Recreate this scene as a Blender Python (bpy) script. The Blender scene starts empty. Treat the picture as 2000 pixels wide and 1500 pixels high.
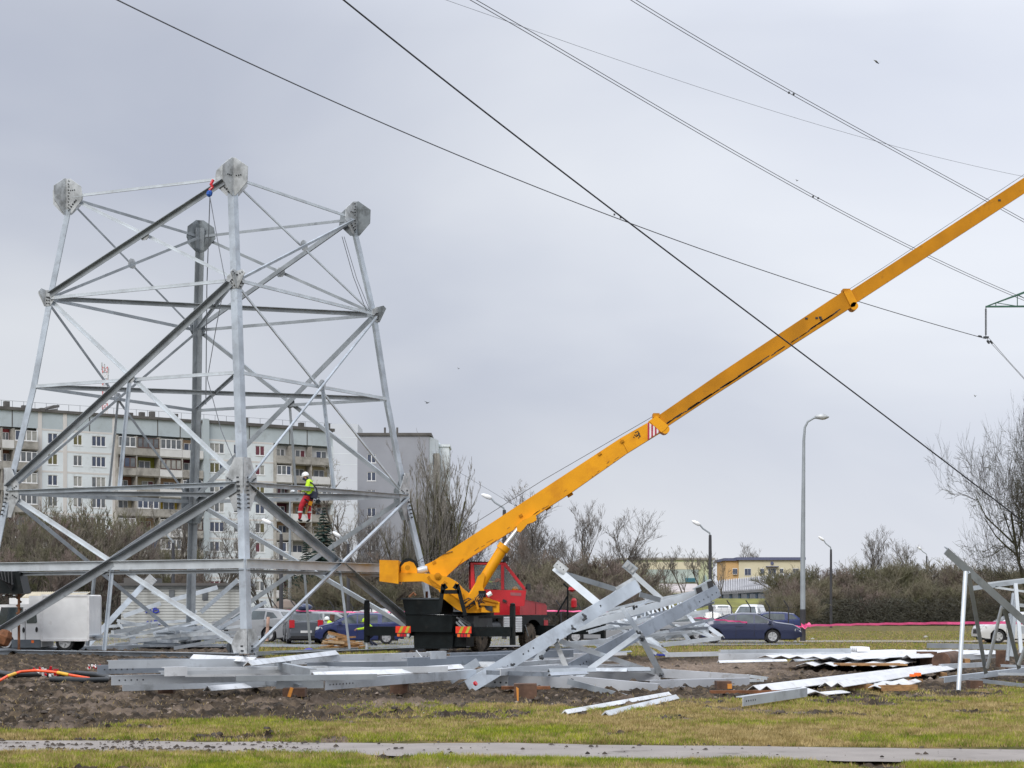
import bpy, bmesh, math, random
import numpy as np
from mathutils import Vector, Matrix, Quaternion
from mathutils.noise import fractal, hetero_terrain

random.seed(7)
np.random.seed(7)
SC = bpy.context.scene
COL = SC.collection
R = math.radians
V = Vector

# ------------------------------------------------------------------ camera
FPX, YH, CH = 3600.0, 1190.0, 1.65        # focal length in photo pixels, horizon row, eye height
cam_d = bpy.data.cameras.new('camera')
cam = bpy.data.objects.new('camera', cam_d)
COL.objects.link(cam)
cam.location = (0, 0, CH)
cam.rotation_euler = (R(90), 0, 0)
cam_d.sensor_width = 36
cam_d.lens = 36 * FPX / 2000
cam_d.shift_y = (YH - 750) / 2000
cam_d.clip_start = 0.5
cam_d.clip_end = 9000
SC.camera = cam

# ------------------------------------------------------------------ sky, sun, exposure
SUN_EL, SUN_AZ = R(38), R(200)            # azimuth from +Y clockwise: behind the camera, a little to its left
w = bpy.data.worlds.new('World')
SC.world = w
w.use_nodes = True
nt = w.node_tree
for n in list(nt.nodes):
    nt.nodes.remove(n)
def WN(t, **k):
    n = nt.nodes.new(t)
    for a, b in k.items():
        setattr(n, a, b)
    return n
out = WN('ShaderNodeOutputWorld')
bg = WN('ShaderNodeBackground')
sky = WN('ShaderNodeTexSky', sky_type='NISHITA', sun_disc=False, sun_elevation=SUN_EL, sun_rotation=SUN_AZ)
sky.air_density = 1.0
sky.dust_density = 4.0
tc = WN('ShaderNodeTexCoord')
mp = WN('ShaderNodeMapping')
mp.inputs['Scale'].default_value = (1.0, 1.0, 2.6)
mp.inputs['Location'].default_value = (0.35, 0.1, 0.22)
n1 = WN('ShaderNodeTexNoise')
n1.inputs['Scale'].default_value = 2.7
n1.inputs['Detail'].default_value = 5
n1.inputs['Roughness'].default_value = 0.42
n1.inputs['Distortion'].default_value = 0.35
cr = WN('ShaderNodeValToRGB')
cr.color_ramp.elements[0].position = 0.30
cr.color_ramp.elements[0].color = (4.05, 4.33, 5.12, 1)
cr.color_ramp.elements[1].position = 0.70
cr.color_ramp.elements[1].color = (6.15, 6.34, 6.72, 1)
sep = WN('ShaderNodeSeparateXYZ')
lift = WN('ShaderNodeMapRange')           # overcast skies brighten towards the zenith
lift.inputs['From Min'].default_value = 0.30
lift.inputs['From Max'].default_value = 1.0
lift.inputs['To Min'].default_value = 1.0
lift.inputs['To Max'].default_value = 3.0
mul = WN('ShaderNodeVectorMath', operation='SCALE')
mix = WN('ShaderNodeMixRGB')
mix.inputs['Fac'].default_value = 0.93
nt.links.new(tc.outputs['Generated'], mp.inputs['Vector'])
nt.links.new(mp.outputs['Vector'], n1.inputs['Vector'])
nt.links.new(n1.outputs['Fac'], cr.inputs['Fac'])
nt.links.new(tc.outputs['Generated'], sep.inputs['Vector'])
nt.links.new(sep.outputs['Z'], lift.inputs['Value'])
nt.links.new(cr.outputs['Color'], mul.inputs[0])
nt.links.new(lift.outputs['Result'], mul.inputs['Scale'])
nt.links.new(sky.outputs['Color'], mix.inputs['Color1'])
glow = WN('ShaderNodeVectorMath', operation='DOT_PRODUCT')   # the veiled sun makes the cloud paler up and to the right
glow.inputs[1].default_value = V((0.55, 0.70, 0.46)).normalized()
gmr = WN('ShaderNodeMapRange')
gmr.inputs['From Min'].default_value = 0.70
gmr.inputs['From Max'].default_value = 1.0
gmr.inputs['To Min'].default_value = 0.99
gmr.inputs['To Max'].default_value = 1.40
mul2 = WN('ShaderNodeVectorMath', operation='SCALE')
nt.links.new(tc.outputs['Generated'], glow.inputs[0])
nt.links.new(glow.outputs['Value'], gmr.inputs['Value'])
nt.links.new(mul.outputs['Vector'], mul2.inputs[0])
nt.links.new(gmr.outputs['Result'], mul2.inputs['Scale'])
nt.links.new(mul2.outputs['Vector'], mix.inputs['Color2'])
nt.links.new(mix.outputs['Color'], bg.inputs['Color'])
bg.inputs['Strength'].default_value = 0.1
nt.links.new(bg.outputs['Background'], out.inputs['Surface'])

sl = bpy.data.lights.new('sun', 'SUN')
sl.energy = 1.5
sl.angle = R(28)
sl.color = (1.0, 0.965, 0.92)
sun = bpy.data.objects.new('sun', sl)
COL.objects.link(sun)
sd = V((math.sin(SUN_AZ) * math.cos(SUN_EL), math.cos(SUN_AZ) * math.cos(SUN_EL), math.sin(SUN_EL)))
sun.rotation_euler = sd.to_track_quat('Z', 'Y').to_euler()
sun.location = (0, -20, 60)

vs = SC.view_settings
vs.view_transform = 'Standard'
vs.look = 'None'
vs.exposure = 0.32
vs.gamma = 1.0
vs.use_curve_mapping = False
SC.cycles.max_bounces = 6
SC.cycles.transparent_max_bounces = 8

# ------------------------------------------------------------------ placing
def at(px, py, Y):
    return V(((px - 1000) / FPX * Y, Y, CH + (YH - py) / FPX * Y))
def gr(px, py, z=0.0):
    return at(px, py, (CH - z) * FPX / (py - YH))
def depth(py, z=0.0):
    return (CH - z) * FPX / (py - YH)

# ------------------------------------------------------------------ materials
MATS = {}
def pm(name, col, rough=0.6, metal=0.0, var=0.12, scale=4.0, bump=0.0, bscale=None, col2=None, coat=0.0,
       spec=0.5, streak=None, detail=4, mixpos=(0.35, 0.65), trans=0.0, dirt=None, alpha=None):
    m = bpy.data.materials.new(name)
    m.use_nodes = True
    t = m.node_tree
    b = t.nodes['Principled BSDF']
    tcn = t.nodes.new('ShaderNodeTexCoord')
    mpn = t.nodes.new('ShaderNodeMapping')
    if streak:
        mpn.inputs['Scale'].default_value = streak
    t.links.new(tcn.outputs['Object'], mpn.inputs['Vector'])
    nz = t.nodes.new('ShaderNodeTexNoise')
    nz.inputs['Scale'].default_value = scale
    nz.inputs['Detail'].default_value = detail
    t.links.new(mpn.outputs['Vector'], nz.inputs['Vector'])
    rp = t.nodes.new('ShaderNodeValToRGB')
    rp.color_ramp.elements[0].position, rp.color_ramp.elements[1].position = mixpos
    c2 = col2 if col2 else tuple(min(1, c * (1 + var)) for c in col)
    c1 = col if col2 else tuple(c * (1 - var) for c in col)
    rp.color_ramp.elements[0].color = (*c1, 1)
    rp.color_ramp.elements[1].color = (*c2, 1)
    t.links.new(nz.outputs['Fac'], rp.inputs['Fac'])
    last = rp.outputs['Color']
    if dirt:
        dcol, dsc, dpos = dirt
        n2 = t.nodes.new('ShaderNodeTexNoise')
        n2.inputs['Scale'].default_value = dsc
        n2.inputs['Detail'].default_value = 6
        n2.inputs['Roughness'].default_value = 0.65
        t.links.new(mpn.outputs['Vector'], n2.inputs['Vector'])
        r2 = t.nodes.new('ShaderNodeValToRGB')
        r2.color_ramp.elements[0].position = dpos[0]
        r2.color_ramp.elements[1].position = dpos[1]
        t.links.new(n2.outputs['Fac'], r2.inputs['Fac'])
        mx = t.nodes.new('ShaderNodeMixRGB')
        t.links.new(r2.outputs['Color'], mx.inputs['Fac'])
        t.links.new(last, mx.inputs['Color1'])
        mx.inputs['Color2'].default_value = (*dcol, 1)
        last = mx.outputs['Color']
    t.links.new(last, b.inputs['Base Color'])
    b.inputs['Roughness'].default_value = rough
    b.inputs['Metallic'].default_value = metal
    b.inputs['Specular IOR Level'].default_value = spec
    if coat:
        b.inputs['Coat Weight'].default_value = coat
        b.inputs['Coat Roughness'].default_value = 0.08
    if trans:
        b.inputs['Transmission Weight'].default_value = trans
    if alpha is not None:
        b.inputs['Alpha'].default_value = alpha
    if bump:
        bp = t.nodes.new('ShaderNodeBump')
        bp.inputs['Strength'].default_value = bump
        bp.inputs['Distance'].default_value = 0.05
        nb = t.nodes.new('ShaderNodeTexNoise')
        nb.inputs['Scale'].default_value = bscale or scale * 3
        nb.inputs['Detail'].default_value = 6
        t.links.new(mpn.outputs['Vector'], nb.inputs['Vector'])
        t.links.new(nb.outputs['Fac'], bp.inputs['Height'])
        t.links.new(bp.outputs['Normal'], b.inputs['Normal'])
    MATS[name] = m
    return m

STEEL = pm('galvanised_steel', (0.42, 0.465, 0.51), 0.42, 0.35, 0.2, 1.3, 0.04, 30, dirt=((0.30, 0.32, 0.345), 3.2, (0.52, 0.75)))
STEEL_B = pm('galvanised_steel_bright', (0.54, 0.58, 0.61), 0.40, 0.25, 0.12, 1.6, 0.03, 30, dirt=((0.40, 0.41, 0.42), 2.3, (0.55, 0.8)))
STEEL_D = pm('galvanised_steel_dull_and_shaded', (0.33, 0.36, 0.385), 0.5, 0.35, 0.2, 1.5, 0.04, 30, dirt=((0.20, 0.22, 0.24), 3.0, (0.5, 0.75)))  # dull steel of loose bars; on the tower also shade put into the colour
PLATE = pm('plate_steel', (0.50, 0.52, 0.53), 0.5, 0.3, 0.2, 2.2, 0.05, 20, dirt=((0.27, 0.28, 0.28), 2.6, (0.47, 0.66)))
PLATE_D = pm('plate_steel_dark', (0.22, 0.245, 0.26), 0.5, 0.3, 0.2, 2.2, 0.05, 20, dirt=((0.10, 0.11, 0.115), 2.6, (0.47, 0.66)))
BOLT = pm('bolt_dark', (0.055, 0.06, 0.065), 0.6, 0.4)
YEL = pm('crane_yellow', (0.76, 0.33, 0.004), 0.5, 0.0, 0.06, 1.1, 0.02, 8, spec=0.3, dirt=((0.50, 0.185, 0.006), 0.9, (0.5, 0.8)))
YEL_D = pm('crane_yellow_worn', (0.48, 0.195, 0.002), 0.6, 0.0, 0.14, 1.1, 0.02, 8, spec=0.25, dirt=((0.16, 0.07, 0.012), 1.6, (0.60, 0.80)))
RED = pm('cab_red', (0.50, 0.012, 0.022), 0.35, 0.0, 0.1, 2, coat=0.3)
BLK = pm('chassis_black', (0.006, 0.009, 0.010), 0.45, 0.0, 0.3, 3, 0.05, 12, spec=0.22, dirt=((0.030, 0.028, 0.025), 2.2, (0.55, 0.85)))
DGREY = pm('dark_grey_paint', (0.06, 0.07, 0.08), 0.45, 0.0, 0.2, 3)
RUB = pm('tyre_rubber', (0.02, 0.02, 0.021), 0.85, 0.0, 0.3, 8)
MUDTYRE = pm('muddy_tyre', (0.06, 0.05, 0.04), 0.95, 0.0, 0.4, 6, 0.3, 20, dirt=((0.20, 0.155, 0.11), 4.0, (0.4, 0.7)))
RIM = pm('alloy_rim', (0.55, 0.56, 0.57), 0.35, 0.5, 0.1, 5)
GLASS = pm('dark_glass', (0.045, 0.06, 0.064), 0.06, 0.0, 0.5, 1.4, spec=1.0)
GLASS_T = pm('clear_glass', (0.20, 0.26, 0.26), 0.05, 0.0, 0.05, 2, alpha=0.30)
WPAINT = pm('white_paint', (0.78, 0.79, 0.79), 0.4, 0.0, 0.06, 2, coat=0.2, dirt=((0.42, 0.40, 0.37), 2.0, (0.6, 0.9)))
WOOD = pm('sawn_wood', (0.34, 0.19, 0.08), 0.8, 0.0, 0.3, 3, 0.2, 20, streak=(1, 8, 8))
WOOD_D = pm('old_wood', (0.10, 0.055, 0.035), 0.85, 0.0, 0.35, 4, 0.3, 20)
RUST = pm('rust', (0.17, 0.07, 0.03), 0.85, 0.0, 0.3, 5, 0.2, 20)
CONC = pm('concrete', (0.36, 0.35, 0.33), 0.9, 0.0, 0.15, 1.2, 0.1, 12, dirt=((0.22, 0.215, 0.19), 0.8, (0.5, 0.75)))
BARK = pm('bark', (0.085, 0.074, 0.062), 0.95, 0.0, 0.3, 3, 0.3, 15)
BARK_G = pm('mossy_bark', (0.10, 0.10, 0.035), 0.95, 0.0, 0.3, 1.2, col2=(0.06, 0.052, 0.042))
TWIG = pm('twigs', (0.145, 0.13, 0.115), 0.95, 0.0, 0.3, 0.5)
TWIG_G = pm('greenish_twigs', (0.125, 0.125, 0.058), 0.95, 0.0, 0.35, 0.35, col2=(0.205, 0.175, 0.15))
TWIG_R = pm('reddish_twigs', (0.215, 0.165, 0.142), 0.95, 0.0, 0.3, 0.35, col2=(0.135, 0.12, 0.092))
TWIG_P = pm('pale_twigs', (0.25, 0.23, 0.20), 0.95, 0.0, 0.3, 0.6)
NEEDLE = pm('needles', (0.016, 0.038, 0.030), 0.9, 0.0, 0.4, 0.8)
PINK = pm('pink_tape', (0.85, 0.10, 0.28), 0.4, 0.0, 0.1, 2)
BLACKW = pm('black_cable', (0.016, 0.017, 0.02), 0.6, 0.0, 0.1, 2)
GREYW = pm('grey_conductor', (0.13, 0.14, 0.155), 0.5, 0.4, 0.1, 2)
HIVIS = pm('hi_vis_yellow', (0.52, 0.80, 0.02), 0.7, 0.0, 0.12, 9)
REFL = pm('reflective_band', (0.55, 0.56, 0.56), 0.4, 0.1, 0.1, 9)
TROUS = pm('red_trousers', (0.52, 0.02, 0.035), 0.8, 0.0, 0.25, 9)
NAVY = pm('navy_cloth', (0.02, 0.025, 0.045), 0.8, 0.0, 0.2, 9)
BOOT = pm('boots_black', (0.015, 0.015, 0.018), 0.6, 0.0, 0.2, 9)
SKIN = pm('skin', (0.50, 0.27, 0.19), 0.6, 0.0, 0.08, 9)
HELM = pm('white_helmet', (0.80, 0.80, 0.79), 0.3, 0.0, 0.03, 5)
ORANGE = pm('orange', (0.85, 0.16, 0.02), 0.5, 0.0, 0.1, 3)
BLUE = pm('blue_spray', (0.03, 0.05, 0.42), 0.6, 0.0, 0.15, 3)

# ------------------------------------------------------------------ mesh building
LOCAL = set()
class MB:
    def __init__(s):
        s.v, s.f, s.m = [], [], []
        s.cur = 0
    def add(s, vs, fs):
        o = len(s.v)
        s.v += [V(p) for p in vs]
        s.f += [tuple(i + o for i in f) for f in fs]
        s.m += [s.cur] * len(fs)
        return s
    def box(s, c, d, rot=None):
        c = V(c)
        hx, hy, hz = d[0] / 2, d[1] / 2, d[2] / 2
        ps = [V((x, y, z)) for x in (-hx, hx) for y in (-hy, hy) for z in (-hz, hz)]
        if rot is not None:
            ps = [rot @ p for p in ps]
        return s.add([p + c for p in ps], [(0, 1, 3, 2), (4, 6, 7, 5), (0, 4, 5, 1), (2, 3, 7, 6), (0, 2, 6, 4), (1, 5, 7, 3)])
    def rng(s, a, b):
        return s.box(((a[0] + b[0]) / 2, (a[1] + b[1]) / 2, (a[2] + b[2]) / 2), (abs(b[0] - a[0]), abs(b[1] - a[1]), abs(b[2] - a[2])))
    def prism(s, pts, ext):
        ext = V(ext)
        n = len(pts)
        pts = [V(p) for p in pts]
        return s.add(pts + [p + ext for p in pts],
                     [tuple(range(n))[::-1], tuple(range(n, 2 * n))] + [(i, (i + 1) % n, n + (i + 1) % n, n + i) for i in range(n)])
    def tube(s, p0, p1, r0, r1=None, n=8, caps=True):
        p0, p1 = V(p0), V(p1)
        r1 = r0 if r1 is None else r1
        d = (p1 - p0)
        if d.length < 1e-6:
            return s
        d.normalize()
        a = d.orthogonal().normalized()
        b = d.cross(a)
        vs = []
        for p, r in ((p0, r0), (p1, r1)):
            for i in range(n):
                t = 2 * math.pi * i / n
                vs.append(p + a * (r * math.cos(t)) + b * (r * math.sin(t)))
        fs = [(i, (i + 1) % n, n + (i + 1) % n, n + i) for i in range(n)]
        if caps:
            fs += [tuple(range(n))[::-1], tuple(range(n, 2 * n))]
        return s.add(vs, fs)
    def path(s, pts, r, n=6):
        pts = [V(p) for p in pts]
        vs, fs = [], []
        a = None
        for k, p in enumerate(pts):
            d = (pts[min(k + 1, len(pts) - 1)] - pts[max(k - 1, 0)]).normalized()
            if a is None:
                a = d.orthogonal().normalized()
            a = (a - d * a.dot(d)).normalized()
            b = d.cross(a)
            rr = r[k] if isinstance(r, (list, tuple)) else r
            for i in range(n):
                t = 2 * math.pi * i / n
                vs.append(p + a * (rr * math.cos(t)) + b * (rr * math.sin(t)))
        for k in range(len(pts) - 1):
            for i in range(n):
                fs.append((k * n + i, k * n + (i + 1) % n, (k + 1) * n + (i + 1) % n, (k + 1) * n + i))
        fs += [tuple(range(n))[::-1], tuple(range((len(pts) - 1) * n, len(pts) * n))]
        return s.add(vs, fs)
    def angle(s, p0, p1, wa, wb, t, a, b):
        """L section: corner line p0-p1, flange wa along a, flange wb along b"""
        p0, p1, a, b = V(p0), V(p1), V(a), V(b)
        d = (p1 - p0).normalized()
        a = (a - d * a.dot(d)).normalized()
        b = (b - d * b.dot(d) - a * b.dot(a)).normalized()
        sec = [(0, 0), (wa, 0), (wa, t), (t, t), (t, wb), (0, wb)]
        return s.add([p + a * x + b * y for p in (p0, p1) for x, y in sec],
                     [(0, 3, 2, 1), (0, 5, 4, 3), (6, 7, 8, 9), (6, 9, 10, 11)] + [(i, (i + 1) % 6, 6 + (i + 1) % 6, 6 + i) for i in range(6)])
    def bar(s, p0, p1, w, h, up=(0, 0, 1)):
        p0, p1 = V(p0), V(p1)
        d = (p1 - p0).normalized()
        u = V(up)
        u = (u - d * u.dot(d)).normalized()
        r = d.cross(u)
        vs = [p + r * (x * w / 2) + u * (y * h / 2) for p in (p0, p1) for x, y in ((-1, -1), (1, -1), (1, 1), (-1, 1))]
        return s.add(vs, [(0, 1, 2, 3), (7, 6, 5, 4), (0, 4, 5, 1), (1, 5, 6, 2), (2, 6, 7, 3), (3, 7, 4, 0)])
    def lathe(s, prof, c, ax=(0, 0, 1), n=16):
        c, ax = V(c), V(ax).normalized()
        a = ax.orthogonal().normalized()
        b = ax.cross(a)
        vs, fs = [], []
        for r, h in prof:
            for i in range(n):
                t = 2 * math.pi * i / n
                vs.append(c + ax * h + a * (r * math.cos(t)) + b * (r * math.sin(t)))
        for k in range(len(prof) - 1):
            for i in range(n):
                fs.append((k * n + i, k * n + (i + 1) % n, (k + 1) * n + (i + 1) % n, (k + 1) * n + i))
        fs += [tuple(range(n))[::-1], tuple(range((len(prof) - 1) * n, len(prof) * n))]
        return s.add(vs, fs)
    def mesh(s, name, mats, org=V((0, 0, 0)), smooth=False):
        me = bpy.data.meshes.new(name)
        me.from_pydata([tuple(p - org) for p in s.v], [], s.f)
        if not isinstance(mats, (list, tuple)):
            mats = [mats]
        for m in mats:
            me.materials.append(m)
        if len(mats) > 1:
            me.polygons.foreach_set('material_index', s.m)
        bm = bmesh.new()
        bm.from_mesh(me)
        bmesh.ops.recalc_face_normals(bm, faces=bm.faces)
        bm.to_mesh(me)
        bm.free()
        if smooth:
            me.shade_smooth()
            me.set_sharp_from_angle(angle=R(smooth if smooth is not True else 35))
        return me
    def base(s):
        xs = [p.x for p in s.v]; ys = [p.y for p in s.v]; zs = [p.z for p in s.v]
        return V(((min(xs) + max(xs)) / 2, (min(ys) + max(ys)) / 2, min(zs)))
    def build(s, name, mats, parent=None, smooth=False, stuff=False, label=None):
        org = s.base() if parent is None else worg(parent)
        o = bpy.data.objects.new(name, s.mesh(name, mats, org, smooth))
        COL.objects.link(o)
        if parent is None:
            o.location = org
        else:
            o.parent = parent
        if stuff:
            o['kind'] = 'stuff'
        if label:
            o['label'] = label
        return o

def worg(o):
    """origin that is taken off world-space vertices; zero under roots built in their own frame"""
    r = o
    while r.parent is not None:
        r = r.parent
    if r.name in LOCAL:
        return V((0, 0, 0))
    p = V((0, 0, 0))
    while o is not None:
        p += o.location
        o = o.parent
    return p

def thing(name, label, cat, loc=(0, 0, 0), rz=0.0, group=None, local=False):
    o = bpy.data.objects.new(name, None)
    COL.objects.link(o)
    o.empty_display_size = 0.3
    o.location = loc
    o.rotation_euler = (0, 0, rz)
    o['label'] = label
    o['category'] = cat
    if group:
        o['group'] = group
    if local:
        LOCAL.add(o.name)
    return o
def tag(o, label, cat, group=None):
    o['label'] = label
    o['category'] = cat
    if group:
        o['group'] = group
    return o
def struct(o):
    o['kind'] = 'structure'
    return o
def place(name, me, loc, parent, rot=None, scale=None):
    o = bpy.data.objects.new(name, me)
    COL.objects.link(o)
    o.parent = parent
    o.location = loc
    if rot is not None:
        o.rotation_euler = rot
    if scale is not None:
        o.scale = scale
    return o
def dup(root, loc, rz, label=None, group=None, scale=None):
    r = root.copy(); COL.objects.link(r)
    r.location = loc
    r.rotation_euler = (0, 0, rz)
    if scale is not None:
        r.scale = scale
    if label:
        r['label'] = label
    if group:
        r['group'] = group
    if root.name in LOCAL:
        LOCAL.add(r.name)
    for ch in list(root.children):
        c = ch.copy(); COL.objects.link(c); c.parent = r
        for g in ch.children:
            d = g.copy(); COL.objects.link(d); d.parent = c
    return r
# ================================================================== GROUND
def _lat(seed, n=256):
    return np.random.RandomState(seed).rand(n, n)
def vnoise(x, y, seed):
    L = _lat(seed)
    xi = np.floor(x).astype(int); yi = np.floor(y).astype(int)
    fx = x - xi; fy = y - yi
    fx = fx * fx * (3 - 2 * fx); fy = fy * fy * (3 - 2 * fy)
    a = L[xi % 256, yi % 256]; b = L[(xi + 1) % 256, yi % 256]
    c = L[xi % 256, (yi + 1) % 256]; d = L[(xi + 1) % 256, (yi + 1) % 256]
    return (a * (1 - fx) + b * fx) * (1 - fy) + (c * (1 - fx) + d * fx) * fy
def fbm(x, y, seed, o=4, g=0.5):
    t = 0; a = 1; s = 0
    for k in range(o):
        t = t + a * vnoise(x * 2 ** k + 17.3 * k, y * 2 ** k + 5.1 * k, seed + k)
        s += a; a *= g
    return t / s
def sstep(a, b, x):
    t = np.clip((x - a) / (b - a), 0, 1)
    return t * t * (3 - 2 * t)
RUTS = [([(1330, 1372), (1480, 1368), (1620, 1372), (1760, 1368), (1900, 1372)], 5),
        ([(1380, 1386), (1500, 1391), (1640, 1396), (1760, 1398), (1930, 1393)], 6),
        ([(0, 1400), (160, 1398), (330, 1404), (480, 1412)], 6),
        ([(760, 1386), (900, 1394), (1080, 1392), (1200, 1396)], 4),
        ([(150, 1440), (260, 1446), (420, 1442), (560, 1438)], 8)]
def masks(X, Y):
    """what the ground is made of: mud, tan soil, lush grass (all 0..1)"""
    Yc = np.maximum(Y, 6.0)
    px = 1000 + FPX * X / Yc
    py = YH + CH * FPX / Yc
    nz = fbm(X * 0.45, Y * 0.45, 11, 4)
    nf = fbm(X * 2.2, Y * 2.2, 21, 3)
    n = (nz - 0.5) * 2.9 + (nf - 0.5) * 1.5
    low = np.interp(px, [-400, 0, 150, 330, 620, 900, 1150, 1330, 1500, 1620, 2400], [1426, 1426, 1422, 1406, 1394, 1386, 1377, 1371, 1364, 1352, 1340])
    top = np.interp(px, [-400, 480, 520, 760, 800, 1080, 1200, 1560, 1680, 2400], [1263, 1263, 1286, 1286, 1262, 1262, 1277, 1293, 1268, 1270])
    m = sstep(-11, 9, (low - py) + n * 20) * sstep(-4, 4, (py - top) + n * 6)
    for pts, wd in RUTS:
        xs = [p[0] for p in pts]; ys = [p[1] for p in pts]
        yy = np.interp(px, xs, ys)
        inside = sstep(xs[0] - 40, xs[0] + 20, px) * (1 - sstep(xs[-1] - 20, xs[-1] + 40, px))
        r = np.exp(-((py - yy + n * 5) / (wd * 0.62)) ** 2) * inside * sstep(-0.35, 0.25, n + 0.2)
        m = np.maximum(m, r)
    # stray patches of soil in the turf
    sp = fbm(X * 0.8, Y * 0.5, 47, 4)
    m = np.maximum(m, sstep(0.60, 0.70, sp) * 0.8 * (py > 1280))
    t = sstep(0.54, 0.70, fbm(X * 0.9 + 40, Y * 0.9, 61, 4)) * 0.55
    t = np.maximum(t, sstep(60, 20, np.abs(px - 1420)) * 0 + np.exp(-((px - 1400) / 190) ** 2) * np.exp(-((py - 1302) / 14) ** 2))
    t = np.maximum(t, 0.8 * np.exp(-((px - 760) / 170) ** 2) * np.exp(-((py - 1372) / 9) ** 2))
    lush = fbm(X * 0.6 + 9, Y * 0.6, 77, 4)
    return m, np.clip(t, 0, 1), lush, px, py

def path_edges(X):
    """near and far edge (depth) of the asphalt footpath at each X, solved on the photo's rows"""
    xs = np.linspace(-400, 2400, 57)
    far_row = np.interp(xs, [-400, 0, 500, 1000, 1500, 2000, 2400], [1442, 1443.5, 1447.5, 1450, 1456, 1462, 1466])
    near_row = np.interp(xs, [-400, 0, 500, 1000, 1500, 2000, 2400], [1463, 1466, 1471, 1477, 1482, 1487, 1491])
    yf = CH * FPX / (far_row - YH); yn = CH * FPX / (near_row - YH)
    Xf = (xs - 1000) / FPX * yf; Xn = (xs - 1000) / FPX * yn
    return np.interp(X, Xn, yn), np.interp(X, Xf, yf)

def ground_h(X, Y):
    m, t, lush, px, py = masks(X, Y)
    big = fbm(X * 0.5, Y * 0.5, 5, 3) - 0.5
    clod = np.abs(fbm(X * 3.4, Y * 4.2, 31, 4, 0.62) - 0.5) * 2
    fine = fbm(X * 10, Y * 9, 41, 3, 0.65) - 0.5
    near = 1 - sstep(95, 130, Y)
    rutn = fbm(X * 0.55 + 3 * fbm(X * .2, Y * .2, 13, 2), Y * 2.6, 71, 4, 0.6) - 0.5
    big = big + 1.3 * rutn
    h = m * (0.09 * big + 0.24 * (clod - 0.3) + 0.13 * fine) * near
    h += (1 - m) * (0.05 * big + 0.03 * fine) * near
    h -= 0.035 * m
    yn, yf = path_edges(X)
    onp = sstep(-0.25, 0.15, Y - yn) * (1 - sstep(-0.15, 0.25, Y - yf))
    h = h * (1 - onp) - 0.03 * onp
    # low bank beyond the car park, seen under the long roof
    bank = sstep(210, 235, Y) * sstep(45, 60, X + 0.12 * Y) * (1 - sstep(90, 100, X))
    return h, m, t, lush, px, py

rows = [-12.0, 0.0, 8.0, 12.0, 15.0]
y = 17.0
while y < 92: rows.append(y); y *= 1.0046
while y < 300: rows.append(y); y *= 1.02
while y < 4000: rows.append(y); y *= 1.15
rows = np.array(rows)
NC = 700
tt = np.linspace(-0.46, 0.46, NC)
YY, TT = np.meshgrid(rows, tt, indexing='ij')
XX = TT * (np.abs(YY) + 8)
H, m_, t_, l_, px_, py_ = ground_h(XX, YY)
nr = len(rows)
me = bpy.data.meshes.new('ground')
co = np.stack([XX, YY, H], -1).reshape(-1, 3)
ii = np.arange(nr * NC).reshape(nr, NC)
q = np.stack([ii[:-1, :-1], ii[:-1, 1:], ii[1:, 1:], ii[1:, :-1]], -1).reshape(-1, 4)
me.vertices.add(len(co)); me.vertices.foreach_set('co', co.ravel())
me.loops.add(len(q) * 4); me.loops.foreach_set('vertex_index', q.ravel())
me.polygons.add(len(q)); me.polygons.foreach_set('loop_start', np.arange(len(q)) * 4)
me.update(calc_edges=True)
ca = me.color_attributes.new('soil', 'FLOAT_COLOR', 'POINT')
ca.data.foreach_set('color', np.stack([m_, t_, l_, np.ones_like(m_)], -1).reshape(-1))
me.shade_smooth()

gm = bpy.data.materials.new('ground')
gm.use_nodes = True
t = gm.node_tree
b = t.nodes['Principled BSDF']
b.inputs['Roughness'].default_value = 0.95
b.inputs['Specular IOR Level'].default_value = 0.25
def N(ty, **k):
    n = t.nodes.new(ty)
    for a, c in k.items():
        setattr(n, a, c)
    return n
def ramp(fac, stops):
    r = N('ShaderNodeValToRGB')
    e = r.color_ramp.elements
    while len(e) < len(stops): e.new(0.5)
    for i, (p, c) in enumerate(stops):
        e[i].position = p; e[i].color = (*c, 1)
    t.links.new(fac, r.inputs['Fac'])
    return r.outputs['Color']
def noise(scale, detail=4, rough=0.55, vec=None, sc=None):
    n = N('ShaderNodeTexNoise')
    n.inputs['Scale'].default_value = scale
    n.inputs['Detail'].default_value = detail
    n.inputs['Roughness'].default_value = rough
    mpx = N('ShaderNodeMapping')
    if sc: mpx.inputs['Scale'].default_value = sc
    t.links.new(tcg.outputs['Object'], mpx.inputs['Vector'])
    t.links.new(mpx.outputs['Vector'], n.inputs['Vector'])
    return n.outputs['Fac']
def mixc(f, a, c, blend='MIX'):
    mx = N('ShaderNodeMixRGB', blend_type=blend)
    if isinstance(f, float): mx.inputs['Fac'].default_value = f
    else: t.links.new(f, mx.inputs['Fac'])
    t.links.new(a, mx.inputs['Color1']); t.links.new(c, mx.inputs['Color2'])
    return mx.outputs['Color']
tcg = N('ShaderNodeTexCoord')
at_n = N('ShaderNodeAttribute', attribute_name='soil')
sp = N('ShaderNodeSeparateColor')
t.links.new(at_n.outputs['Color'], sp.inputs['Color'])
grass = ramp(noise(0.9, 6, 0.6), [(0.34, (0.055, 0.062, 0.014)), (0.5, (0.115, 0.098, 0.030)), (0.64, (0.20, 0.145, 0.065))])
gfine = ramp(noise(7, 6, 0.75), [(0.32, (0.35, 0.35, 0.35)), (0.68, (1.5, 1.42, 1.25))])
grass = mixc(0.8, grass, gfine, 'MULTIPLY')
mud = ramp(noise(2.2, 8, 0.72), [(0.34, (0.011, 0.0085, 0.006)), (0.5, (0.048, 0.034, 0.021)), (0.68, (0.140, 0.104, 0.068))])
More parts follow.
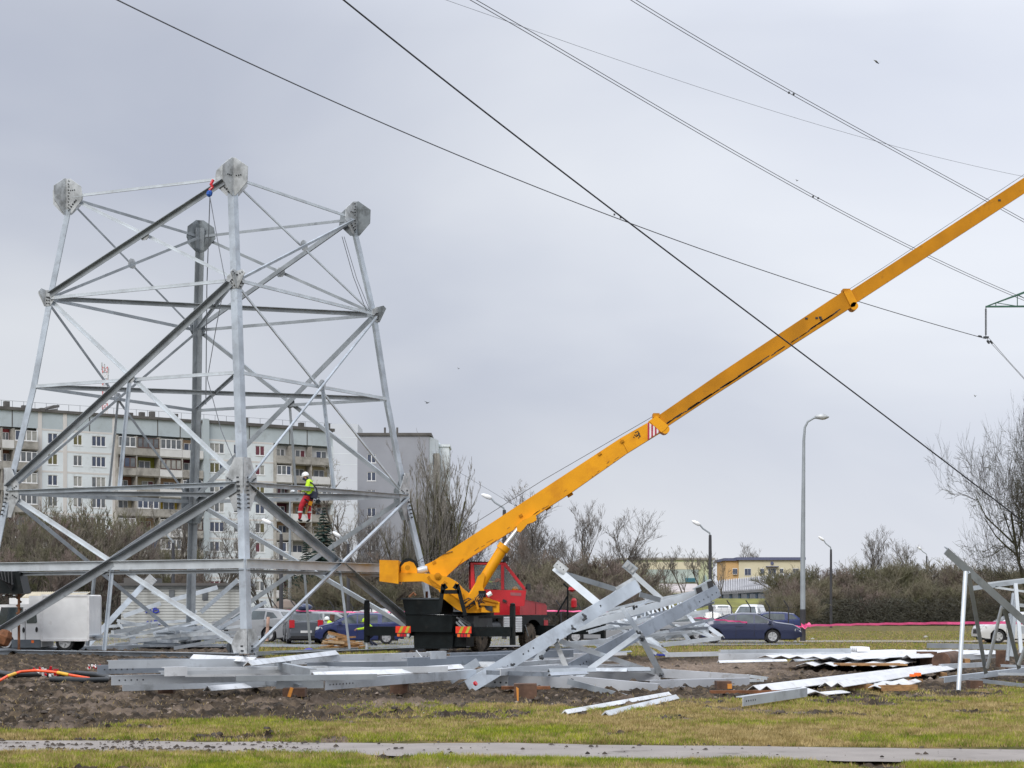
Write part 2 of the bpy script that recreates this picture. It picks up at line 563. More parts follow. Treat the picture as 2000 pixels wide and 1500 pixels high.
mfine = ramp(noise(9, 5, 0.7), [(0.3, (0.30, 0.29, 0.28)), (0.72, (1.5, 1.48, 1.42))])
mud = mixc(0.75, mud, mfine, 'MULTIPLY')
tan = ramp(noise(5, 5, 0.65), [(0.3, (0.12, 0.09, 0.068)), (0.7, (0.30, 0.23, 0.175))])
mud = mixc(sp.outputs['Green'], mud, tan)
edge = N('ShaderNodeMath', operation='ADD')
en = N('ShaderNodeMath', operation='MULTIPLY_ADD')
t.links.new(noise(5.0, 5, 0.7), en.inputs[0]); en.inputs[1].default_value = 1.3; en.inputs[2].default_value = -0.65
t.links.new(sp.outputs['Red'], edge.inputs[0]); t.links.new(en.outputs[0], edge.inputs[1])
er = N('ShaderNodeMapRange'); er.inputs['From Min'].default_value = 0.35; er.inputs['From Max'].default_value = 0.6
t.links.new(edge.outputs[0], er.inputs['Value'])
t.links.new(mixc(er.outputs['Result'], grass, mud), b.inputs['Base Color'])
bp = N('ShaderNodeBump'); bp.inputs['Strength'].default_value = 0.7; bp.inputs['Distance'].default_value = 0.05
t.links.new(noise(16, 6, 0.7), bp.inputs['Height']); t.links.new(bp.outputs['Normal'], b.inputs['Normal'])
me.materials.append(gm)
ground = bpy.data.objects.new('ground', me)
COL.objects.link(ground)
struct(ground)

# wide sheet under and beyond the modelled field
far = MB().box((0, 600, -0.46), (6000, 5000, 0.1)).build('far_ground', pm('far_grass', (0.11, 0.11, 0.05), 0.95, var=0.3, scale=0.05))
struct(far)

# footpath
asph = pm('asphalt', (0.25, 0.225, 0.205), 0.9, 0.0, 0.10, 1.5, 0.25, 60, dirt=((0.085, 0.072, 0.058), 1.1, (0.60, 0.72)))
xs = np.linspace(-22, 22, 260)
yn, yf = path_edges(xs)
jn = (fbm(xs * 1.3, xs * 0, 91, 4) - 0.5) * 0.35
jf = (fbm(xs * 1.3, xs * 0 + 9, 95, 4) - 0.5) * 0.40
pb = MB()
nk = 6
for i, x in enumerate(xs):
    for k in range(nk):
        f = k / (nk - 1)
        pb.v.append(V((x, (yn[i] - jn[i]) * (1 - f) + (yf[i] + jf[i]) * f, -0.012 + 0.012 * math.sin(f * math.pi))))
for i in range(len(xs) - 1):
    for k in range(nk - 1):
        a = i * nk + k
        pb.f.append((a, a + nk, a + nk + 1, a + 1)); pb.m.append(0)
struct(pb.build('footpath', asph))

# car park surface and the narrow service path in front of it
lot = pm('car_park_asphalt', (0.17, 0.17, 0.175), 0.9, 0.0, 0.15, 0.6, 0.1, 20)
struct(MB().add([(-60, 79, 0.03), (-3, 79, 0.03), (6, 82, 0.03), (13.6, 84.5, 0.03), (15, 120, 0.03), (24, 170, 0.03), (-60, 170, 0.03)], [(0, 1, 2, 3, 4, 5, 6)]).build('car_park', lot))
struct(MB().add([gr(1560, 1255.5) + V((0, 0, .035)), gr(2300, 1255.5) + V((0, 0, .035)), gr(2300, 1251.5) + V((0, 0, .035)), gr(1560, 1251.5) + V((0, 0, .035))], [(0, 1, 2, 3)]).build('service_path', asph))

# ------------------------------------------------------------------ grass blades (nobody could count them)
def blades(name, n, y0, y1, h0, h1, wd, mat, seed, want, bias=0.0, thin=1.25):
    rs = np.random.RandomState(seed)
    u = rs.rand(n * 3)
    Y = 1 / ((1 / y1) + u * (1 / y0 - 1 / y1))
    X = (rs.rand(n * 3) * 0.66 - 0.33) * Y + (rs.rand(n * 3) - .5) * 2
    m, tn, lu, px, py = masks(X, Y)
    yn, yf = path_edges(X)
    ok = (rs.rand(n * 3) > m * thin) & ((Y < yn - 0.12) | (Y > yf + 0.10))
    if want == 'straw': ok &= rs.rand(n * 3) < sstep(0.40, 0.62, 1 - lu + bias)
    if want == 'green': ok &= rs.rand(n * 3) < sstep(0.36, 0.60, lu + bias)
    X = X[ok][:n]; Y = Y[ok][:n]
    k = len(X)
    h, *_ = ground_h(X, Y)
    tuft = 0.55 + 0.9 * fbm(X * 2.5, Y * 2.5, seed + 3, 3)
    hh = (h0 + (h1 - h0) * rs.rand(k)) * tuft
    an = rs.rand(k) * np.pi
    dx = np.cos(an) * wd * (0.6 + 0.02 * Y); dy = np.sin(an) * wd * (0.6 + 0.02 * Y)
    lx = (rs.rand(k) - .5) * hh * 1.5; ly = (rs.rand(k) - .5) * hh * 1.2
    P = np.zeros((k, 3, 3))
    P[:, 0] = np.stack([X - dx, Y - dy, h - 0.01], -1)
    P[:, 1] = np.stack([X + dx, Y + dy, h - 0.01], -1)
    P[:, 2] = np.stack([X + lx, Y + ly, h + hh], -1)
    me = bpy.data.meshes.new(name)
    me.vertices.add(k * 3); me.vertices.foreach_set('co', P.ravel())
    me.loops.add(k * 3); me.loops.foreach_set('vertex_index', np.arange(k * 3))
    me.polygons.add(k); me.polygons.foreach_set('loop_start', np.arange(k) * 3)
    me.update(calc_edges=True)
    me.materials.append(mat)
    o = bpy.data.objects.new(name, me)
    COL.objects.link(o)
    o['kind'] = 'stuff'
    return o
g1 = pm('grass_green', (0.10, 0.165, 0.012), 0.8, var=0.35, scale=3, spec=0.2, col2=(0.33, 0.35, 0.035))
g2 = pm('grass_straw', (0.22, 0.165, 0.055), 0.85, var=0.3, scale=3, spec=0.2, col2=(0.50, 0.39, 0.19))
blades('green_grass', 200000, 17.5, 62, 0.02, 0.065, 0.0055, g1, 3, 'green', 0.06)
blades('dry_grass', 260000, 17.5, 62, 0.015, 0.06, 0.0055, g2, 4, 'straw', 0.13)
blades('grass_in_mud', 45000, 20, 60, 0.02, 0.07, 0.0055, g2, 24, 'straw', 0.3, 0.86)
blades('far_grass_blades', 70000, 58, 140, 0.03, 0.10, 0.006, g2, 14, 'straw', 0.25)
blades('far_green_blades', 50000, 58, 140, 0.03, 0.10, 0.006, g1, 15, 'green', 0.1)

# clods of earth thrown about (nobody could count them)
def clods(name, n, y0, y1, s0, s1, mat, seed, cond):
    rs = np.random.RandomState(seed)
    Y = 1 / ((1 / y1) + rs.rand(n * 8) * (1 / y0 - 1 / y1))
    X = (rs.rand(n * 8) * 0.62 - 0.31) * Y
    m, tn, lu, px, py = masks(X, Y)
    yn, yf = path_edges(X)
    ok = cond(m, px, py, X, Y, yn, yf, rs)
    X = X[ok][:n]; Y = Y[ok][:n]
    h, *_ = ground_h(X, Y)
    yn, yf = path_edges(X)
    h = np.where((Y > yn) & (Y < yf), 0.01, h)
    k = len(X)
    oct_v = np.array([(1, 0, 0), (0, 1, 0), (-1, 0, 0), (0, -1, 0), (0, 0, .8), (.6, .6, .35), (-.6, .6, .4), (-.6, -.6, .3), (.6, -.6, .45)], float)
    tri = np.array([(0, 5, 4), (5, 1, 4), (1, 6, 4), (6, 2, 4), (2, 7, 4), (7, 3, 4), (3, 8, 4), (8, 0, 4), (0, 1, 5), (1, 2, 6), (2, 3, 7), (3, 0, 8)])
    s = s0 + (s1 - s0) * rs.rand(k) ** 3
    P = oct_v[None] * (0.6 + 0.8 * rs.rand(k, 9, 1)) * s[:, None, None]
    P[:, :, 0] += X[:, None]; P[:, :, 1] += Y[:, None]; P[:, :, 2] += h[:, None] - s[:, None] * 0.1
    T = (tri[None] + (np.arange(k) * 9)[:, None, None]).reshape(-1)
    me = bpy.data.meshes.new(name)
    me.vertices.add(k * 9); me.vertices.foreach_set('co', P.ravel())
    me.loops.add(len(T)); me.loops.foreach_set('vertex_index', T)
    me.polygons.add(len(T) // 3); me.polygons.foreach_set('loop_start', np.arange(len(T) // 3) * 3)
    me.update(calc_edges=True)
    me.materials.append(mat)
    o = bpy.data.objects.new(name, me); COL.objects.link(o); o['kind'] = 'stuff'
soil = pm('dark_soil', (0.020, 0.016, 0.012), 0.95, var=0.4, scale=3, col2=(0.085, 0.066, 0.050))
soil2 = pm('pale_soil', (0.10, 0.078, 0.06), 0.95, var=0.4, scale=3, col2=(0.26, 0.21, 0.17))
clods('soil_clods', 8000, 22, 70, 0.012, 0.07, soil, 8, lambda m, px, py, X, Y, yn, yf, rs: (m > 0.45) & ((Y < yn) | (Y > yf)))
clods('pale_soil_clods', 3500, 22, 70, 0.01, 0.05, soil2, 9, lambda m, px, py, X, Y, yn, yf, rs: (m > 0.5) & ((Y < yn) | (Y > yf)))
clods('mud_on_footpath', 2200, 18.5, 24, 0.006, 0.035, soil, 10,
      lambda m, px, py, X, Y, yn, yf, rs: (Y > yn - .1) & (Y < yf + .2) & (rs.rand(len(X)) < np.interp(px, [0, 500, 700, 2000], [0.9, 0.8, 0.10, 0.04]) * np.where(fbm(X * 1.5, Y * 3, 55, 3) > 0.5, 1.0, 0.06)))
clods('litter_in_grass', 260, 18, 40, 0.008, 0.026, pm('litter', (0.5, 0.5, 0.48), 0.8, var=0.3, scale=4), 12,
      lambda m, px, py, X, Y, yn, yf, rs: (m < 0.2) & ((Y < yn) | (Y > yf)) & (rs.rand(len(X)) < 0.2))
# ================================================================== LATTICE TOWER
TCX, TCY, TPHI = -11.7814, 73.1365, 3.42344
RINGS = ['base', 'r5', 'r3', 'r4', 'r2', 'top']
RR = dict(top=5.653, r2=6.494, r4=7.072, r3=7.952, r5=8.598, base=9.156)
RH = dict(top=17.54, r2=13.638, r4=10.222, r3=6.202, r5=3.265, base=0.0)
OBS = {'top': [(133, 385), (455, 347), (693, 428), (390, 462)], 'r2': [(92, 583), (462, 547), (736, 615), (385, 645)],
       'r4': [(60, 755), (468, 727), (761, 780), (383, 802)], 'r3': [(10, 962), (475, 945), (798, 970), (377, 980)]}
L_, F_, R_, B_ = 0, 1, 2, 3
def node(r, j):
    a = TPHI + j * math.pi / 2
    X = TCX + RR[r] * math.cos(a); Y = TCY + RR[r] * math.sin(a)
    if r in OBS:
        px, py = OBS[r][j]
        return at(px, py, Y)
    return V((X, Y, RH[r] + (0.12 if r == 'base' else 0)))
ND = {r: [node(r, j) for j in range(4)] for r in RINGS}
tower = thing('lattice_tower', 'half-built galvanised lattice tower body with hexagonal plates on its four corners', 'tower', (TCX, TCY, 0))
UPZ = V((0, 0, 1))
def face_n(i, j):
    e = (ND['r3'][j] - ND['r3'][i]); e.z = 0; e.normalize()
    n = V((e.y, -e.x, 0))
    mid = (ND['r3'][i] + ND['r3'][j]) / 2 - V((TCX, TCY, 0))
    if n.dot(V((mid.x, mid.y, 0))) < 0: n = -n
    return n
cen = V((TCX, TCY, 0))
# legs
for j in range(4):
    mb = MB()
    pts = [ND[r][j] for r in RINGS]
    k1, k2 = (j + 1) % 4, (j - 1) % 4
    for q_ in range(len(pts) - 1):
        p0, p1 = pts[q_], pts[q_ + 1]
        if q_ == len(pts) - 2: p1 = p1 + (p1 - p0).normalized() * 0.35
        a = ND['r3'][k1] - ND['r3'][j]; b2 = ND['r3'][k2] - ND['r3'][j]
        a.z = b2.z = 0
        wd = 0.29 if q_ < 4 else 0.27
        mb.angle(p0, p1 + (p1 - p0).normalized() * 0.02, wd, wd, 0.035, a, b2)
    mb.build('leg', STEEL if j != B_ else STEEL_D, tower)  # rear leg darker: shade on its inner side put into the colour
    # foot plate
    MB().box(ND['base'][j] - V((0, 0, 0.10)), (0.75, 0.75, 0.06)).build('foot_plate', STEEL_D, tower)
def member(nm, p0, p1, wd, n, mat=STEEL, flip=False, off=0.0, t=0.02, trim=0.25, wb=None, lab=None):
    p0, p1 = V(p0), V(p1)
    d = (p1 - p0).normalized()
    p0 = p0 + d * trim; p1 = p1 - d * trim
    dn = n.cross(d).normalized()
    if dn.z > 0: dn = -dn                       # in-plane, pointing down
    o = n * off
    mb = MB()
    if not flip: mb.angle(p0 - dn * wd / 2 + o, p1 - dn * wd / 2 + o, wd, wb or wd * .85, t, dn, n)
    else: mb.angle(p0 + dn * wd / 2 + o, p1 + dn * wd / 2 + o, wd, wb or wd * .5, t, -dn, n)
    return mb.build(nm, mat, tower, label=lab)
def cross_pt(a0, a1, b0, b1):
    # closest point between the two diagonals
    u = a1 - a0; v = b1 - b0; w0 = a0 - b0
    A, B, C, D, E = u.dot(u), u.dot(v), v.dot(v), u.dot(w0), v.dot(w0)
    s_ = (B * E - C * D) / (A * C - B * B)
    return a0 + u * s_
XP = {}
for (i, j) in ((L_, F_), (F_, R_), (R_, B_), (B_, L_)):
    n = face_n(i, j)
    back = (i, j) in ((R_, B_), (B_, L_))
    sm = STEEL_D if back else STEEL  # rear faces get the darker steel as painted shade
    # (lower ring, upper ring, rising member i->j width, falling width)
    spec = {(L_, F_): [(.29, .17), (.23, .16), (.19, .12)],
            (F_, R_): [(.16, .29), (.11, .11), (.12, .09)],
            (R_, B_): [(.17, .20), (.16, .21), (.12, .17)],
            (B_, L_): [(.17, .17), (.11, .11), (.08, .11)]}[(i, j)]
    for (lo, hi), (wr, wf) in zip((('base', 'r3'), ('r3', 'r2'), ('r2', 'top')), spec):
        a0, a1 = ND[lo][i], ND[hi][j]
        b0, b1 = ND[lo][j], ND[hi][i]
        member('diagonal', a0, a1, wr, n, sm if wr < .18 else STEEL_D, off=0.07)  # heavy diagonals darker: shade of their undersides put into the colour
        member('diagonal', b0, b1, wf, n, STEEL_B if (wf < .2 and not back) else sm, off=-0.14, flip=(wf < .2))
        X = cross_pt(a0, a1, b0, b1)
        XP[(i, j, lo)] = X
        if lo != 'r2':
            foot = ND[lo][i] + (ND[lo][j] - ND[lo][i]) * ((X - ND[lo][i]).dot(ND[lo][j] - ND[lo][i]) / (ND[lo][j] - ND[lo][i]).length_squared)
            foot = foot + (foot - X).normalized() * 0.0
            member('hanger', foot, X, 0.12, n, sm, off=-0.02, trim=0.02)
        MB().prism([X + n * 0.04 + (ND[lo][j] - ND[lo][i]).normalized() * x + V((0, 0, y_)) for x, y_ in ((-.22, -.1), (-.1, -.2), (.1, -.2), (.22, -.1), (.22, .1), (.1, .2), (-.1, .2), (-.22, .1))], n * -0.02).build('cross_plate', PLATE, tower)
    hz = dict(top=.11, r2=.13, r4=.13, r3=.16, r5=.33, base=.26)
    for r in RINGS:
        if r == 'r5' and back: continue
        lab = None
        mt = STEEL_B if (r in ('top', 'r2', 'r4') and not back) else sm
        if r == 'r4':
            xc = XP[(i, j, 'r3')]
            member('ring_beam', ND[r][i], ND[r][j], hz[r], n, mt, flip=not back, off=-0.02)
        elif r == 'base':
            member('ring_beam', ND[r][i] - V((0, 0, .13)), ND[r][j] - V((0, 0, .13)), hz[r], n, STEEL, off=0.0, wb=.25, trim=.35)
        elif r == 'r5':
            member('ring_beam', ND[r][i] - V((0, 0, .27)), ND[r][j] - V((0, 0, .27)), .13, n, STEEL_D, off=-0.05, wb=.12, trim=.05)
            member('ring_beam', ND[r][i], ND[r][j], hz[r], n, STEEL_B, off=0.0, wb=.14, trim=.05)
        else:
            member('ring_beam', ND[r][i], ND[r][j], hz[r], n, mt, flip=(r in ('top', 'r2') and not back), off=0.02)
# inner bracing across the rings
for r in ('r2', 'r4', 'r3'):
    member('inner_brace', ND[r][L_], ND[r][R_], .17, V((0.27, -0.96, 0)), STEEL_D, trim=.4)
for r in ('r2', 'r4'):
    member('inner_brace', ND[r][F_], ND[r][B_], .12, V((-0.96, -0.27, 0)), STEEL_D, trim=.4)
# temporary long beam end sticking out to the left at the lowest ring
# gusset plates and their bolts
def plate_pts(P, u, poly):
    return [P + u * x + UPZ * z for x, z in poly]
HEX = [(-.18, -.70), (.26, -.66), (.80, -.18), (.72, .30), (.18, .66), (-.14, .70), (-.72, .30), (-.70, -.24)]
MIDP = [(-.10, -.30), (.22, -.30), (.42, -.05), (.40, .16), (.12, .30), (-.30, .36), (-.42, .24)]
SPL = [(-.02, -.95), (.36, -.95), (.60, -.42), (.74, -.30), (.74, .30), (.60, .46), (.36, .95), (-.02, .95)]
FOOT = [(-.02, -.02), (.55, -.02), (.66, .30), (.52, .62), (.34, .85), (-.02, .85)]
for j in range(4):
    for sgn, k in ((1, (j + 1) % 4), (-1, (j - 1) % 4)):
        e = ND['r3'][k] - ND['r3'][j]; e.z = 0; e.normalize()
        n = face_n(j, k)
        for r, poly, off in (('top', HEX, .045), ('r2', MIDP, .03), ('r3', SPL, .03), ('base', FOOT, .03)):
            P = ND[r][j] + n * off
            if r == 'top': P = P + UPZ * .02
            g = MB().prism(plate_pts(P, e, poly), n * 0.025).build('gusset_plate', PLATE_D if (j == B_ or (j == R_ and sgn == 1)) else PLATE, tower)  # darker plates on the rear corner and the right corner's rear side
            bb = MB()
            lean = (ND['r4'][j] - ND['r3'][j]).normalized() if r == 'r3' else (ND['top'][j] - ND['r2'][j]).normalized() if r != 'base' else (ND['r5'][j] - ND['base'][j]).normalized()
            def bolt(x, z, s_=.028):
                c = P + e * x + UPZ * z + n * 0.025
                bb.tube(c, c + n * 0.035, s_, n=6)
            if r == 'top':
                for q_ in range(-5, 6):
                    if random.random() < .8: bolt(.10 + (.015 if q_ % 2 else -.015), q_ * .115, .024)
                for q_ in range(4): bolt(.22 + q_ * .085, -.42 + q_ * .07); bolt(.16 + q_ * .085, -.52 + q_ * .09)
                for q_ in range(3): bolt(-.42 + q_ * .1, .02, .024); bolt(.2 + q_ * .1, .2, .022)
            elif r == 'r2':
                for q_ in range(3): bolt(.12 + q_ * .09, .02 - q_ * .05); bolt(-.3 + q_ * .1, .26 - q_ * .04, .022); bolt(.05, -.2 + q_ * .12); bolt(.16, -.22 + q_ * .12)
            else:
                s0, s1, st = (-.85, .86, .155) if r == 'r3' else (.08, .8, .16)
                z = s0
                while z < s1:
                    c = P + e * .17 + lean * (z / lean.z) + n * .025
                    bb.box(c + n * .02, (.001, .001, .001))
                    bb.prism([c + e * x + UPZ * zz for x, zz in ((-.055, -.03), (.055, -.03), (.055, .03), (-.055, .03))], n * .04)
                    z += st
                if r == 'r3':
                    for q_ in range(3): bolt(.45 + q_ * .09, .12 + q_ * .05); bolt(.45 + q_ * .09, -.12 - q_ * .05)
            bo = bb.build('bolt_row', BOLT, g)
            bo['kind'] = 'stuff'

# tall hoisting ropes, with the red and blue slings they hang from
def wire(name, pts, r, mat, lab, cat, group=None, n=5, parent=None):
    o = MB().path(pts, r, n).build(name, mat, parent)
    if parent is None: tag(o, lab, cat, group)
    return o
rp = thing('hoisting_rope', 'thin rope with red and blue slings hanging inside the tower from its front corner plate', 'rope', at(411, 378, 68))
MB().path([at(410, 385, 68), at(407, 470, 68.2), at(404, 560, 68.4), at(402, 790, 68.6)], .02).build('rope_line', GREYW, rp)
MB().path([at(410, 385, 68), at(425, 470, 67.5), at(440, 548, 67), at(422, 640, 67.2), at(405, 740, 67.6), at(432, 840, 67.2), at(466, 922, 66.2)], .016).build('rope_line', GREYW, rp)
MB().path([at(416, 352, 67.5), at(412, 360, 67.4), at(415, 366, 67.4), at(409, 372, 67.4)], .06).build('red_sling', RED, rp)
MB().lathe([(.05, -.12), (.11, -.05), (.11, .05), (.05, .12)], at(409, 378, 67.4), (.3, 0, 1), 8).build('blue_sling', pm('blue_sling', (.02, .10, .42), .6), rp)
rp2 = thing('guide_rope', 'two thin ropes running from the right corner plate down to the node below it', 'rope', at(668, 470, 73))
MB().path([at(668, 462, 73), at(690, 540, 73.3), at(716, 608, 73.6)], .014).build('rope_line', GREYW, rp2)
MB().path([at(672, 462, 73), at(697, 545, 73.3), at(722, 606, 73.6)], .012).build('rope_line', GREYW, rp2)
# ================================================================== BUILDINGS
PANEL = pm('panel_wall', (0.66, 0.71, 0.735), 0.9, var=0.06, scale=0.25, dirt=((0.36, 0.38, 0.38), 0.5, (0.52, 0.85)))
ATTIC = pm('attic_panel', (0.42, 0.475, 0.50), 0.9, var=0.06, scale=0.3, dirt=((0.31, 0.34, 0.35), 0.6, (0.5, 0.8)))
SEAM = pm('pale_seam', (0.60, 0.58, 0.56), 0.9, var=0.05, scale=0.5)
LILAC = pm('lilac_wall', (0.29, 0.30, 0.335), 0.9, var=0.05, scale=0.3)
ROOFD = pm('roof_edge_dark', (0.10, 0.095, 0.09), 0.9, var=0.2, scale=0.6)
PARA = pm('balcony_concrete', (0.34, 0.325, 0.295), 0.9, var=0.15, scale=0.7, dirt=((0.16, 0.15, 0.135), 0.9, (0.45, 0.75)))
PARW = pm('balcony_white', (0.60, 0.60, 0.59), 0.8, var=0.06, scale=1)
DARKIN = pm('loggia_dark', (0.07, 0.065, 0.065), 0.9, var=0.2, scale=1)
FRAME = pm('window_frame', (0.72, 0.72, 0.72), 0.5, var=0.04, scale=2)
FRAMEB = pm('window_frame_brown', (0.10, 0.06, 0.05), 0.6, var=0.1, scale=2)
PANES = [pm('pane_blue', (0.060, 0.075, 0.115), 0.12, var=0.3, scale=0.8), pm('pane_grey', (0.12, 0.13, 0.14), 0.15, var=0.35, scale=0.8),
         pm('pane_curtain', (0.30, 0.30, 0.28), 0.3, var=0.25, scale=1.2), pm('pane_maroon', (0.13, 0.035, 0.05), 0.3, var=0.2, scale=1),
         pm('pane_olive', (0.12, 0.11, 0.045), 0.3, var=0.2, scale=1)]
LOGG = {k: pm('loggia_' + k, c, 0.9, var=0.12, scale=0.6) for k, c in dict(red=(0.36, 0.07, 0.07), olive=(0.20, 0.20, 0.03), maroon=(0.10, 0.025, 0.045),
        cream=(0.46, 0.40, 0.27), tan=(0.46, 0.31, 0.20), brick=(0.24, 0.12, 0.08), grey=(0.30, 0.31, 0.32), yellow=(0.42, 0.30, 0.03), white=(0.55, 0.55, 0.54)).items()}

_wm = {}
def win_mesh(w, h, n, fm=None):
    """frame and pane meshes for a window of n lights, origin at its lower left corner, outside is -y"""
    key = (round(w, 2), round(h, 2), n, fm.name if fm else '')
    if key in _wm: return _wm[key]
    fr = MB()
    t = 0.075
    fr.rng((0, -.06, 0), (w, .06, t)).rng((0, -.06, h - t), (w, .06, h)).rng((0, -.06, t), (t, .06, h - t)).rng((w - t, -.06, t), (w, .06, h - t))
    for i in range(1, n):
        x = w * i / n
        fr.rng((x - .07, -.055, t), (x + .07, .055, h - t))
    fr.rng((-.08, -.16, -.09), (w + .08, .02, -.015))
    pn = MB().rng((.04, -.012, 0.04), (w / n - .04, .012, h - .04))
    _wm[key] = (fr.mesh('window', fm or FRAME), pn.mesh('pane', PANES[0]))
    return _wm[key]
_pm = {}
def window(root, x, z, w, h, n, y=-0.03, fm=None, pane=None, rs=random):
    fr, pn = win_mesh(w, h, n, fm)
    o = place('window', fr, (x, y, z), root)
    c = pane if pane is not None else rs.choice([0, 0, 0, 1, 1, 2, 3, 4])
    for i in range(n):
        k = c if rs.random() < .75 else rs.choice([0, 1, 2])
        key = (pn.name, k)
        if key not in _pm:
            m2 = pn.copy(); m2.materials.clear(); m2.materials.append(PANES[k]); _pm[key] = m2
        place('pane', _pm[key], (w * i / n, 0, 0), o)
    return o

def wall_with_holes(x0, x1, z0, z1, holes, y0=0.0, y1=0.3, recess=0.16):
    """wall slab cut into boxes round rectangular openings given per column"""
    mb = MB()
    cols = sorted(set([x0, x1] + [a for h in holes for a in (h[0], h[1])]))
    for a, b_ in zip(cols[:-1], cols[1:]):
        hs = sorted([(h[2], h[3]) for h in holes if h[0] <= a + 1e-6 and h[1] >= b_ - 1e-6])
        z = z0
        for c, d in hs:
            if c > z: mb.rng((a, y0, z), (b_, y1, c))
            z = d
        if z < z1: mb.rng((a, y0, z), (b_, y1, z1))
    return mb

# ---- long nine-storey panel block behind the tower
BY0, BY1 = 252.0, 284.0
P0 = V(((0 - 1000) / FPX * BY0, BY0, 0)); P1 = V(((650 - 1000) / FPX * BY1, BY1, 0))
BD = (P1 - P0); BL = BD.length; BDn = BD / BL
BRZ = math.atan2(BDn.y, BDn.x)
def u_of(px):
    k = (px - 1000) / FPX
    return (k * P0.y - P0.x) / (BDn.x - k * BDn.y)
blk = thing('apartment_block', 'long pale grey nine-storey panel apartment block with colourful loggias behind the lattice tower', 'building', P0, BRZ, local=True)
rb = random.Random(5)
TOPZ = 29.0
X_L, X_R = u_of(-120), BL
def fl_head(i): return 26.15 - 2.9 * (8 - i)
cols = [(103, 19, 2), (152, 17, 2), (193, 27, 3), (424, 28, 3), (461, 9, 1), (508, 18, 2)]
def pxw(px, w): return u_of(px + w / 2) - u_of(px - w / 2)
holes = []
wins = []
for px, w_, n in cols:
    ww = pxw(px, w_); x = u_of(px) - ww / 2
    for i in range(9):
        z1 = fl_head(i); z0 = z1 - 1.45
        holes.append((x, x + ww, z0, z1)); wins.append((x, z0, ww, 1.45, n))
secs = [(u_of(72), u_of(224)), (u_of(405), u_of(534))]
for a, c in secs:
    hs = [h for h in holes if a <= h[0] and h[1] <= c]
    wall_with_holes(a, c, 0.0, 26.7, hs).build('wall', PANEL, blk)
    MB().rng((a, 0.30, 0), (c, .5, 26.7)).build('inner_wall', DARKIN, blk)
for x, z, ww, hh, n in wins: window(blk, x, z, ww, hh, n, y=0.10, rs=rb)
# attic band, roof edge, body behind
MB().rng((X_L, .02, 26.7), (X_R, .5, 29.0)).rng((X_L, .5, 26.7), (X_R, 12, 29.0)).build('attic', ATTIC, blk)
MB().rng((X_L, 1.6, 0), (X_R, 12, 26.7)).build('rear_body', PANEL, blk)
MB().rng((X_L, -.25, 29.0), (u_of(78), 12.2, 29.42)).rng((u_of(78), -.38, 29.003), (u_of(86), 12.2, 29.55)).rng((u_of(86), -.25, 29.0), (u_of(398), 12.2, 29.38)).rng((u_of(398), -.30, 29.003), (X_R + .2, 12.2, 29.46)).build('roof_edge', ROOFD, blk)
sm = MB()
for px in (78, 127, 223): sm.rng((u_of(px) - .28, -.05, .0), (u_of(px) + .28, .02 if px != 223 else .3, 29.0))
for i in range(9):
    zz = fl_head(i) + .45
    for a, c in secs: sm.rng((a, -.02, zz - .13), (c, .03, zz + .13))
sm.build('joint_strip', SEAM, blk)
# vertical joints in the attic
dj = MB()
for px in (24, 175, 308, 352, 392, 487, 566, 600): dj.rng((u_of(px) - .07, -.01, 26.7), (u_of(px) + .07, .05, 29.0))
dj.build('attic_joint', ROOFD, blk)
# loggia bays
par = MB().rng((0, -1.15, 0), (1, -1.0, 1.15)).rng((0, -1.0, -.16), (1, 1.4, 0)).mesh('balcony', PARA)
def bay(pa, pb, cols_, glazed):
    x0, x1 = u_of(pa), u_of(pb)
    for i in range(9):
        z = fl_head(i) - 2.45
        c = cols_[(8 - i) % len(cols_)]
        MB().rng((x0, .9, z), (x1, 1.5, z + 2.75)).build('loggia_wall', LOGG[c], blk)
        ba = MB().rng((x0 + .02, -.75, z), (x1 - .02, -.6, z + 1.12)).rng((x0 + .02, -.6, z - .16), (x1 - .02, .9, z)).build('balcony', PARW if rb.random() < .22 else PARA, blk)
        MB().rng((x0 - .09, -.7, z - .16), (x0 + .09, .9, z + 2.74)).build('side_wall', PARA, blk)
        ww = min(2.2, (x1 - x0) * .5)
        window(blk, x0 + (x1 - x0) * rb.uniform(.25, .45), z + .75, ww, 1.5, 2, y=.82, rs=rb)
        g = glazed[(8 - i) % len(glazed)]
        if g:
            wd = x1 - x0 - .3
            window(blk, x0 + .15, z + 1.14, wd, 1.40, 4 if wd > 3 else 3, y=-.62, rs=rb, fm=FRAME if g == 1 else FRAMEB, pane=rb.choice([0, 1, 1, 2]))
bay(-100, -50, ['tan', 'grey', 'cream'], [1, 0, 0])
bay(-50, 0, ['tan', 'red', 'cream'], [0, 1, 0])
bay(0, 24, ['red', 'brick', 'grey', 'tan'], [0, 0, 2])
bay(24, 71, ['cream', 'grey', 'tan', 'brick', 'white'], [1, 1, 1, 1, 0])
bay(226, 263, ['grey', 'brick', 'brick', 'cream', 'grey'], [1, 2, 0, 0, 1])
bay(263, 308, ['grey', 'olive', 'cream', 'yellow', 'tan'], [2, 0, 0, 1, 0])
bay(308, 352, ['white', 'grey', 'tan', 'yellow', 'cream'], [1, 2, 0, 0, 1])
bay(352, 393, ['tan', 'maroon', 'red', 'brick', 'brick'], [0, 0, 1, 0, 2])
bay(535, 566, ['white', 'brick', 'maroon', 'maroon', 'tan'], [0, 1, 0, 0])
bay(566, 604, ['white', 'cream', 'grey', 'tan', 'brick'], [0, 0, 1, 0])
bay(604, 645, ['white', 'cream', 'white', 'brick', 'cream'], [0, 0, 1, 0, 0])
MB().rng((u_of(645), -.2, 0), (X_R, 12, 26.7)).build('end_wall', PANEL, blk)
st = MB().rng((u_of(394), -.6, 0), (u_of(405), 1.4, 29.6)).build('stair_strip', ATTIC, blk)
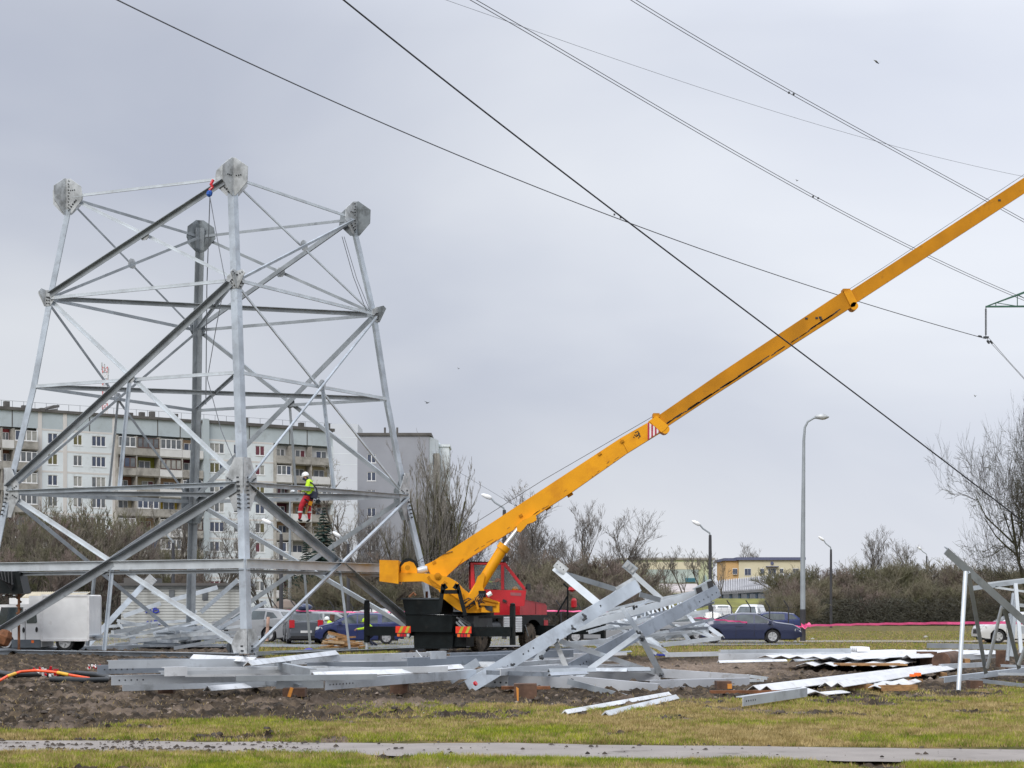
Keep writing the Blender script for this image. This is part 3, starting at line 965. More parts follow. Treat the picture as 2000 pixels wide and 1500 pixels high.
# roof furniture
hut = MB().prism([(u_of(102), 3, 29.4), (u_of(130), 3, 29.4), (u_of(130), 3, 30.0), (u_of(102), 3, 29.6)], (0, 2, 0)).build('roof_hut', CONC, blk)
MB().prism([(u_of(101), 2.8, 29.65), (u_of(132), 2.8, 30.15), (u_of(132), 2.8, 30.5), (u_of(120), 2.8, 30.4)], (0, 2.4, 0)).build('hut_roof', ROOFD, blk)
for px, h in ((20, .9), (55, .5), (285, .7), (262, .5), (305, .9), (350, .8), (487, 1.0), (597, .8), (648, 1.0)):
    MB().rng((u_of(px) - .35, 1, 29.4), (u_of(px) + .35, 1.7, 29.4 + h)).build('vent', ROOFD, blk)
rl = MB()
for px in range(-40, 650, 22): rl.tube((u_of(px), .3, 29.4), (u_of(px), .3, 30.3), .03, n=4)
rl.tube((X_L, .3, 30.3), (X_R, .3, 30.3), .025, n=4)
rl.build('roof_rail', GREYW, blk)

# ---- red and white radio mast on a roof far behind
MR = pm('mast_red', (0.55, 0.16, 0.16), 0.7); MW = pm('mast_white', (0.62, 0.60, 0.60), 0.7)
YM = 420
mast = thing('radio_mast', 'slim red and white lattice radio mast rising behind the apartment block roof', 'mast', at(205, 1190, YM) * 1 - V((0, 0, CH)))
ms = 0
for q_ in range(8):
    y0, y1 = 812 - q_ * 12, 800 - q_ * 12
    mb = MB()
    for a, b2 in ((-5, -5), (5, 5)):
        mb.tube(at(205 + a, y0, YM), at(205 + b2, y1, YM), .11, n=4)
        mb.tube(at(205 + a, y0, YM), at(205 - a, y0, YM), .07, n=4)
    mb.tube(at(200, y0, YM), at(210, y1, YM), .08, n=4).tube(at(210, y0, YM), at(200, y1, YM), .08, n=4)
    mb.build('mast_section', MR if q_ % 2 else MW, mast)
for px, y0, y1 in ((199, 722, 708), (204, 728, 711), (212, 728, 718), (211, 760, 722)):
    MB().tube(at(px, y0, YM), at(px, y1, YM), .16, n=6).build('antenna', PLATE, mast)
MB().tube(at(205, 1180, YM), at(205, 812, YM), .7, n=6).build('mast_base', CONC, mast)

# ---- lilac gable of the second block
Y2 = 300
b2k = thing('apartment_block', 'lilac-grey apartment block gable end with two columns of windows behind the bare trees', 'building', at(770, 1190, Y2) - V((0, 0, CH)))
def R2(px0, px1, py0, py1, y0, y1):
    a = at(px0, py0, Y2); b_ = at(px1, py1, Y2)
    return (a.x, y0, max(b_.z, 0) if py0 < py1 else a.z), (b_.x, y1, a.z)
hs = []
a0 = at(698, 851, Y2); a1 = at(838, 852, Y2)
rows2 = [887, 922, 957, 992, 1027, 1062, 1097]
for py in rows2:
    p = at(717, py + 17, Y2); q_ = at(734, py, Y2)
    hs.append((p.x, q_.x, p.z, q_.z))
wall_with_holes(a0.x, a1.x, 0, a0.z, hs, Y2, Y2 + .3).build('wall', LILAC, b2k)
MB().rng((a0.x + .1, Y2 + .3, 0), (a1.x - .1, Y2 + 14, a0.z - .2)).build('rear_body', LILAC, b2k)
for h in hs:
    fr, pn = win_mesh(h[1] - h[0], h[3] - h[2], 2)
    o = place('window', fr, V((h[0], Y2 + .12, h[2])) - b2k.location, b2k)
    for i in range(2): place('pane', pn, ((h[1] - h[0]) * i / 2, 0, 0), o)
MB().rng((a0.x - .3, Y2 - .25, a0.z), (a1.x + .4, Y2 + 14, a0.z + .45)).build('roof_edge', ROOFD, b2k)
c0 = at(838.5, 1190, Y2).x; 
MB().prism([(c0, Y2 + .1, 0), (c0 + 1.2, Y2 + 7, 0), (c0 + 1.2, Y2 + 14, 0), (c0, Y2 + 14, 0)], (0, 0, a0.z - .1)).build('side_wall', PANEL, b2k)
MB().rng((c0 + .6, Y2 + 3, 0), (c0 + 1.5, Y2 + 9, a0.z - 2.6)).build('balcony_stack', PARA, b2k)
MB().rng((c0 + .9, Y2 + 9, 0), (c0 + 2.9, Y2 + 16, a0.z - 1.0)).rng((c0 + .8, Y2 + 8.8, a0.z - 1.0), (c0 + 3.1, Y2 + 16, a0.z - .6)).build('rear_bay', PANEL, b2k)
for px in (752, 762, 776): MB().tube(at(px, 848, Y2 + 3), at(px, 835, Y2 + 3), .18, n=5).build('antenna', ROOFD, b2k)
# ---- very pale block between the two
Y3 = 380
WHT = pm('white_render', (0.56, 0.59, 0.64), 0.9, var=0.03, scale=0.2)
b3 = thing('apartment_block', 'nearly white windowless end of an apartment block between the panel block and the lilac one', 'building', at(672, 1190, Y3) - V((0, 0, CH)))
p, q_ = at(640, 828, Y3), at(699, 828, Y3)
MB().rng((p.x, Y3, 0), (q_.x, Y3 + 12, p.z)).build('wall', WHT, b3)
lb = MB()
for py in (855, 886, 907, 938, 970, 1002): z = at(0, py, Y3).z; lb.rng((p.x, Y3 - .02, z - .05), (q_.x, Y3 + .1, z + .05))
lb.build('panel_joint', PANEL, b3)

# ---- far low buildings on the right
def far_box(nm, lab, px0, px1, py0, py1, Y, dep, mat, cat='building', roof=None, ground=True):
    p, q_ = at(px0, py0, Y), at(px1, py1, Y)
    z0 = 0 if ground else q_.z
    t_ = thing(nm, lab, cat, ((p.x + q_.x) / 2, Y, 0))
    MB().rng((p.x, Y, z0), (q_.x, Y + dep, p.z)).build('wall', mat, t_)
    if roof: MB().rng((p.x - .5, Y - .5, p.z), (q_.x + .5, Y + dep, p.z + roof[0])).build('roof_edge', roof[1], t_)
    return t_
BLR = pm('blue_roof_trim', (0.10, 0.11, 0.19), 0.7)
CREAM = pm('cream_render', (0.60, 0.55, 0.40), 0.9, var=0.05, scale=0.2)
APR = pm('apricot_render', (0.55, 0.36, 0.17), 0.9, var=0.06, scale=0.2)
PGRN = pm('pale_green_cladding', (0.47, 0.50, 0.33), 0.9, var=0.08, scale=0.1)
YCR = 360
cb = far_box('office_building', 'cream two-storey building with blue roof trim and round vent beyond the hedge', 1443, 1568, 1094, 1140, YCR, 16, CREAM, roof=(.55, BLR))
p, q_ = at(1418, 1095, YCR), at(1443, 1095, YCR)
MB().rng((p.x, YCR + .4, 0), (q_.x, YCR + 16, p.z)).build('orange_wing', APR, cb)
MB().rng((p.x - .4, YCR - .1, p.z), (q_.x - .51, YCR + 16, p.z + .5)).build('roof_edge', BLR, cb)
for px0, px1, py0, py1 in ((1431, 1440, 1110, 1122), (1454, 1467, 1110, 1124), (1485, 1492, 1110, 1122), (1500, 1516, 1110, 1128), (1523, 1530, 1110, 1120), (1548, 1560, 1110, 1124)):
    a_, c_ = at(px0, py0, YCR - .08), at(px1, py1, YCR - .08)
    w_ = MB().rng((a_.x, YCR - .10, c_.z), (c_.x, YCR + .05, a_.z)).build('window', FRAME, cb)
    for f0, f1 in ((.05, .48), (.52, .95)):
        MB().rng((a_.x + (c_.x - a_.x) * f0, YCR - .14, c_.z + .1), (a_.x + (c_.x - a_.x) * f1, YCR - .11, a_.z - .1)).build('pane', PANES[0], w_)
MB().tube(at(1508, 1100, YCR - .2), at(1508, 1100, YCR + .2), .32, n=16).tube(at(1508, 1100, YCR - .25), at(1508, 1100, YCR - .2), .28, n=16).build('round_vent', BLR, cb)
MB().rng(tuple(at(1497, 1107.5, YCR - .9)), tuple(at(1520, 1106, YCR))).build('porch_roof', BLR, cb)
gb = far_box('industrial_hall', 'pale green and cream industrial hall behind thin bare trees left of the office building', 1215, 1392, 1093, 1150, 390, 30, PGRN, roof=(.4, PARA))
a_, c_ = at(1235, 1098, 389.6), at(1368, 1112, 389.6)
MB().rng((a_.x, 389.5, c_.z), (c_.x, 389.9, a_.z)).build('cream_band', CREAM, gb)
a_, c_ = at(1262, 1112, 389.6), at(1364, 1138, 389.6)
MB().rng((a_.x, 389.55, c_.z), (c_.x, 389.95, a_.z)).build('glazed_front', pm('pale_glazing', (0.40, 0.47, 0.44), 0.4, var=0.2, scale=0.15), gb)
a_, c_ = at(1338, 1129, 389.6), at(1358, 1137, 389.6)
MB().rng((a_.x, 389.4, c_.z), (c_.x, 389.54, a_.z)).build('teal_door', pm('teal', (0.03, 0.14, 0.19), 0.6), gb)
MB().prism([at(1372, 1138, 389), at(1384, 1138, 389), at(1378, 1122, 389)], (0, 6, 0)).build('glass_peak', pm('pale_teal', (0.35, 0.47, 0.45), 0.5), gb)
# long low workshop with a corrugated roof that climbs to the right (it runs away from us)
RFC = pm('corrugated_roof', (0.40, 0.40, 0.415), 0.7, var=0.1, scale=0.6)
wk = thing('workshop', 'long low workshop with ribbed grey roof and blue wall above the grass bank', 'building', at(1480, 1190, 300) - V((0, 0, CH)))
A0, A1 = at(1385, 1135, 268), at(1640, 1108, 330)      # upper edge
B0, B1 = at(1385, 1156, 262), at(1640, 1140, 322)      # eaves
n = 64
mb = MB()
for i in range(n):
    f0, f1 = i / n, (i + .5) / n
    lo0, lo1 = B0.lerp(B1, f0), B0.lerp(B1, f1); up0, up1 = A0.lerp(A1, f0), A0.lerp(A1, f1)
    mb.add([lo0, lo1, up1, up0, lo0 - V((0, 0, .3)), lo1 - V((0, 0, .3)), up1 - V((0, 0, .3)), up0 - V((0, 0, .3))], [(0, 1, 2, 3), (4, 5, 6, 7), (0, 1, 5, 4), (0, 3, 7, 4), (1, 2, 6, 5)])
mb.build('roof_rib', RFC, wk)
mb = MB().add([B0 - V((0, 0, .18)), B1 - V((0, 0, .18)), A1 - V((0, 0, .18)), A0 - V((0, 0, .18)), B0 - V((0, 0, .5)), B1 - V((0, 0, .5)), A1 - V((0, 0, .5)), A0 - V((0, 0, .5))], [(0, 1, 2, 3), (4, 5, 6, 7), (0, 1, 5, 4), (3, 2, 6, 7)])
mb.build('roof', pm('roof_valley', (0.26, 0.26, 0.275), 0.8), wk)
mb.build('roof_underside', ROOFD, wk) if False else None
W0, W1 = at(1388, 1156, 264), at(1640, 1140, 324)
MB().prism([V((W0.x, W0.y, 0)), V((W1.x, W1.y, 0)), V((W1.x, W1.y, W1.z)), V((W0.x, W0.y, W0.z))], (0, 4, 0)).build('wall', pm('blue_wall', (0.12, 0.17, 0.25), 0.8, var=0.1, scale=.2), wk)
for i in range(10):
    p, q_ = W0.lerp(W1, .02 + i * .06), W0.lerp(W1, .06 + i * .06)
    MB().prism([V((p.x, p.y - .1, 2.4)), V((q_.x, q_.y - .1, 2.4)), V((q_.x, q_.y - .1, 4.0)), V((p.x, p.y - .1, 4.0))], (0, -.08, 0)).build('window', PANES[1], wk)
# second lower roof with reddish edge left of it
w2 = thing('workshop', 'low shed with pale sloping roof partly hidden behind the collapsed lattice section', 'building', at(1320, 1190, 260) - V((0, 0, CH)))
a_, c_ = at(1230, 1140, 262), at(1372, 1155, 256)
MB().prism([(a_.x, 256, c_.z), (a_.x, 262, a_.z), (c_.x, 262, a_.z), (c_.x, 256, c_.z)], (0, 0, -.25)).build('roof', pm('pale_roof', (0.42, 0.38, 0.37), 0.8, var=.15, scale=.4), w2)
MB().rng((a_.x, 257, 0), (c_.x, 262, c_.z - .3)).build('wall', PARA, w2)
# grass bank below the workshop
bk = MB().prism([V((at(1180, 0, 215).x, 205, 0)), V((at(1180, 0, 215).x, 232, 3.0)), V((at(1180, 0, 215).x, 262, 3.0)), V((at(1180, 0, 215).x, 262, 0))], (46, 0, 0)).build('grass_bank', pm('bank_grass', (0.15, 0.15, 0.03), 0.95, var=0.3, scale=0.3, bump=.3, bscale=3))
struct(bk)

# ---- white site container with blue graffiti behind the tower
YC = 96
sh = thing('site_container', 'white site hut with horizontal ribs, dark flat roof and blue graffiti behind the tower leg', 'hut', at(340, 1190, YC) - V((0, 0, CH)))
p, q_ = at(236, 1144, YC), at(470, 1144, YC)
mb = MB().rng((p.x, YC + .05, .2), (q_.x, YC + 2.6, p.z))
SID = pm('siding', (0.40, 0.41, 0.39), 0.7, var=0.06, scale=1.2, dirt=((0.22, 0.22, 0.20), 1.0, (0.45, 0.7)))
mb.build('body', SID, sh)
nb_ = 18
plank = MB().prism([(0, 0, 0), (0, -.035, .015), (0, -.012, (p.z - .2) / nb_ - .012), (0, 0, (p.z - .2) / nb_ - .012)], (q_.x - p.x, 0, 0)).mesh('siding_board', SID)
for i in range(nb_): place('siding_board', plank, V((p.x, YC + .05, .2 + i * (p.z - .2) / nb_)) - sh.location, sh)
MB().rng((p.x - .3, YC - .3, p.z), (q_.x + .3, YC + 3, p.z + .14)).rng((at(240, 0, YC).x, YC + .2, p.z + .14), (at(300, 0, YC).x, YC + 2.4, p.z + .42)).build('roof', ROOFD, sh)
gf = MB()
def stroke(pts, r=.035):
    gf.path([at(x, y, YC - .02) for x, y in pts], r, 4)
for oy, sc_, ox in ((1192, 1.0, 284), (1216, .8, 286)):
    stroke([(ox, oy), (ox + 3, oy - 4 * sc_), (ox + 1, oy + 5 * sc_), (ox + 5, oy + 3 * sc_)]); stroke([(ox + 7, oy + 4 * sc_), (ox + 9, oy - 5 * sc_), (ox + 12, oy + 4 * sc_), (ox + 8, oy)])
    stroke([(ox + 22, oy - 4 * sc_), (ox + 16, oy - 5 * sc_), (ox + 15, oy + 3 * sc_), (ox + 20, oy + 5 * sc_), (ox + 25, oy + 3 * sc_)]); stroke([(ox + 17, oy - 1), (ox + 25, oy - 2), (ox + 26, oy + 4)])
gf.build('graffiti', BLUE, sh)
for px in (265, 330, 395):
    MB().rng(tuple(at(px, 1172, YC - .03)), tuple(V((at(px + 11, 1152, YC).x, YC + .06, at(px + 11, 1152, YC).z)))).build('window', PANES[1], sh) if px != 265 else None
# cream-roofed low shed behind the white van
ls = thing('shed', 'low shed with cream corrugated roof behind the white crew van', 'shed', at(100, 1190, 92) - V((0, 0, CH)))
p, q_ = at(42, 1156, 92), at(158, 1167, 92)
mb = MB()
for i in range(30):
    x0 = p.x + (q_.x - p.x) * i / 30
    mb.prism([(x0, 92, q_.z), (x0 + .07, 92, q_.z + .03), (x0 + .1, 92, q_.z)], (0.2, 1.2, p.z - q_.z))
mb.build('roof_corrugation', pm('cream_roof', (.50, .45, .34), .8), ls)
MB().prism([(p.x, 92, q_.z), (q_.x, 92, q_.z), (q_.x, 93.2, p.z), (p.x, 93.2, p.z)], (0, 0, -.06)).build('roof', MATS['cream_roof'], ls)
MB().rng((p.x + .1, 92.1, .1), (q_.x - .1, 94, q_.z - .07)).build('wall', SID, ls)
# bright white strip buildings seen through the trees at the foot of the block
# ================================================================== TREES
def tubes(segs, name, mat, n=3):
    A = np.array([s[0] for s in segs], float); B = np.array([s[1] for s in segs], float)
    ra = np.array([s[2] for s in segs]); rb_ = np.array([s[3] for s in segs])
    k = len(segs)
    D = B - A; D /= np.maximum(np.linalg.norm(D, axis=1, keepdims=True), 1e-9)
    ref = np.where(np.abs(D[:, 2:3]) < .9, np.array([[0, 0, 1.]]), np.array([[1., 0, 0]]))
    U = np.cross(D, ref); U /= np.linalg.norm(U, axis=1, keepdims=True)
    W = np.cross(D, U)
    ang = np.arange(n) * 2 * np.pi / n
    ring = U[:, None] * np.cos(ang)[None, :, None] + W[:, None] * np.sin(ang)[None, :, None]
    P = np.concatenate([A[:, None] + ring * ra[:, None, None], B[:, None] + ring * rb_[:, None, None]], 1).reshape(-1, 3)
    f = np.array([(i, (i + 1) % n, n + (i + 1) % n, n + i) for i in range(n)])
    Q = (f[None] + (np.arange(k) * 2 * n)[:, None, None]).reshape(-1)
    me = bpy.data.meshes.new(name)
    me.vertices.add(len(P)); me.vertices.foreach_set('co', P.ravel())
    me.loops.add(len(Q)); me.loops.foreach_set('vertex_index', Q)
    me.polygons.add(len(Q) // 4); me.polygons.foreach_set('loop_start', np.arange(len(Q) // 4) * 4)
    me.update(calc_edges=True)
    me.materials.append(mat)
    return me
def rdir(d, ang, rs):
    a = d.orthogonal().normalized()
    a.rotate(Quaternion(d, rs.uniform(0, 2 * math.pi)))
    return (d * math.cos(ang) + a * math.sin(ang)).normalized()
def grow(h, seed, trunk_h=.25, stems=1, spread=.6, up=.25, levels=4, kids=(5, 5, 4, 4), ratio=.62, r0=.16, rmin=.012, lean=.15, wig=.16, seg=3, stem_spread=.3, droop=0.0):
    """a bare tree: returns (trunk segments, twig segments)"""
    rs = random.Random(seed)
    big, small = [], []
    def limb(p, d, L, r, lv):
        pts = [p]
        dd = d
        n_ = max(2, seg if lv < levels else 2)
        for i in range(n_):
            dd = (dd + V((rs.gauss(0, wig), rs.gauss(0, wig), rs.gauss(0, wig * .6) + up * .25 * (1 if lv < levels else .3) - droop * .3 * lv / levels))).normalized()
            pts.append(pts[-1] + dd * (L / n_))
        r1 = max(rmin * .6, r * (.45 if lv else .6))
        for i in range(n_):
            fa = r + (r1 - r) * i / n_; fb = r + (r1 - r) * (i + 1) / n_
            (big if lv <= 1 else small).append((tuple(pts[i]), tuple(pts[i + 1]), fa, fb))
        if lv >= levels: return
        for k in range(kids[min(lv, len(kids) - 1)]):
            f = rs.uniform(trunk_h if lv == 0 else .25, 1.0)
            i = min(int(f * n_), n_ - 1); g = f * n_ - i
            q_ = pts[i].lerp(pts[i + 1], g)
            di = (pts[i + 1] - pts[i]).normalized()
            nd = rdir(di, spread * rs.uniform(.6, 1.3), rs)
            nd = (nd + V((0, 0, up))).normalized()
            limb(q_, nd, L * ratio * rs.uniform(.65, 1.15) * (1 - .35 * f if lv == 0 else 1), max(rmin, (r + (r1 - r) * f) * .55), lv + 1)
    for s_ in range(stems):
        if stems == 1: d = V((rs.gauss(0, lean * .4), rs.gauss(0, lean * .4), 1)).normalized()
        else:
            a = 2 * math.pi * s_ / stems + rs.random()
            ss = stem_spread * rs.uniform(.4, 1.2)
            d = V((math.cos(a) * ss, math.sin(a) * ss, 1)).normalized()
        limb(V((rs.gauss(0, .1) * (stems > 1), rs.gauss(0, .1) * (stems > 1), -.1)), d, h * rs.uniform(.55, .68), r0 * (1 if stems == 1 else .6), 0)
    mz = float(np.percentile([s[1][2] for s in small], 98.8))
    k = h / mz
    sc_ = lambda L: [(tuple(c * k for c in a), tuple(c * k for c in b_), ra, rb2) for a, b_, ra, rb2 in L]
    return sc_(big), sc_(small)
TREE = {}
def tree_kind(key, h, bark, twig, **kw):
    big, small = grow(h, **kw)
    TREE[key] = (tubes(big, 'trunk', bark, 5), tubes(small, 'crown', twig, 3), h)
tree_kind('spread_a', 12, BARK, TWIG, seed=1, levels=5, kids=(9, 5, 4, 4, 3), spread=.62, up=.26, r0=.22, rmin=.012, ratio=.62, trunk_h=.2)
tree_kind('spread_b', 12, BARK, TWIG, seed=2, levels=5, kids=(10, 5, 4, 4, 3), spread=.55, up=.34, r0=.2, rmin=.012, ratio=.60, trunk_h=.2)
tree_kind('upright', 14, BARK_G, TWIG_P, seed=3, stems=9, levels=4, kids=(11, 6, 4, 3), spread=.40, up=.42, r0=.22, rmin=.013, ratio=.46, stem_spread=.22, trunk_h=.15, wig=.09)
tree_kind('birch', 14, BARK, TWIG_P, seed=4, levels=4, kids=(13, 6, 5, 3), spread=.85, up=.18, r0=.16, rmin=.014, ratio=.42, droop=.25)
tree_kind('thicket_a', 8, BARK, TWIG_G, seed=5, stems=7, levels=4, kids=(8, 6, 5, 3), spread=.6, up=.35, r0=.15, rmin=.018, ratio=.55, stem_spread=.6, trunk_h=.08)
tree_kind('thicket_b', 8, BARK, TWIG_R, seed=6, stems=8, levels=4, kids=(8, 6, 5, 3), spread=.6, up=.35, r0=.15, rmin=.018, ratio=.52, stem_spread=.55, trunk_h=.05)
tree_kind('bush_a', 5, BARK, TWIG_G, seed=7, stems=12, levels=3, kids=(11, 9, 8), spread=.6, up=.25, r0=.07, rmin=.015, ratio=.55, stem_spread=1.0, trunk_h=.05)
tree_kind('bush_b', 5, BARK, TWIG_R, seed=8, stems=12, levels=3, kids=(11, 9, 8), spread=.6, up=.3, r0=.07, rmin=.015, ratio=.52, stem_spread=.9, trunk_h=.05)
tree_kind('bush_c', 5, BARK, pm('straw_twigs', (0.22, 0.185, 0.135), 0.95, 0.0, 0.3, 0.4, col2=(0.15, 0.15, 0.085)), seed=27, stems=9, levels=3, kids=(10, 9, 7), spread=.7, up=.2, r0=.06, rmin=.012, ratio=.6, stem_spread=.8, trunk_h=.05)
tree_kind('mossy', 13, pm('mossy_bark_dark', (0.055, 0.06, 0.018), 0.95, 0.0, 0.3, 1.2, col2=(0.03, 0.027, 0.022)), pm('dark_twigs', (0.05, 0.05, 0.022), 0.95, 0.0, 0.35, 0.6, col2=(0.06, 0.048, 0.042)), seed=19, stems=3, levels=5, kids=(8, 6, 5, 4, 3), spread=.66, up=.12, r0=.34, rmin=.010, ratio=.66, stem_spread=.8, wig=.2, trunk_h=.1)
tree_kind('sapling', 7, BARK, TWIG, seed=12, levels=4, kids=(8, 6, 4, 3), spread=.6, up=.3, r0=.09, rmin=.012, ratio=.5)
# spruce: whorls of drooping needle sprays
def spruce(h, seed):
    rs = random.Random(seed)
    tr = [((0, 0, 0), (0, 0, h * .97), .16, .02)]
    sm_ = []
    z = .6
    while z < h * .985:
        Rr = (h - z) * .27 + .12
        for k in range(9):
            a = rs.uniform(0, 6.283); L = Rr * rs.uniform(.75, 1.15)
            p = V((0, 0, z)); d = V((math.cos(a), math.sin(a), rs.uniform(-.35, .05)))
            e = p + d * L
            sm_.append((tuple(p), tuple(e), .05, .02))
            for q_ in range(9):
                f = (q_ + 1) / 9.5
                b_ = p.lerp(e, f)
                for sd_ in (-1, 1):
                    s2 = V((-math.sin(a), math.cos(a), 0)) * sd_ * L * .32 * (1.15 - f) + d * L * .16 - V((0, 0, .10 * L))
                    sm_.append((tuple(b_), tuple(b_ + s2), .055, .012))
        z += .26 + .02 * (h - z) * .3
    return tubes(tr, 'trunk', BARK, 5), tubes(sm_, 'crown', NEEDLE, 3), h
TREE['spruce'] = spruce(11, 3)
def beside(px, base):
    marks = [(0, 'by the left picture edge'), (95, 'above the white crew van'), (205, 'left of the long rear diagonals'), (262, 'above the end plate of the leaning bar'), (318, 'left of the rear tower leg'), (400, 'right of the rear tower leg'), (512, 'right of the front tower leg'), (680, 'right of the spruces'),
             (760, 'behind the counterweight'), (850, 'under the boom foot'), (915, 'behind the red cab'), (1040, 'right of the red cab'), (1110, 'above the red bonnet end'), (1180, 'behind the raised bars'), (1235, 'left of the industrial hall'), (1500, 'in front of the long grey roof'), (1560, 'at the tall lamp post'), (1630, 'by the bent-arm lamp'),
             (1700, 'right of the bent-arm lamp'), (1800, 'below the faint lamp'), (1880, 'behind the leaning white post'), (1960, 'behind the right-hand frame')]
    return base + ' ' + min(marks, key=lambda m: abs(m[0] - px))[1]
def tree(key, px, py_top, Y, lab, nm='bare_tree', wscale=1.0, rz=None, cat='tree', group=None):
    tr, cr_, h = TREE[key]
    top = CH + (YH - py_top) / FPX * Y
    s_ = top / h
    if key.startswith('spread'): wscale *= 1.3
    if key.startswith(('bush', 'thicket')) and px > 900: s_ *= .90
    b_ = at(px, YH, Y)
    t_ = thing(nm, lab, cat, (b_.x, Y, 0), rz if rz is not None else (px * 1.7) % 6.283, group, local=True)
    t_.scale = (s_ * wscale, s_ * wscale, s_)
    place('trunk', tr, (0, 0, 0), t_); place('crown', cr_, (0, 0, 0), t_)
    return t_
GT = 'bare trees of the dense thicket at the left edge'
for i, (px, top, Y) in enumerate([(-60, 1000, 148), (-25, 985, 152), (8, 992, 140), (30, 1003, 150), (55, 990, 156), (82, 1000, 143), (108, 985, 150), (135, 996, 158), (160, 983, 147), (188, 1002, 152), (212, 985, 160), (235, 1012, 150),
                                    (-40, 1050, 132), (15, 1060, 128), (70, 1046, 130), (120, 1062, 126), (170, 1050, 131), (215, 1066, 128)]):
    tree(('thicket_a', 'thicket_b')[i % 2], px, top + 18, Y, beside(px, 'front-row' * (Y < 135) + 'back-row' * (Y >= 135) + ' leafless many-stemmed thicket tree'), 'thicket_tree', .95, group=GT)
GM = 'bare trees growing at the foot of the long panel block'
for i, (px, top, Y, k, w_) in enumerate([(262, 1010, 175, 'spread_a', .9), (292, 1030, 165, 'sapling', 1.4), (318, 985, 180, 'spread_b', .8), (345, 1070, 170, 'thicket_a', .8), (372, 1100, 160, 'thicket_b', .9), (250, 985, 190, 'birch', .8),
                                          (428, 1008, 190, 'spread_a', .75), (455, 1060, 180, 'sapling', 1), (512, 1035, 195, 'spread_b', .75), (540, 1080, 180, 'sapling', 1.1), (400, 1070, 185, 'sapling', 1)]):
    tree(k, px, top, Y, beside(px, 'leafless tree before the panel block'), 'bare_tree', w_, group=GM)
tree('spruce', 632, 988, 175, 'tall dark green spruce below the climbing worker', 'spruce_tree')
tree('spruce', 598, 1048, 168, 'shorter dark spruce left of the tall one', 'spruce_tree', rz=2)
tree('spruce', 655, 1085, 170, 'lowest dark spruce right of the tall spruce', 'spruce_tree', 1.3, rz=1)
tree('spruce', 575, 1100, 172, 'squat dark spruce at the left end of the spruce row', 'spruce_tree', 1.5, rz=4)
tree('birch', 692, 905, 200, 'pale drooping birch in front of the nearly white wall', 'birch_tree', .8)
tree('birch', 735, 960, 190, 'drooping birch in front of the lilac gable', 'birch_tree', .9, rz=.5)
tree('spread_b', 768, 1010, 180, 'leafless tree in front of the lilac gable above the crane counterweight', 'bare_tree', .8)
tree('spread_a', 715, 1040, 170, 'leafless low tree left of the crane counterweight', 'bare_tree', 1.0)
tree('spread_b', 665, 1045, 185, 'leafless tree right of the spruces', 'bare_tree', .9)
tree('upright', 856, 893, 165, 'tall broom-shaped bare tree with many upright stems right of the lilac block', 'bare_tree', 1.0, rz=1.2)
tree('upright', 800, 960, 172, 'broom-shaped bare tree half hidden by the right tower leg', 'bare_tree', .85, rz=3.2)
tree('spread_b', 905, 1000, 170, 'bare tree behind the foot of the crane boom', 'bare_tree', .8)
tree('birch', 1000, 948, 185, 'slender birch rising just above the crane boom', 'birch_tree', .8, rz=2.5)
tree('spread_a', 958, 1015, 165, 'bare tree directly behind the red crane cab', 'bare_tree', .9)
tree('thicket_b', 1020, 1030, 160, 'bare multi-stemmed tree right of the lift cylinder', 'bare_tree', .9)
tree('spread_a', 1092, 966, 152, 'broad bare tree with long forked limbs right of the boom', 'bare_tree', .82, rz=.4)
tree('spread_b', 1128, 985, 158, 'bare tree close behind the broad forked one', 'bare_tree', .75, rz=2.2)
tree('spread_a', 1172, 1003, 160, 'bare tree at the right end of the row behind the crane', 'bare_tree', .85, rz=4.4)
tree('spread_b', 1060, 1010, 166, 'bare tree left of the broad forked one', 'bare_tree', .9, rz=5.2)
GH = 'brownish bare bushes in the hedge behind the crane'
for i, (px, top, Y) in enumerate([(840, 1120, 140), (880, 1110, 142), (915, 1100, 140), (1035, 1100, 142), (1058, 1085, 145), (1082, 1095, 138), (1105, 1080, 142), (1128, 1090, 139), (1150, 1076, 144), (1172, 1086, 140), (1196, 1090, 145), (1218, 1100, 141), (1238, 1112, 146),
                                    (1040, 1140, 118), (1068, 1136, 120), (1096, 1142, 117), (1124, 1138, 119), (1150, 1144, 118), (1180, 1135, 121), (1210, 1145, 120), (700, 1115, 140), (740, 1105, 145), (780, 1112, 142), (660, 1120, 140)]):
    tree(('bush_b', 'thicket_b', 'bush_c')[i % 3], px, top + (i * 31 % 25 - 12) * .7, Y, beside(px, ('low front' if Y < 130 else 'taller back') + ' reddish-brown bare bush'), 'bush', 1.25, cat='bush', group=GH)
for px, top, w_, lab in ((1243, 1072, 1.0, 'small bare tree left of the industrial hall'), (1300, 1086, .9, 'thin bare tree in front of the cream band of the industrial hall'), (1345, 1070, 1.0, 'small bare tree right of the hall windows'), (1378, 1075, 1.0, 'small bare tree just left of the dark lamp post'),
                         (1415, 1078, 1.2, 'bare tree covering the left end of the cream office building'), (1275, 1100, 1.2, 'low bare tree in front of the industrial hall')):
    tree('sapling', px, top, 235, lab, 'bare_tree', w_)
tree('spread_b', 1503, 1067, 420, 'faint bare tree crown above the cream office building', 'bare_tree', .8)
GR = 'bare bushes of the long hedge along the right side of the field'
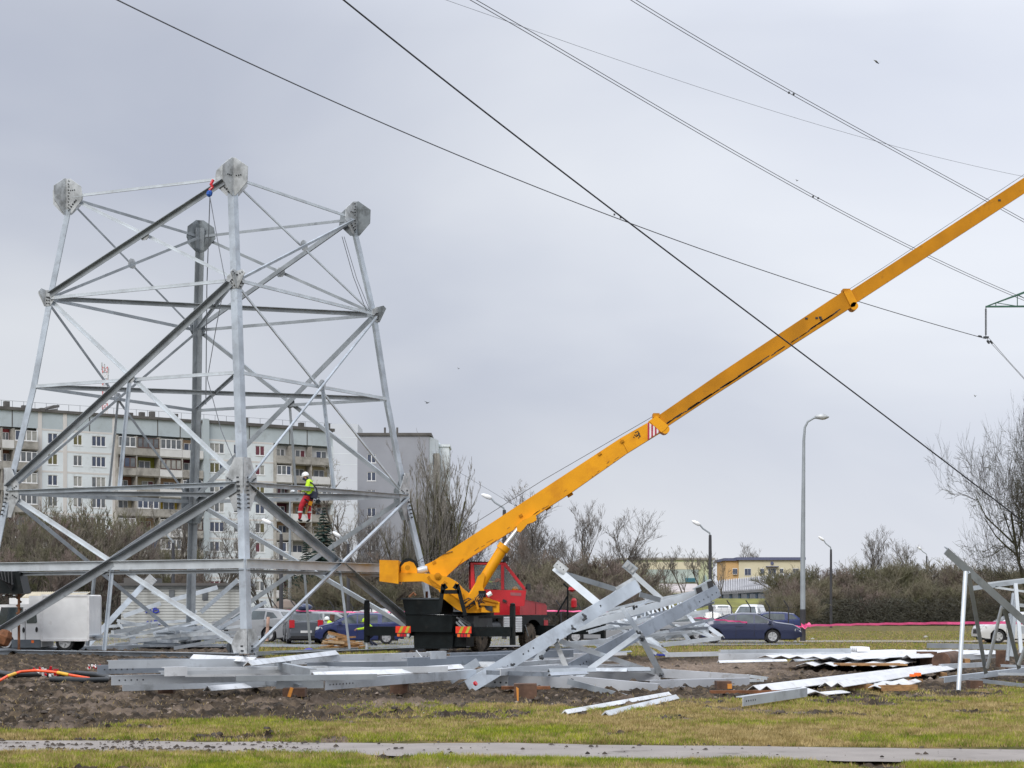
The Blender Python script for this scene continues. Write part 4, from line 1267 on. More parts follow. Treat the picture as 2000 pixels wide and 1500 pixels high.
for i, (px, top, Y, w_) in enumerate([(1565, 1108, 205, 1.3), (1598, 1103, 208, 1.2), (1632, 1100, 204, 1.2), (1662, 1104, 208, 1.2), (1694, 1100, 205, 1.2), (1726, 1096, 209, 1.2), (1757, 1092, 206, 1.2), (1790, 1090, 210, 1.2), (1822, 1090, 206, 1.2), (1856, 1094, 209, 1.2), (1888, 1098, 205, 1.2), (1922, 1100, 208, 1.2), (1955, 1100, 205, 1.2), (1990, 1100, 208, 1.2), (2030, 1100, 206, 1.2), (2075, 1100, 206, 1.2),
                                        (1545, 1122, 180, 1.1), (1562, 1132, 170, 1.1), (1528, 1152, 150, 1.0), (1548, 1150, 160, 1.1), (1500, 1172, 165, 1.0),
                                        (1590, 1140, 190, 1.3), (1625, 1135, 192, 1.3), (1660, 1140, 190, 1.3), (1695, 1136, 191, 1.3), (1730, 1140, 190, 1.3), (1765, 1134, 192, 1.3), (1800, 1140, 190, 1.3), (1836, 1136, 191, 1.3), (1870, 1140, 190, 1.3), (1905, 1138, 192, 1.3), (1940, 1140, 190, 1.3), (1980, 1138, 190, 1.3), (2020, 1138, 190, 1.3), (2070, 1138, 190, 1.3)]):
    tree(('bush_a', 'bush_c', 'thicket_b', 'bush_b', 'thicket_a', 'bush_c', 'bush_a')[i % 7], px, top + (i * 37 % 29 - 14) * (.9 if i > 20 else .35), Y, beside(px, ('near' if Y < 185 else 'front-row' if Y < 200 else 'back-row') + ' grey-brown hedge bush'), 'bush', w_, cat='bush', group=GR)
tree('spread_b', 1665, 1038, 215, 'bare tree standing tallest out of the right-hand hedge', 'bare_tree', .75, rz=.3)
tree('spread_a', 1800, 1058, 225, 'bare tree rising above the hedge beside the faint lamp', 'bare_tree', .9)
tree('spread_a', 1760, 1075, 225, 'bare tree crown just above the hedge left of the faint lamp', 'bare_tree', .9, rz=2)
tree('mossy', 2048, 815, 105, 'large mossy bare tree reaching into the picture at the right edge', 'bare_tree', .52, rz=1.1)
# hard dark base of the hedge: last year's ground growth
hb = np.random.RandomState(5)
segs = []
for i in range(9000):
    px = hb.uniform(1560, 2120); Yh = hb.uniform(183, 192)
    X = (px - 1000) / FPX * Yh
    z = hb.uniform(0, 1.0) ** 1.3 * 2.6
    a = hb.uniform(0, 6.28)
    segs.append(((X, Yh, z), (X + math.cos(a) * .6, Yh + math.sin(a) * .6, z + hb.uniform(-.1, .6)), .03, .01))
o = bpy.data.objects.new('undergrowth', tubes(segs, 'undergrowth', pm('undergrowth_twigs', (0.06, 0.058, 0.042), 0.95, var=.4, scale=.8), 3)); COL.objects.link(o); o['kind'] = 'stuff'
segs = []
for i in range(9000):
    px = hb.uniform(-80, 1240); Yh = hb.uniform(122, 135)
    X = (px - 1000) / FPX * Yh
    z = hb.uniform(0, 1.0) ** 1.3 * (3.0 if px < 250 or px > 1000 else 1.6)
    a = hb.uniform(0, 6.28)
    segs.append(((X, Yh, z), (X + math.cos(a) * .5, Yh + math.sin(a) * .5, z + hb.uniform(-.1, .5)), .025, .01))
o = bpy.data.objects.new('undergrowth', tubes(segs, 'undergrowth', MATS['undergrowth_twigs'], 3)); COL.objects.link(o); o['kind'] = 'stuff'
# ================================================================== CARS
def paint(nm, c, **k): return pm(nm, c, 0.28, 0.15, 0.04, 1.5, coat=0.6, **k)
P_NAVY = paint('paint_navy', (0.022, 0.030, 0.075)); P_BLUE = paint('paint_blue', (0.018, 0.030, 0.12)); P_SILV = paint('paint_silver', (0.30, 0.31, 0.32))
P_GREY = paint('paint_grey', (0.085, 0.095, 0.11)); P_WHITE = paint('paint_white', (0.68, 0.69, 0.70)); P_TEAL = paint('paint_teal', (0.05, 0.12, 0.16)); P_BRONZE = paint('paint_bronze', (0.33, 0.31, 0.29))
TAIL = pm('tail_light', (0.55, 0.02, 0.03), 0.2, spec=.6); HEADL = pm('head_light', (0.55, 0.57, 0.55), 0.12, 0.2, spec=.8); PLAT = pm('number_plate', (0.7, 0.7, 0.68), 0.5)
BLKPL = pm('black_plastic', (0.02, 0.02, 0.022), 0.6)
def ip(pts, x):
    return float(np.interp(x, [p[0] for p in pts], [p[1] for p in pts]))
PROF = {
 'sedan': dict(L=4.80, W=.905, R=.325, wx=(1.00, -1.76), top=[(-2.40, .80), (-2.30, 1.02), (-1.75, 1.10), (-1.05, 1.38), (-.4, 1.45), (.25, 1.43), (1.15, 1.02), (2.0, .90), (2.32, .72), (2.40, .50)],
               belt=[(-2.4, .78), (-1.8, .93), (0, .93), (1.1, .92), (2.0, .80), (2.4, .50)], side=[[(-1.52, .98), (-1.05, 1.29), (-.78, 1.34), (-.78, .97)], [(-.70, .97), (-.70, 1.35), (-.25, 1.375), (.1, 1.365), (.1, .965)], [(.17, .965), (.17, 1.355), (.35, 1.31), (.98, .98)]],
               ws=((.32, 1.40), (1.06, 1.05)), rw=((-.98, 1.385), (-1.68, 1.10))),
 'hatch': dict(L=4.1, W=.87, R=.31, wx=(1.30, -1.25), top=[(-2.05, .60), (-2.0, .95), (-1.85, 1.05), (-1.45, 1.36), (-.8, 1.45), (.1, 1.46), (.45, 1.40), (1.25, 1.0), (1.85, .86), (2.02, .65), (2.05, .5)],
               belt=[(-2.05, .6), (-1.9, .98), (0, .93), (1.2, .90), (1.8, .80), (2.05, .5)], side=[[(-1.62, 1.05), (-1.32, 1.30), (-1.05, 1.33), (-1.05, 1.01)], [(-.85, .99), (-.85, 1.345), (.05, 1.37), (.05, .965)], [(.12, .965), (.12, 1.365), (.4, 1.31), (1.0, .97)]],
               ws=((.52, 1.36), (1.18, 1.03)), rw=((-1.50, 1.34), (-1.93, 1.03))),
 'wagon': dict(L=4.6, W=.88, R=.32, wx=(1.40, -1.30), top=[(-2.30, .6), (-2.26, 1.0), (-2.15, 1.10), (-1.95, 1.42), (-1.0, 1.50), (.2, 1.48), (.5, 1.42), (1.3, 1.0), (2.1, .86), (2.28, .7), (2.3, .5)],
               belt=[(-2.3, .6), (-2.1, 1.0), (0, .95), (1.3, .92), (2.1, .8), (2.3, .5)], side=[[(-2.0, 1.05), (-1.88, 1.35), (-1.1, 1.40), (-1.1, 1.02)], [(-1.0, 1.02), (-1.0, 1.40), (-.3, 1.40), (-.3, .99)], [(-.2, .99), (-.2, 1.40), (.35, 1.36), (1.02, .98)]],
               ws=((.56, 1.38), (1.24, 1.03)), rw=((-2.0, 1.40), (-2.2, 1.08))),
 'suv': dict(L=4.55, W=.91, R=.36, wx=(1.38, -1.28), top=[(-2.27, .7), (-2.24, 1.05), (-2.1, 1.18), (-1.75, 1.56), (-.9, 1.67), (.1, 1.66), (.5, 1.58), (1.2, 1.14), (2.0, 1.0), (2.25, .8), (2.27, .6)],
             belt=[(-2.27, .7), (-2.0, 1.15), (0, 1.07), (1.2, 1.05), (2.0, .95), (2.27, .6)], side=[[(-1.75, 1.20), (-1.45, 1.46), (-1.1, 1.50), (-1.1, 1.14)], [(-1.0, 1.13), (-1.0, 1.53), (-.25, 1.55), (-.25, 1.10)], [(-.15, 1.10), (-.15, 1.55), (.35, 1.50), (.95, 1.10)]],
             ws=((.55, 1.53), (1.14, 1.17)), rw=((-1.82, 1.52), (-2.12, 1.18))),
 'van': dict(L=4.9, W=.95, R=.33, wx=(1.45, -1.5), top=[(-2.45, .7), (-2.43, 1.7), (-2.3, 1.93), (.2, 1.95), (.85, 1.85), (1.65, 1.15), (2.3, 1.0), (2.43, .8), (2.45, .6)],
             belt=[(-2.45, .7), (-2.3, 1.1), (1.6, 1.05), (2.3, .95), (2.45, .6)], side=[[(.1, 1.12), (.1, 1.68), (.6, 1.68), (1.3, 1.12)]], ws=((.92, 1.78), (1.58, 1.2)), rw=((-2.35, 1.75), (-2.40, 1.2)))}
_wheel = {}
def wheel_meshes(r, muddy=False):
    if (r, muddy) in _wheel: return _wheel[(r, muddy)]
    w_ = .22
    ty = MB().lathe([(r * .66, -w_ / 2), (r * .93, -w_ / 2), (r, -w_ * .36), (r, w_ * .36), (r * .93, w_ / 2), (r * .66, w_ / 2), (r * .62, w_ * .3), (r * .62, -w_ * .3)], (0, 0, 0), (0, 1, 0), 24)
    rm = MB().lathe([(r * .66, .05), (r * .66, w_ * .47), (r * .58, w_ * .49), (r * .54, .03)], (0, 0, 0), (0, 1, 0), 24)
    for k in range(5):
        a = k * 2 * math.pi / 5
        c, s_ = math.cos(a), math.sin(a)
        rm.bar((c * r * .08, w_ * .42, s_ * r * .08), (c * r * .62, w_ * .44, s_ * r * .62), .075, .04, (0, 1, 0))
    rm.lathe([(r * .14, .03), (r * .14, w_ * .5)], (0, 0, 0), (0, 1, 0), 12)
    dk = MB().lathe([(r * .6, .0), (r * .6, .02)], (0, 0, 0), (0, 1, 0), 16)
    _wheel[(r, muddy)] = (ty.mesh('tyre', MUDTYRE if muddy else RUB, smooth=40), rm.mesh('rim', RIM, smooth=30), dk.mesh('brake_disc', BLKPL))
    return _wheel[(r, muddy)]
def add_wheel(root, x, y, z, r, side, muddy=False):
    ty, rm, dk = wheel_meshes(r, muddy)
    wh = bpy.data.objects.new('wheel', ty); COL.objects.link(wh); wh.parent = root
    wh.location = (x, y, z)
    if side < 0: wh.rotation_euler = (0, 0, math.pi)
    place('rim', rm, (0, 0, 0), wh); place('brake_disc', dk, (0, 0, 0), wh)
def car(kind, loc, rz, mat, lab, nm='parked_car', cat='car', group=None, extras=True, sc=1.0):
    P = PROF[kind]
    root = thing(nm, lab, cat, loc, rz, group, local=True)
    root.scale = (sc, sc, sc)
    L, W, Rw = P['L'], P['W'], P['R']
    ra = Rw + .07
    st = sorted(set([round(x, 4) for x in np.linspace(-L / 2, L / 2, 34)] + [p[0] for p in P['top']] + [round(wx + ra * math.cos(a), 4) for wx in P['wx'] for a in np.linspace(0, math.pi, 13)]))
    mb = MB()
    def width(x):
        f = abs(x) / (L / 2)
        return W * (1 - .16 * max(0, (f - .72) / .28) ** 2)
    def sect(x):
        zt = ip(P['top'], x); zb_ = min(ip(P['belt'], x), zt - .02); w_ = width(x)
        zl = .22 + .10 * max(0, (abs(x) / (L / 2) - .85) / .15)
        for wx in P['wx']:
            if abs(x - wx) < ra: zl = max(zl, Rw + math.sqrt(max(0, ra * ra - (x - wx) ** 2)))
        zm = max(.50, zl + .004)
        wt = w_ - .05 - .42 * max(0, zt - zb_ - .05)
        wt = max(wt, w_ * .60)
        zb2 = max(zb_, zm + .01); zt = max(zt, zb2 + .015)
        return [(w_ - .03, zl), (w_, zm), (w_ + .008, (zm + zb2) / 2), (w_ - .012, zb2 - .008), (w_ - .045, zb2), (wt + .02, zt - .035 if zt - zb2 > .06 else zt - .004), (wt - .09, zt), (wt * .5, zt + .015), (0, zt + .02)], (w_, wt, zb2, zt)
    n = 17
    for x in st:
        s_, _ = sect(x)
        ring = [(x, y, z) for y, z in s_] + [(x, -y, z) for y, z in s_[-2::-1]]
        mb.v += [V(p) for p in ring]
    for i in range(len(st) - 1):
        for k in range(n - 1):
            a = i * n + k
            mb.f.append((a, a + 1, a + n + 1, a + n)); mb.m.append(0)
    mb.f += [tuple(range(n))[::-1], tuple(range((len(st) - 1) * n, len(st) * n))]; mb.m += [0, 0]
    body = mb.build('body', mat, root, smooth=28)
    # under-body and wheel wells
    ub = MB().rng((-L / 2 + .25, -W + .12, .16), (L / 2 - .25, W - .12, .34))
    for wx in P['wx']: ub.rng((wx - ra, -W + .22, .3), (wx + ra, W - .22, .3 + ra + .06))
    ub.build('underbody', BLKPL, root)
    def side_y(x, z):
        _, (w_, wt, zb2, zt) = sect(x)
        f = (z - zb2) / max(.05, zt - .035 - zb2)
        return (w_ - .045) + (wt + .02 - (w_ - .045)) * min(1, max(0, f))
    for sg in (-1, 1):
        for poly in P['side']:
            vs = [(x, sg * (side_y(x, z) + .010), z) for x, z in poly]
            m2 = MB().prism(vs, (0, -sg * .006, 0)); m2.build('side_window', GLASS, root)
        # door gaps, sill strip, handles
        if extras:
            for wnd in P['side'][1:]:
                x = wnd[0][0] - .04
                MB().rng((x - .006, sg * (width(x) - .02), .32), (x + .006, sg * (width(x) + .011), ip(P['belt'], x) - .02)).build('door_gap', BLKPL, root)
            dl = MB()
            x = P['side'][-1][-1][0]
            dl.rng((x - .006, sg * (width(x) - .02), .36), (x + .006, sg * (width(x) + .011), .88))
            dl.build('door_gap', BLKPL, root)
            for wnd in P['side'][:2] if len(P['side']) > 1 else []:
                x = wnd[-1][0] + .05 if wnd is P['side'][0] else wnd[0][0] + .12
                MB().rng((x, sg * (width(x) + .005), .80), (x + .17, sg * (width(x) + .03), .83)).build('door_handle', mat, root)
            xm = P['side'][-1][-1][0] - .12
            MB().box((xm, sg * (W + .07), ip(P['belt'], xm) + .07), (.16, .20, .13)).build('wing_mirror', mat, root)
    # screens
    for (x0, z0), (x1, z1), nm_ in ((*P['ws'], 'windscreen'), (*P['rw'], 'rear_window')):
        _, (w0, wt0, _, zt0) = sect(x0); _, (w1, wt1, _, zt1) = sect(x1)
        d = V((z0 - z1, 0, x1 - x0)) if x1 > x0 else V((-(z0 - z1), 0, x0 - x1)); d.normalize()
        q_ = []
        for k in range(5):
            f = k / 4
            x = x0 + (x1 - x0) * f; _, (w_, wt, _, zt) = sect(x)
            q_.append((x, wt - .10, zt + .012))
        vs = [V((x, y, z)) + d * .010 for x, y, z in q_] + [V((x, -y, z)) + d * .010 for x, y, z in q_]
        m2 = MB().add(vs, [(k, k + 1, 5 + k + 1, 5 + k) for k in range(4)])
        m2.build(nm_, GLASS, root)
    zh = ip(P['belt'], L / 2 - .25)
    for sg in (-1, 1):
        xf = L / 2 - .16
        MB().prism([(xf + .13, sg * (W - .42), zh - .14), (xf + .10, sg * (W - .17), zh - .14), (xf - .20, sg * (W + .0 - .02), zh - .10), (xf - .18, sg * (W - .03), zh + .00), (xf + .05, sg * (W - .20), zh + .01), (xf + .10, sg * (W - .42), zh)], (.02, 0, .005)).build('headlight', HEADL, root)
        zt_ = .92 if kind != 'sedan' else .80
        MB().rng((-L / 2 - .015, sg * (W * .84 - .20), zt_ - .16), (-L / 2 + .16, sg * (W * .84 + .045), zt_ + (.06 if kind == 'sedan' else .20))).build('tail_light', TAIL, root)
    MB().rng((-L / 2 - .03, -.26, .52), (-L / 2 + .02, .26, .63)).build('number_plate', PLAT, root)
    MB().rng((L / 2 - .02, -.35, .46), (L / 2 + .012, .35, .66)).build('grille', BLKPL, root)
    MB().rng((-L / 2 - .02, -W + .16, .24), (-L / 2 + .15, W - .16, .38)).build('rear_valance', BLKPL, root)
    for wx in P['wx']:
        for sg in (-1, 1): add_wheel(root, wx, sg * (W - .13), Rw, Rw, sg)
    return root
def onlot(px, Y): p = at(px, YH, Y); return V((p.x, Y, 0.03))
car('sedan', onlot(1465, 88.5), R(-3), P_NAVY, 'dark navy saloon parked on the grass edge just left of the tall grey lamp post', sc=1.0)
car('wagon', onlot(1998, 88.5), math.pi, P_WHITE, 'white car whose front end shows behind the steel frame at the right edge')
car('hatch', onlot(702, 86), math.pi + R(4), P_BLUE, 'bright blue hatchback facing left behind the black outrigger beam')
gw = car('wagon', onlot(592, 88), R(100), P_GREY, 'dark grey estate car seen from behind with a blue roof box')
rbx = MB().lathe([(.05, -1.0), (.22, -.92), (.28, -.4), (.28, .6), (.18, .95), (.04, 1.0)], (0, 0, 0), (1, 0, 0), 12)
for i, p in enumerate(rbx.v): rbx.v[i] = V((p.x - .5, p.y * 1.45, p.z * .62 + 1.72))
rbo = rbx.build('roof_box', pm('roof_box_blue', (0.04, 0.06, 0.13), 0.3, coat=.3), gw, smooth=50)
car('suv', onlot(498, 92), math.pi - R(22), P_SILV, 'silver off-roader with tall red tail lights just right of the front tower leg')
car('hatch', onlot(558, 98), math.pi - R(8), P_WHITE, 'white hatchback between the silver off-roader and the grey estate')
car('wagon', onlot(640, 96), R(8), P_SILV, 'silver estate car right of the grey estate with the roof box')
car('hatch', onlot(600, 108), R(4), P_TEAL, 'dark teal car in the second row behind the grey estate')
car('hatch', onlot(1176, 89), math.pi, P_SILV, 'silver hatchback seen through the lower bars of the collapsed lattice section')
car('hatch', onlot(1310, 96), math.pi + R(5), P_SILV, 'silver car with one wheel showing left of the navy saloon')
car('van', onlot(1465, 128), R(180 + 72), P_WHITE, 'white van in the back row behind the navy saloon roof')
car('van', onlot(1405, 140), R(90), P_WHITE, 'white van seen from behind beside the dark lamp post')
car('hatch', onlot(1500, 112), R(185), P_BLUE, 'blue car behind the bonnet of the navy saloon')
car('wagon', onlot(1350, 118), R(172), P_SILV, 'silver estate car in the middle row left of the dark lamp post')
car('sedan', onlot(1270, 122), R(5), P_BRONZE, 'bronze saloon in the middle row behind the collapsed lattice section')
car('wagon', onlot(715, 112), R(10), P_SILV, 'silver estate in the second row above the blue hatchback roof')
car('suv', onlot(762, 114), R(-10), P_GREY, 'dark off-roader in the second row behind the black truck tail')
car('hatch', onlot(870, 105), R(180), P_SILV, 'silver car seen between the black stand and the truck deck')
car('sedan', onlot(1120, 118), R(0), P_WHITE, 'white saloon in the second row right of the red bonnet')
car('hatch', onlot(445, 104), R(175), P_BRONZE, 'bronze car in the second row left of the silver off-roader')

# ---- white crew van with box body
cv = thing('crew_van', 'white crew-cab van with a large white box body behind the left side of the tower', 'van', (at(75, YH, 73.5).x, 73.5, 0), math.pi, local=True)
# local +x is forward (to the left in the picture); wheels at photo x=24 and 138
PXM = FPX / 73.5
def lx(px): return -(px - 75) / PXM
def lz(py): return CH + (YH - py) / PXM - .0
def vpoly(pts, y0, y1, nm, mat, parent=cv, **k):
    return MB().prism([(lx(a), y0, lz(b_)) for a, b_ in pts], (0, y1 - y0, 0)).build(nm, mat, parent, **k)
bodyp = [(93, 1187), (93, 1263), (40, 1263), (33, 1252), (24, 1247), (10, 1247), (2, 1262), (-30, 1262), (-34, 1236), (-28, 1222), (-10, 1214), (4, 1184), (14, 1181), (60, 1180), (88, 1181)]
vpoly(bodyp, -.98, .98, 'cab_body', WPAINT)
vpoly([(92, 1248.5), (92, 1264), (36, 1264), (36, 1248.5)], -1.0, 1.0, 'lower_trim', pm('grey_trim', (.10, .12, .14), .6))
for sg in (-1, 1):
    y = sg * .985
    MB().prism([(lx(a), y, lz(b_)) for a, b_ in ((64, 1196), (83, 1191), (85, 1215), (82, 1217), (65, 1217))], (0, sg * .012, 0)).build('side_window', GLASS, cv)
    MB().prism([(lx(a), y, lz(b_)) for a, b_ in ((16, 1186), (58, 1186), (56, 1212), (40, 1221), (14, 1221), (9, 1214))], (0, sg * .012, 0)).build('side_window', GLASS, cv)
    for px, py in ((59, 1230), (84, 1229)):
        MB().prism([(lx(px) + .05 * math.cos(a), y, lz(py) + .11 * math.sin(a)) for a in np.linspace(0, 5.6, 9)], (0, sg * .02, 0)).build('door_handle', BLKPL, cv)
    for px in (62, 36, 92): MB().rng((lx(px) - .008, y - sg * .01, lz(1262)), (lx(px) + .008, y + sg * .006, lz(1190))).build('door_gap', BLKPL, cv)
    MB().rng((lx(79), y, lz(1255)), (lx(74), y + sg * .02, lz(1250))).build('side_marker', ORANGE, cv)
    MB().box((lx(3), sg * 1.12, lz(1216)), (.18, .2, .3)).build('wing_mirror', BLKPL, cv)
MB().prism([(lx(-9), -.85, lz(1213)), (lx(-9), .85, lz(1213)), (lx(4), .80, lz(1187)), (lx(4), -.80, lz(1187))], (.02, 0, .01)).build('windscreen', GLASS, cv)
box = MB().rng((lx(94), -1.05, lz(1250)), (lx(185), 1.05, lz(1164))).build('box_body', WPAINT, cv)
MB().rng((lx(94) + .5, -1.0, lz(1188)), (lx(94), 1.0, lz(1164))).build('wind_deflector', WPAINT, cv)
tr_ = MB()
for x in (lx(94.5), lx(184.5)):
    for y in (-1.06, 1.06): tr_.rng((x - .04, y - .02, lz(1250)), (x + .04, y + .02, lz(1164)))
for z in (lz(1163.5), lz(1249.5)):
    for y in (-1.06, 1.06): tr_.rng((lx(94), y - .021, z - .04), (lx(185), y + .021, z + .04))
tr_.build('box_edge_trim', pm('trim_white', (.72, .72, .72), .5), box)['kind'] = 'stuff'
MB().rng((lx(95), -.9, .42), (lx(182), .9, lz(1250) - .02)).build('chassis', BLKPL, cv)
MB().rng((lx(186), -.3, .5), (lx(205), .3, .6)).rng((lx(168), -1.0, lz(1243)), (lx(190), 1.0, lz(1240))).build('tow_bar', STEEL, cv)
for wx in (24, 138):
    for sg in (-1, 1): add_wheel(cv, lx(wx), sg * .88, .36, .36, sg)
rk = MB()
for x0, x1 in ((16, 40), (20, 36)): rk.bar((lx(x0), .8, lz(1163)), (lx(x1), .8, lz(1163)), .03, .03)
for x in (16, 40): rk.bar((lx(x), .8, lz(1182)), (lx(x), .8, lz(1163)), .03, .03)
rk.bar((lx(140), .9, lz(1158)), (lx(182), .9, lz(1158)), .03, .03).bar((lx(150), .9, lz(1164)), (lx(150), .9, lz(1158)), .03, .03).bar((lx(175), .9, lz(1164)), (lx(175), .9, lz(1158)), .03, .03)
rk.build('roof_rack', STEEL_B, cv)
tag(MB().rng(tuple(at(18, 1168, 80)), tuple(at(92, 1180, 81))).build('roof_crate', WPAINT), 'long grey-white crate on the roof of the crew van', 'crate')

# ---- dark drill rig part hanging in from the left edge
dr = thing('drill_rig', 'black drill head with brown auger at the left edge by the white van', 'drill rig', (at(20, YH, 70).x, 70, 0))
MB().prism([at(-60, 1114, 69.6), at(30, 1116, 69.6), at(42, 1155, 69.6), at(36, 1160, 69.6), at(-60, 1158, 69.6)], (0, .9, 0)).build('drill_head', BLK, dr)
MB().prism([at(28, 1116, 69.5), at(36, 1115, 69.5), at(46, 1158, 69.5), at(38, 1160, 69.5)], (0, 1.1, 0)).build('guard_plate', BLK, dr)
hs_ = MB()
for k in range(5): hs_.path([at(-5 + k * 7, 1116, 69.4), at(0 + k * 6, 1130 + k * 3, 69.3), at(14 + k * 3, 1140, 69.4), at(22, 1152, 69.5)], .03, 5)
hs_.build('hydraulic_hose', BLACKW, dr)['kind'] = 'stuff'
MB().tube(at(37, 1160, 70), at(37, 1272, 70), .05, n=8).build('auger_rod', RUST, dr)
au = MB()
for k in range(26):
    a = k * .8; c = at(37, 1160 + k * 1.9, 70)
    c2 = at(37, 1160 + (k + 1) * 1.9, 70); a2 = a + .8
    au.add([c, c + V((math.cos(a), math.sin(a), 0)) * .12, c2 + V((math.cos(a2), math.sin(a2), 0)) * .12, c2, ], [(0, 1, 2, 3)])
au.build('auger_flight', RUST, dr)
tag(MB().lathe([(.1, -.3), (.26, -.2), (.3, .1), (.2, .3), (.05, .34)], at(8, 1247, 69), (.4, 0, 1), 7).build('rusty_counterweight', RUST), 'rusty brown earth-caked drill bit at the left edge beside the van wheel', 'steel block')
# ================================================================== MOBILE CRANE
TH = R(25)
FW = V((math.sin(TH), math.cos(TH), 0)); RT = V((math.cos(TH), -math.sin(TH), 0))
G0 = V((-2.98, 70.6, 0))
crane = thing('mobile_crane', 'yellow telescopic crane on black truck chassis with red cabs, boom raised right', 'crane', G0)
def T(u, s, z): return G0 + RT * u + FW * s + V((0, 0, z))
def cbox(u0, u1, s0, s1, z0, z1, nm, mat, parent=None, mb=None):
    own = mb is None
    mb = mb or MB()
    ps = [T(u, s, z) for u in (u0, u1) for s in (s0, s1) for z in (z0, z1)]
    mb.add(ps, [(0, 1, 3, 2), (4, 6, 7, 5), (0, 4, 5, 1), (2, 3, 7, 6), (0, 2, 6, 4), (1, 5, 7, 3)])
    if own: return mb.build(nm, mat, parent or crane)
def cprism(pts_uz, s0, s1, nm, mat, parent=None):     # profile across the truck
    return MB().prism([T(u, s0, z) for u, z in pts_uz], FW * (s1 - s0)).build(nm, mat, parent or crane)
def sprism(pts_sz, u0, u1, nm, mat, parent=None, smooth=False):     # profile along the truck
    return MB().prism([T(u0, s, z) for s, z in pts_sz], RT * (u1 - u0)).build(nm, mat, parent or crane, smooth=smooth)
# chassis
cbox(-.55, .55, .6, 8.0, .55, 1.05, 'chassis_frame', BLK)
cbox(-1.25, 1.25, 1.3, 8.0, 1.30, 1.40, 'deck', BLK)
cbox(1.06, 1.26, 2.35, 3.8, .72, 1.30, 'side_skirt', BLK) if False else None
# rear tubs
cprism([(-1.30, 2.06), (.28, 2.06), (.32, 1.45), (-1.18, 1.45)], -.15, 1.0, 'rear_tub', BLK)
MB().prism([T(-1.34, -.2, 2.03), T(.32, -.2, 2.03), T(.32, 1.05, 2.03), T(-1.34, 1.05, 2.03)], (0, 0, .06)).build('tub_rim', DGREY, crane)
cprism([(-1.18, 1.45), (.75, 1.42), (.85, 1.30), (.80, .78), (-1.18, .78)], -.1, 1.25, 'rear_housing', BLK)
cprism([(-.95, .78), (.78, .78), (.72, .14), (-.92, .14)], .1, 1.3, 'rear_underframe', BLK)
cprism([(.55, .78), (1.25, .78), (1.25, .22), (.55, .22)], .25, .9, 'rear_box', BLK)
# right rear mudguard and toolbox
sprism([(.9, 1.38), (2.55, 1.38), (2.5, .72), (1.05, .72), (.85, 1.1)], .78, 1.25, 'mudguard', DGREY)
for a_, b_ in ((T(.70, .2, 1.28), T(1.30, .35, .72)), (T(.95, .2, 1.22), T(1.42, .4, .72))):
    MB().bar(a_, b_, .10, .07).build('support_strut', STEEL_D, crane)
# wheels
def big_wheel(u, s, r=.52, w_=.36):
    c = T(u, s, r)
    ax = RT
    ty = MB().lathe([(r * .55, -w_ / 2), (r * .88, -w_ / 2), (r * .97, -w_ * .42), (r * .97, w_ * .42), (r * .88, w_ / 2), (r * .55, w_ / 2)], c, ax, 28)
    o = ty.build('wheel', MUDTYRE, crane, smooth=40)
    tr = MB()
    for k in range(28):
        a = k * 2 * math.pi / 28
        d = V((0, 0, 1)) * math.sin(a) + FW * math.cos(a)
        tr.bar(c + d * r - ax * w_ * .42, c + d * r + ax * w_ * .08 + FW * 0, .05, .05, d)
        d = V((0, 0, 1)) * math.sin(a + .11) + FW * math.cos(a + .11)
        tr.bar(c + d * r + ax * w_ * .0, c + d * r + ax * w_ * .44, .05, .05, d)
    tr.build('tread', MUDTYRE, o)
    MB().lathe([(r * .54, -.12), (r * .54, .14), (r * .3, .05), (r * .16, .18), (.02, .2)], c, ax * (1 if u > 0 else -1), 20).build('rim', BLK, o, smooth=30)
for s in (1.75, 6.35):
    for u in (1.02, -1.02): big_wheel(u, s)
# front fender: arch in side profile
arch = [(5.35, 1.38), (7.35, 1.38), (7.75, .62), (7.6, .60)]
pts = [(5.35, 1.38), (7.45, 1.38), (7.75, .55), (7.55, .55)] + [(6.42 + .95 * math.cos(a), .55 + .68 * math.sin(a)) for a in np.linspace(.35, math.pi - .1, 10)] + [(5.35, .8)]
sprism(pts, .80, 1.26, 'front_fender', BLK)
sprism(pts, -1.26, -.80, 'front_fender', BLK)
cbox(-1.2, 1.2, 7.75, 8.05, .55, .95, 'front_bumper', RED)
cbox(1.0, 1.27, 7.5, 7.9, .60, 1.2, 'bumper_end', RED)
# louvred aluminium box
lb_ = cbox(1.02, 1.24, 3.55, 5.35, .72, 1.39, 'louvred_box', PLATE)
for k in range(9):
    z = .75 + k * .07
    MB().prism([T(1.24, 3.57, z), T(1.275, 3.57, z), T(1.24, 3.57, z + .055)], FW * 1.74).build('louvre', WPAINT, lb_)
# hood
sprism([(5.35, 1.42), (8.05, 1.42), (8.05, 1.78), (7.9, 1.86), (5.5, 2.06), (5.35, 2.06)], -1.0, 1.15, 'hood', RED)
sprism([(5.42, 2.052), (7.9, 1.858), (7.9, 1.875), (5.42, 2.07)], -1.02, 1.17, 'hood_cover', RED)
for s in (6.9,): cbox(1.15, 1.16, s, s + .02, 1.45, 1.9, 'hood_seam', BLKPL)
# turntable
MB().lathe([(1.0, 1.40), (1.0, 1.56), (.85, 1.60)], (T(0, 3.0, 0).x, T(0, 3.0, 0).y, 0), n=24).build('turntable', BLK, crane)
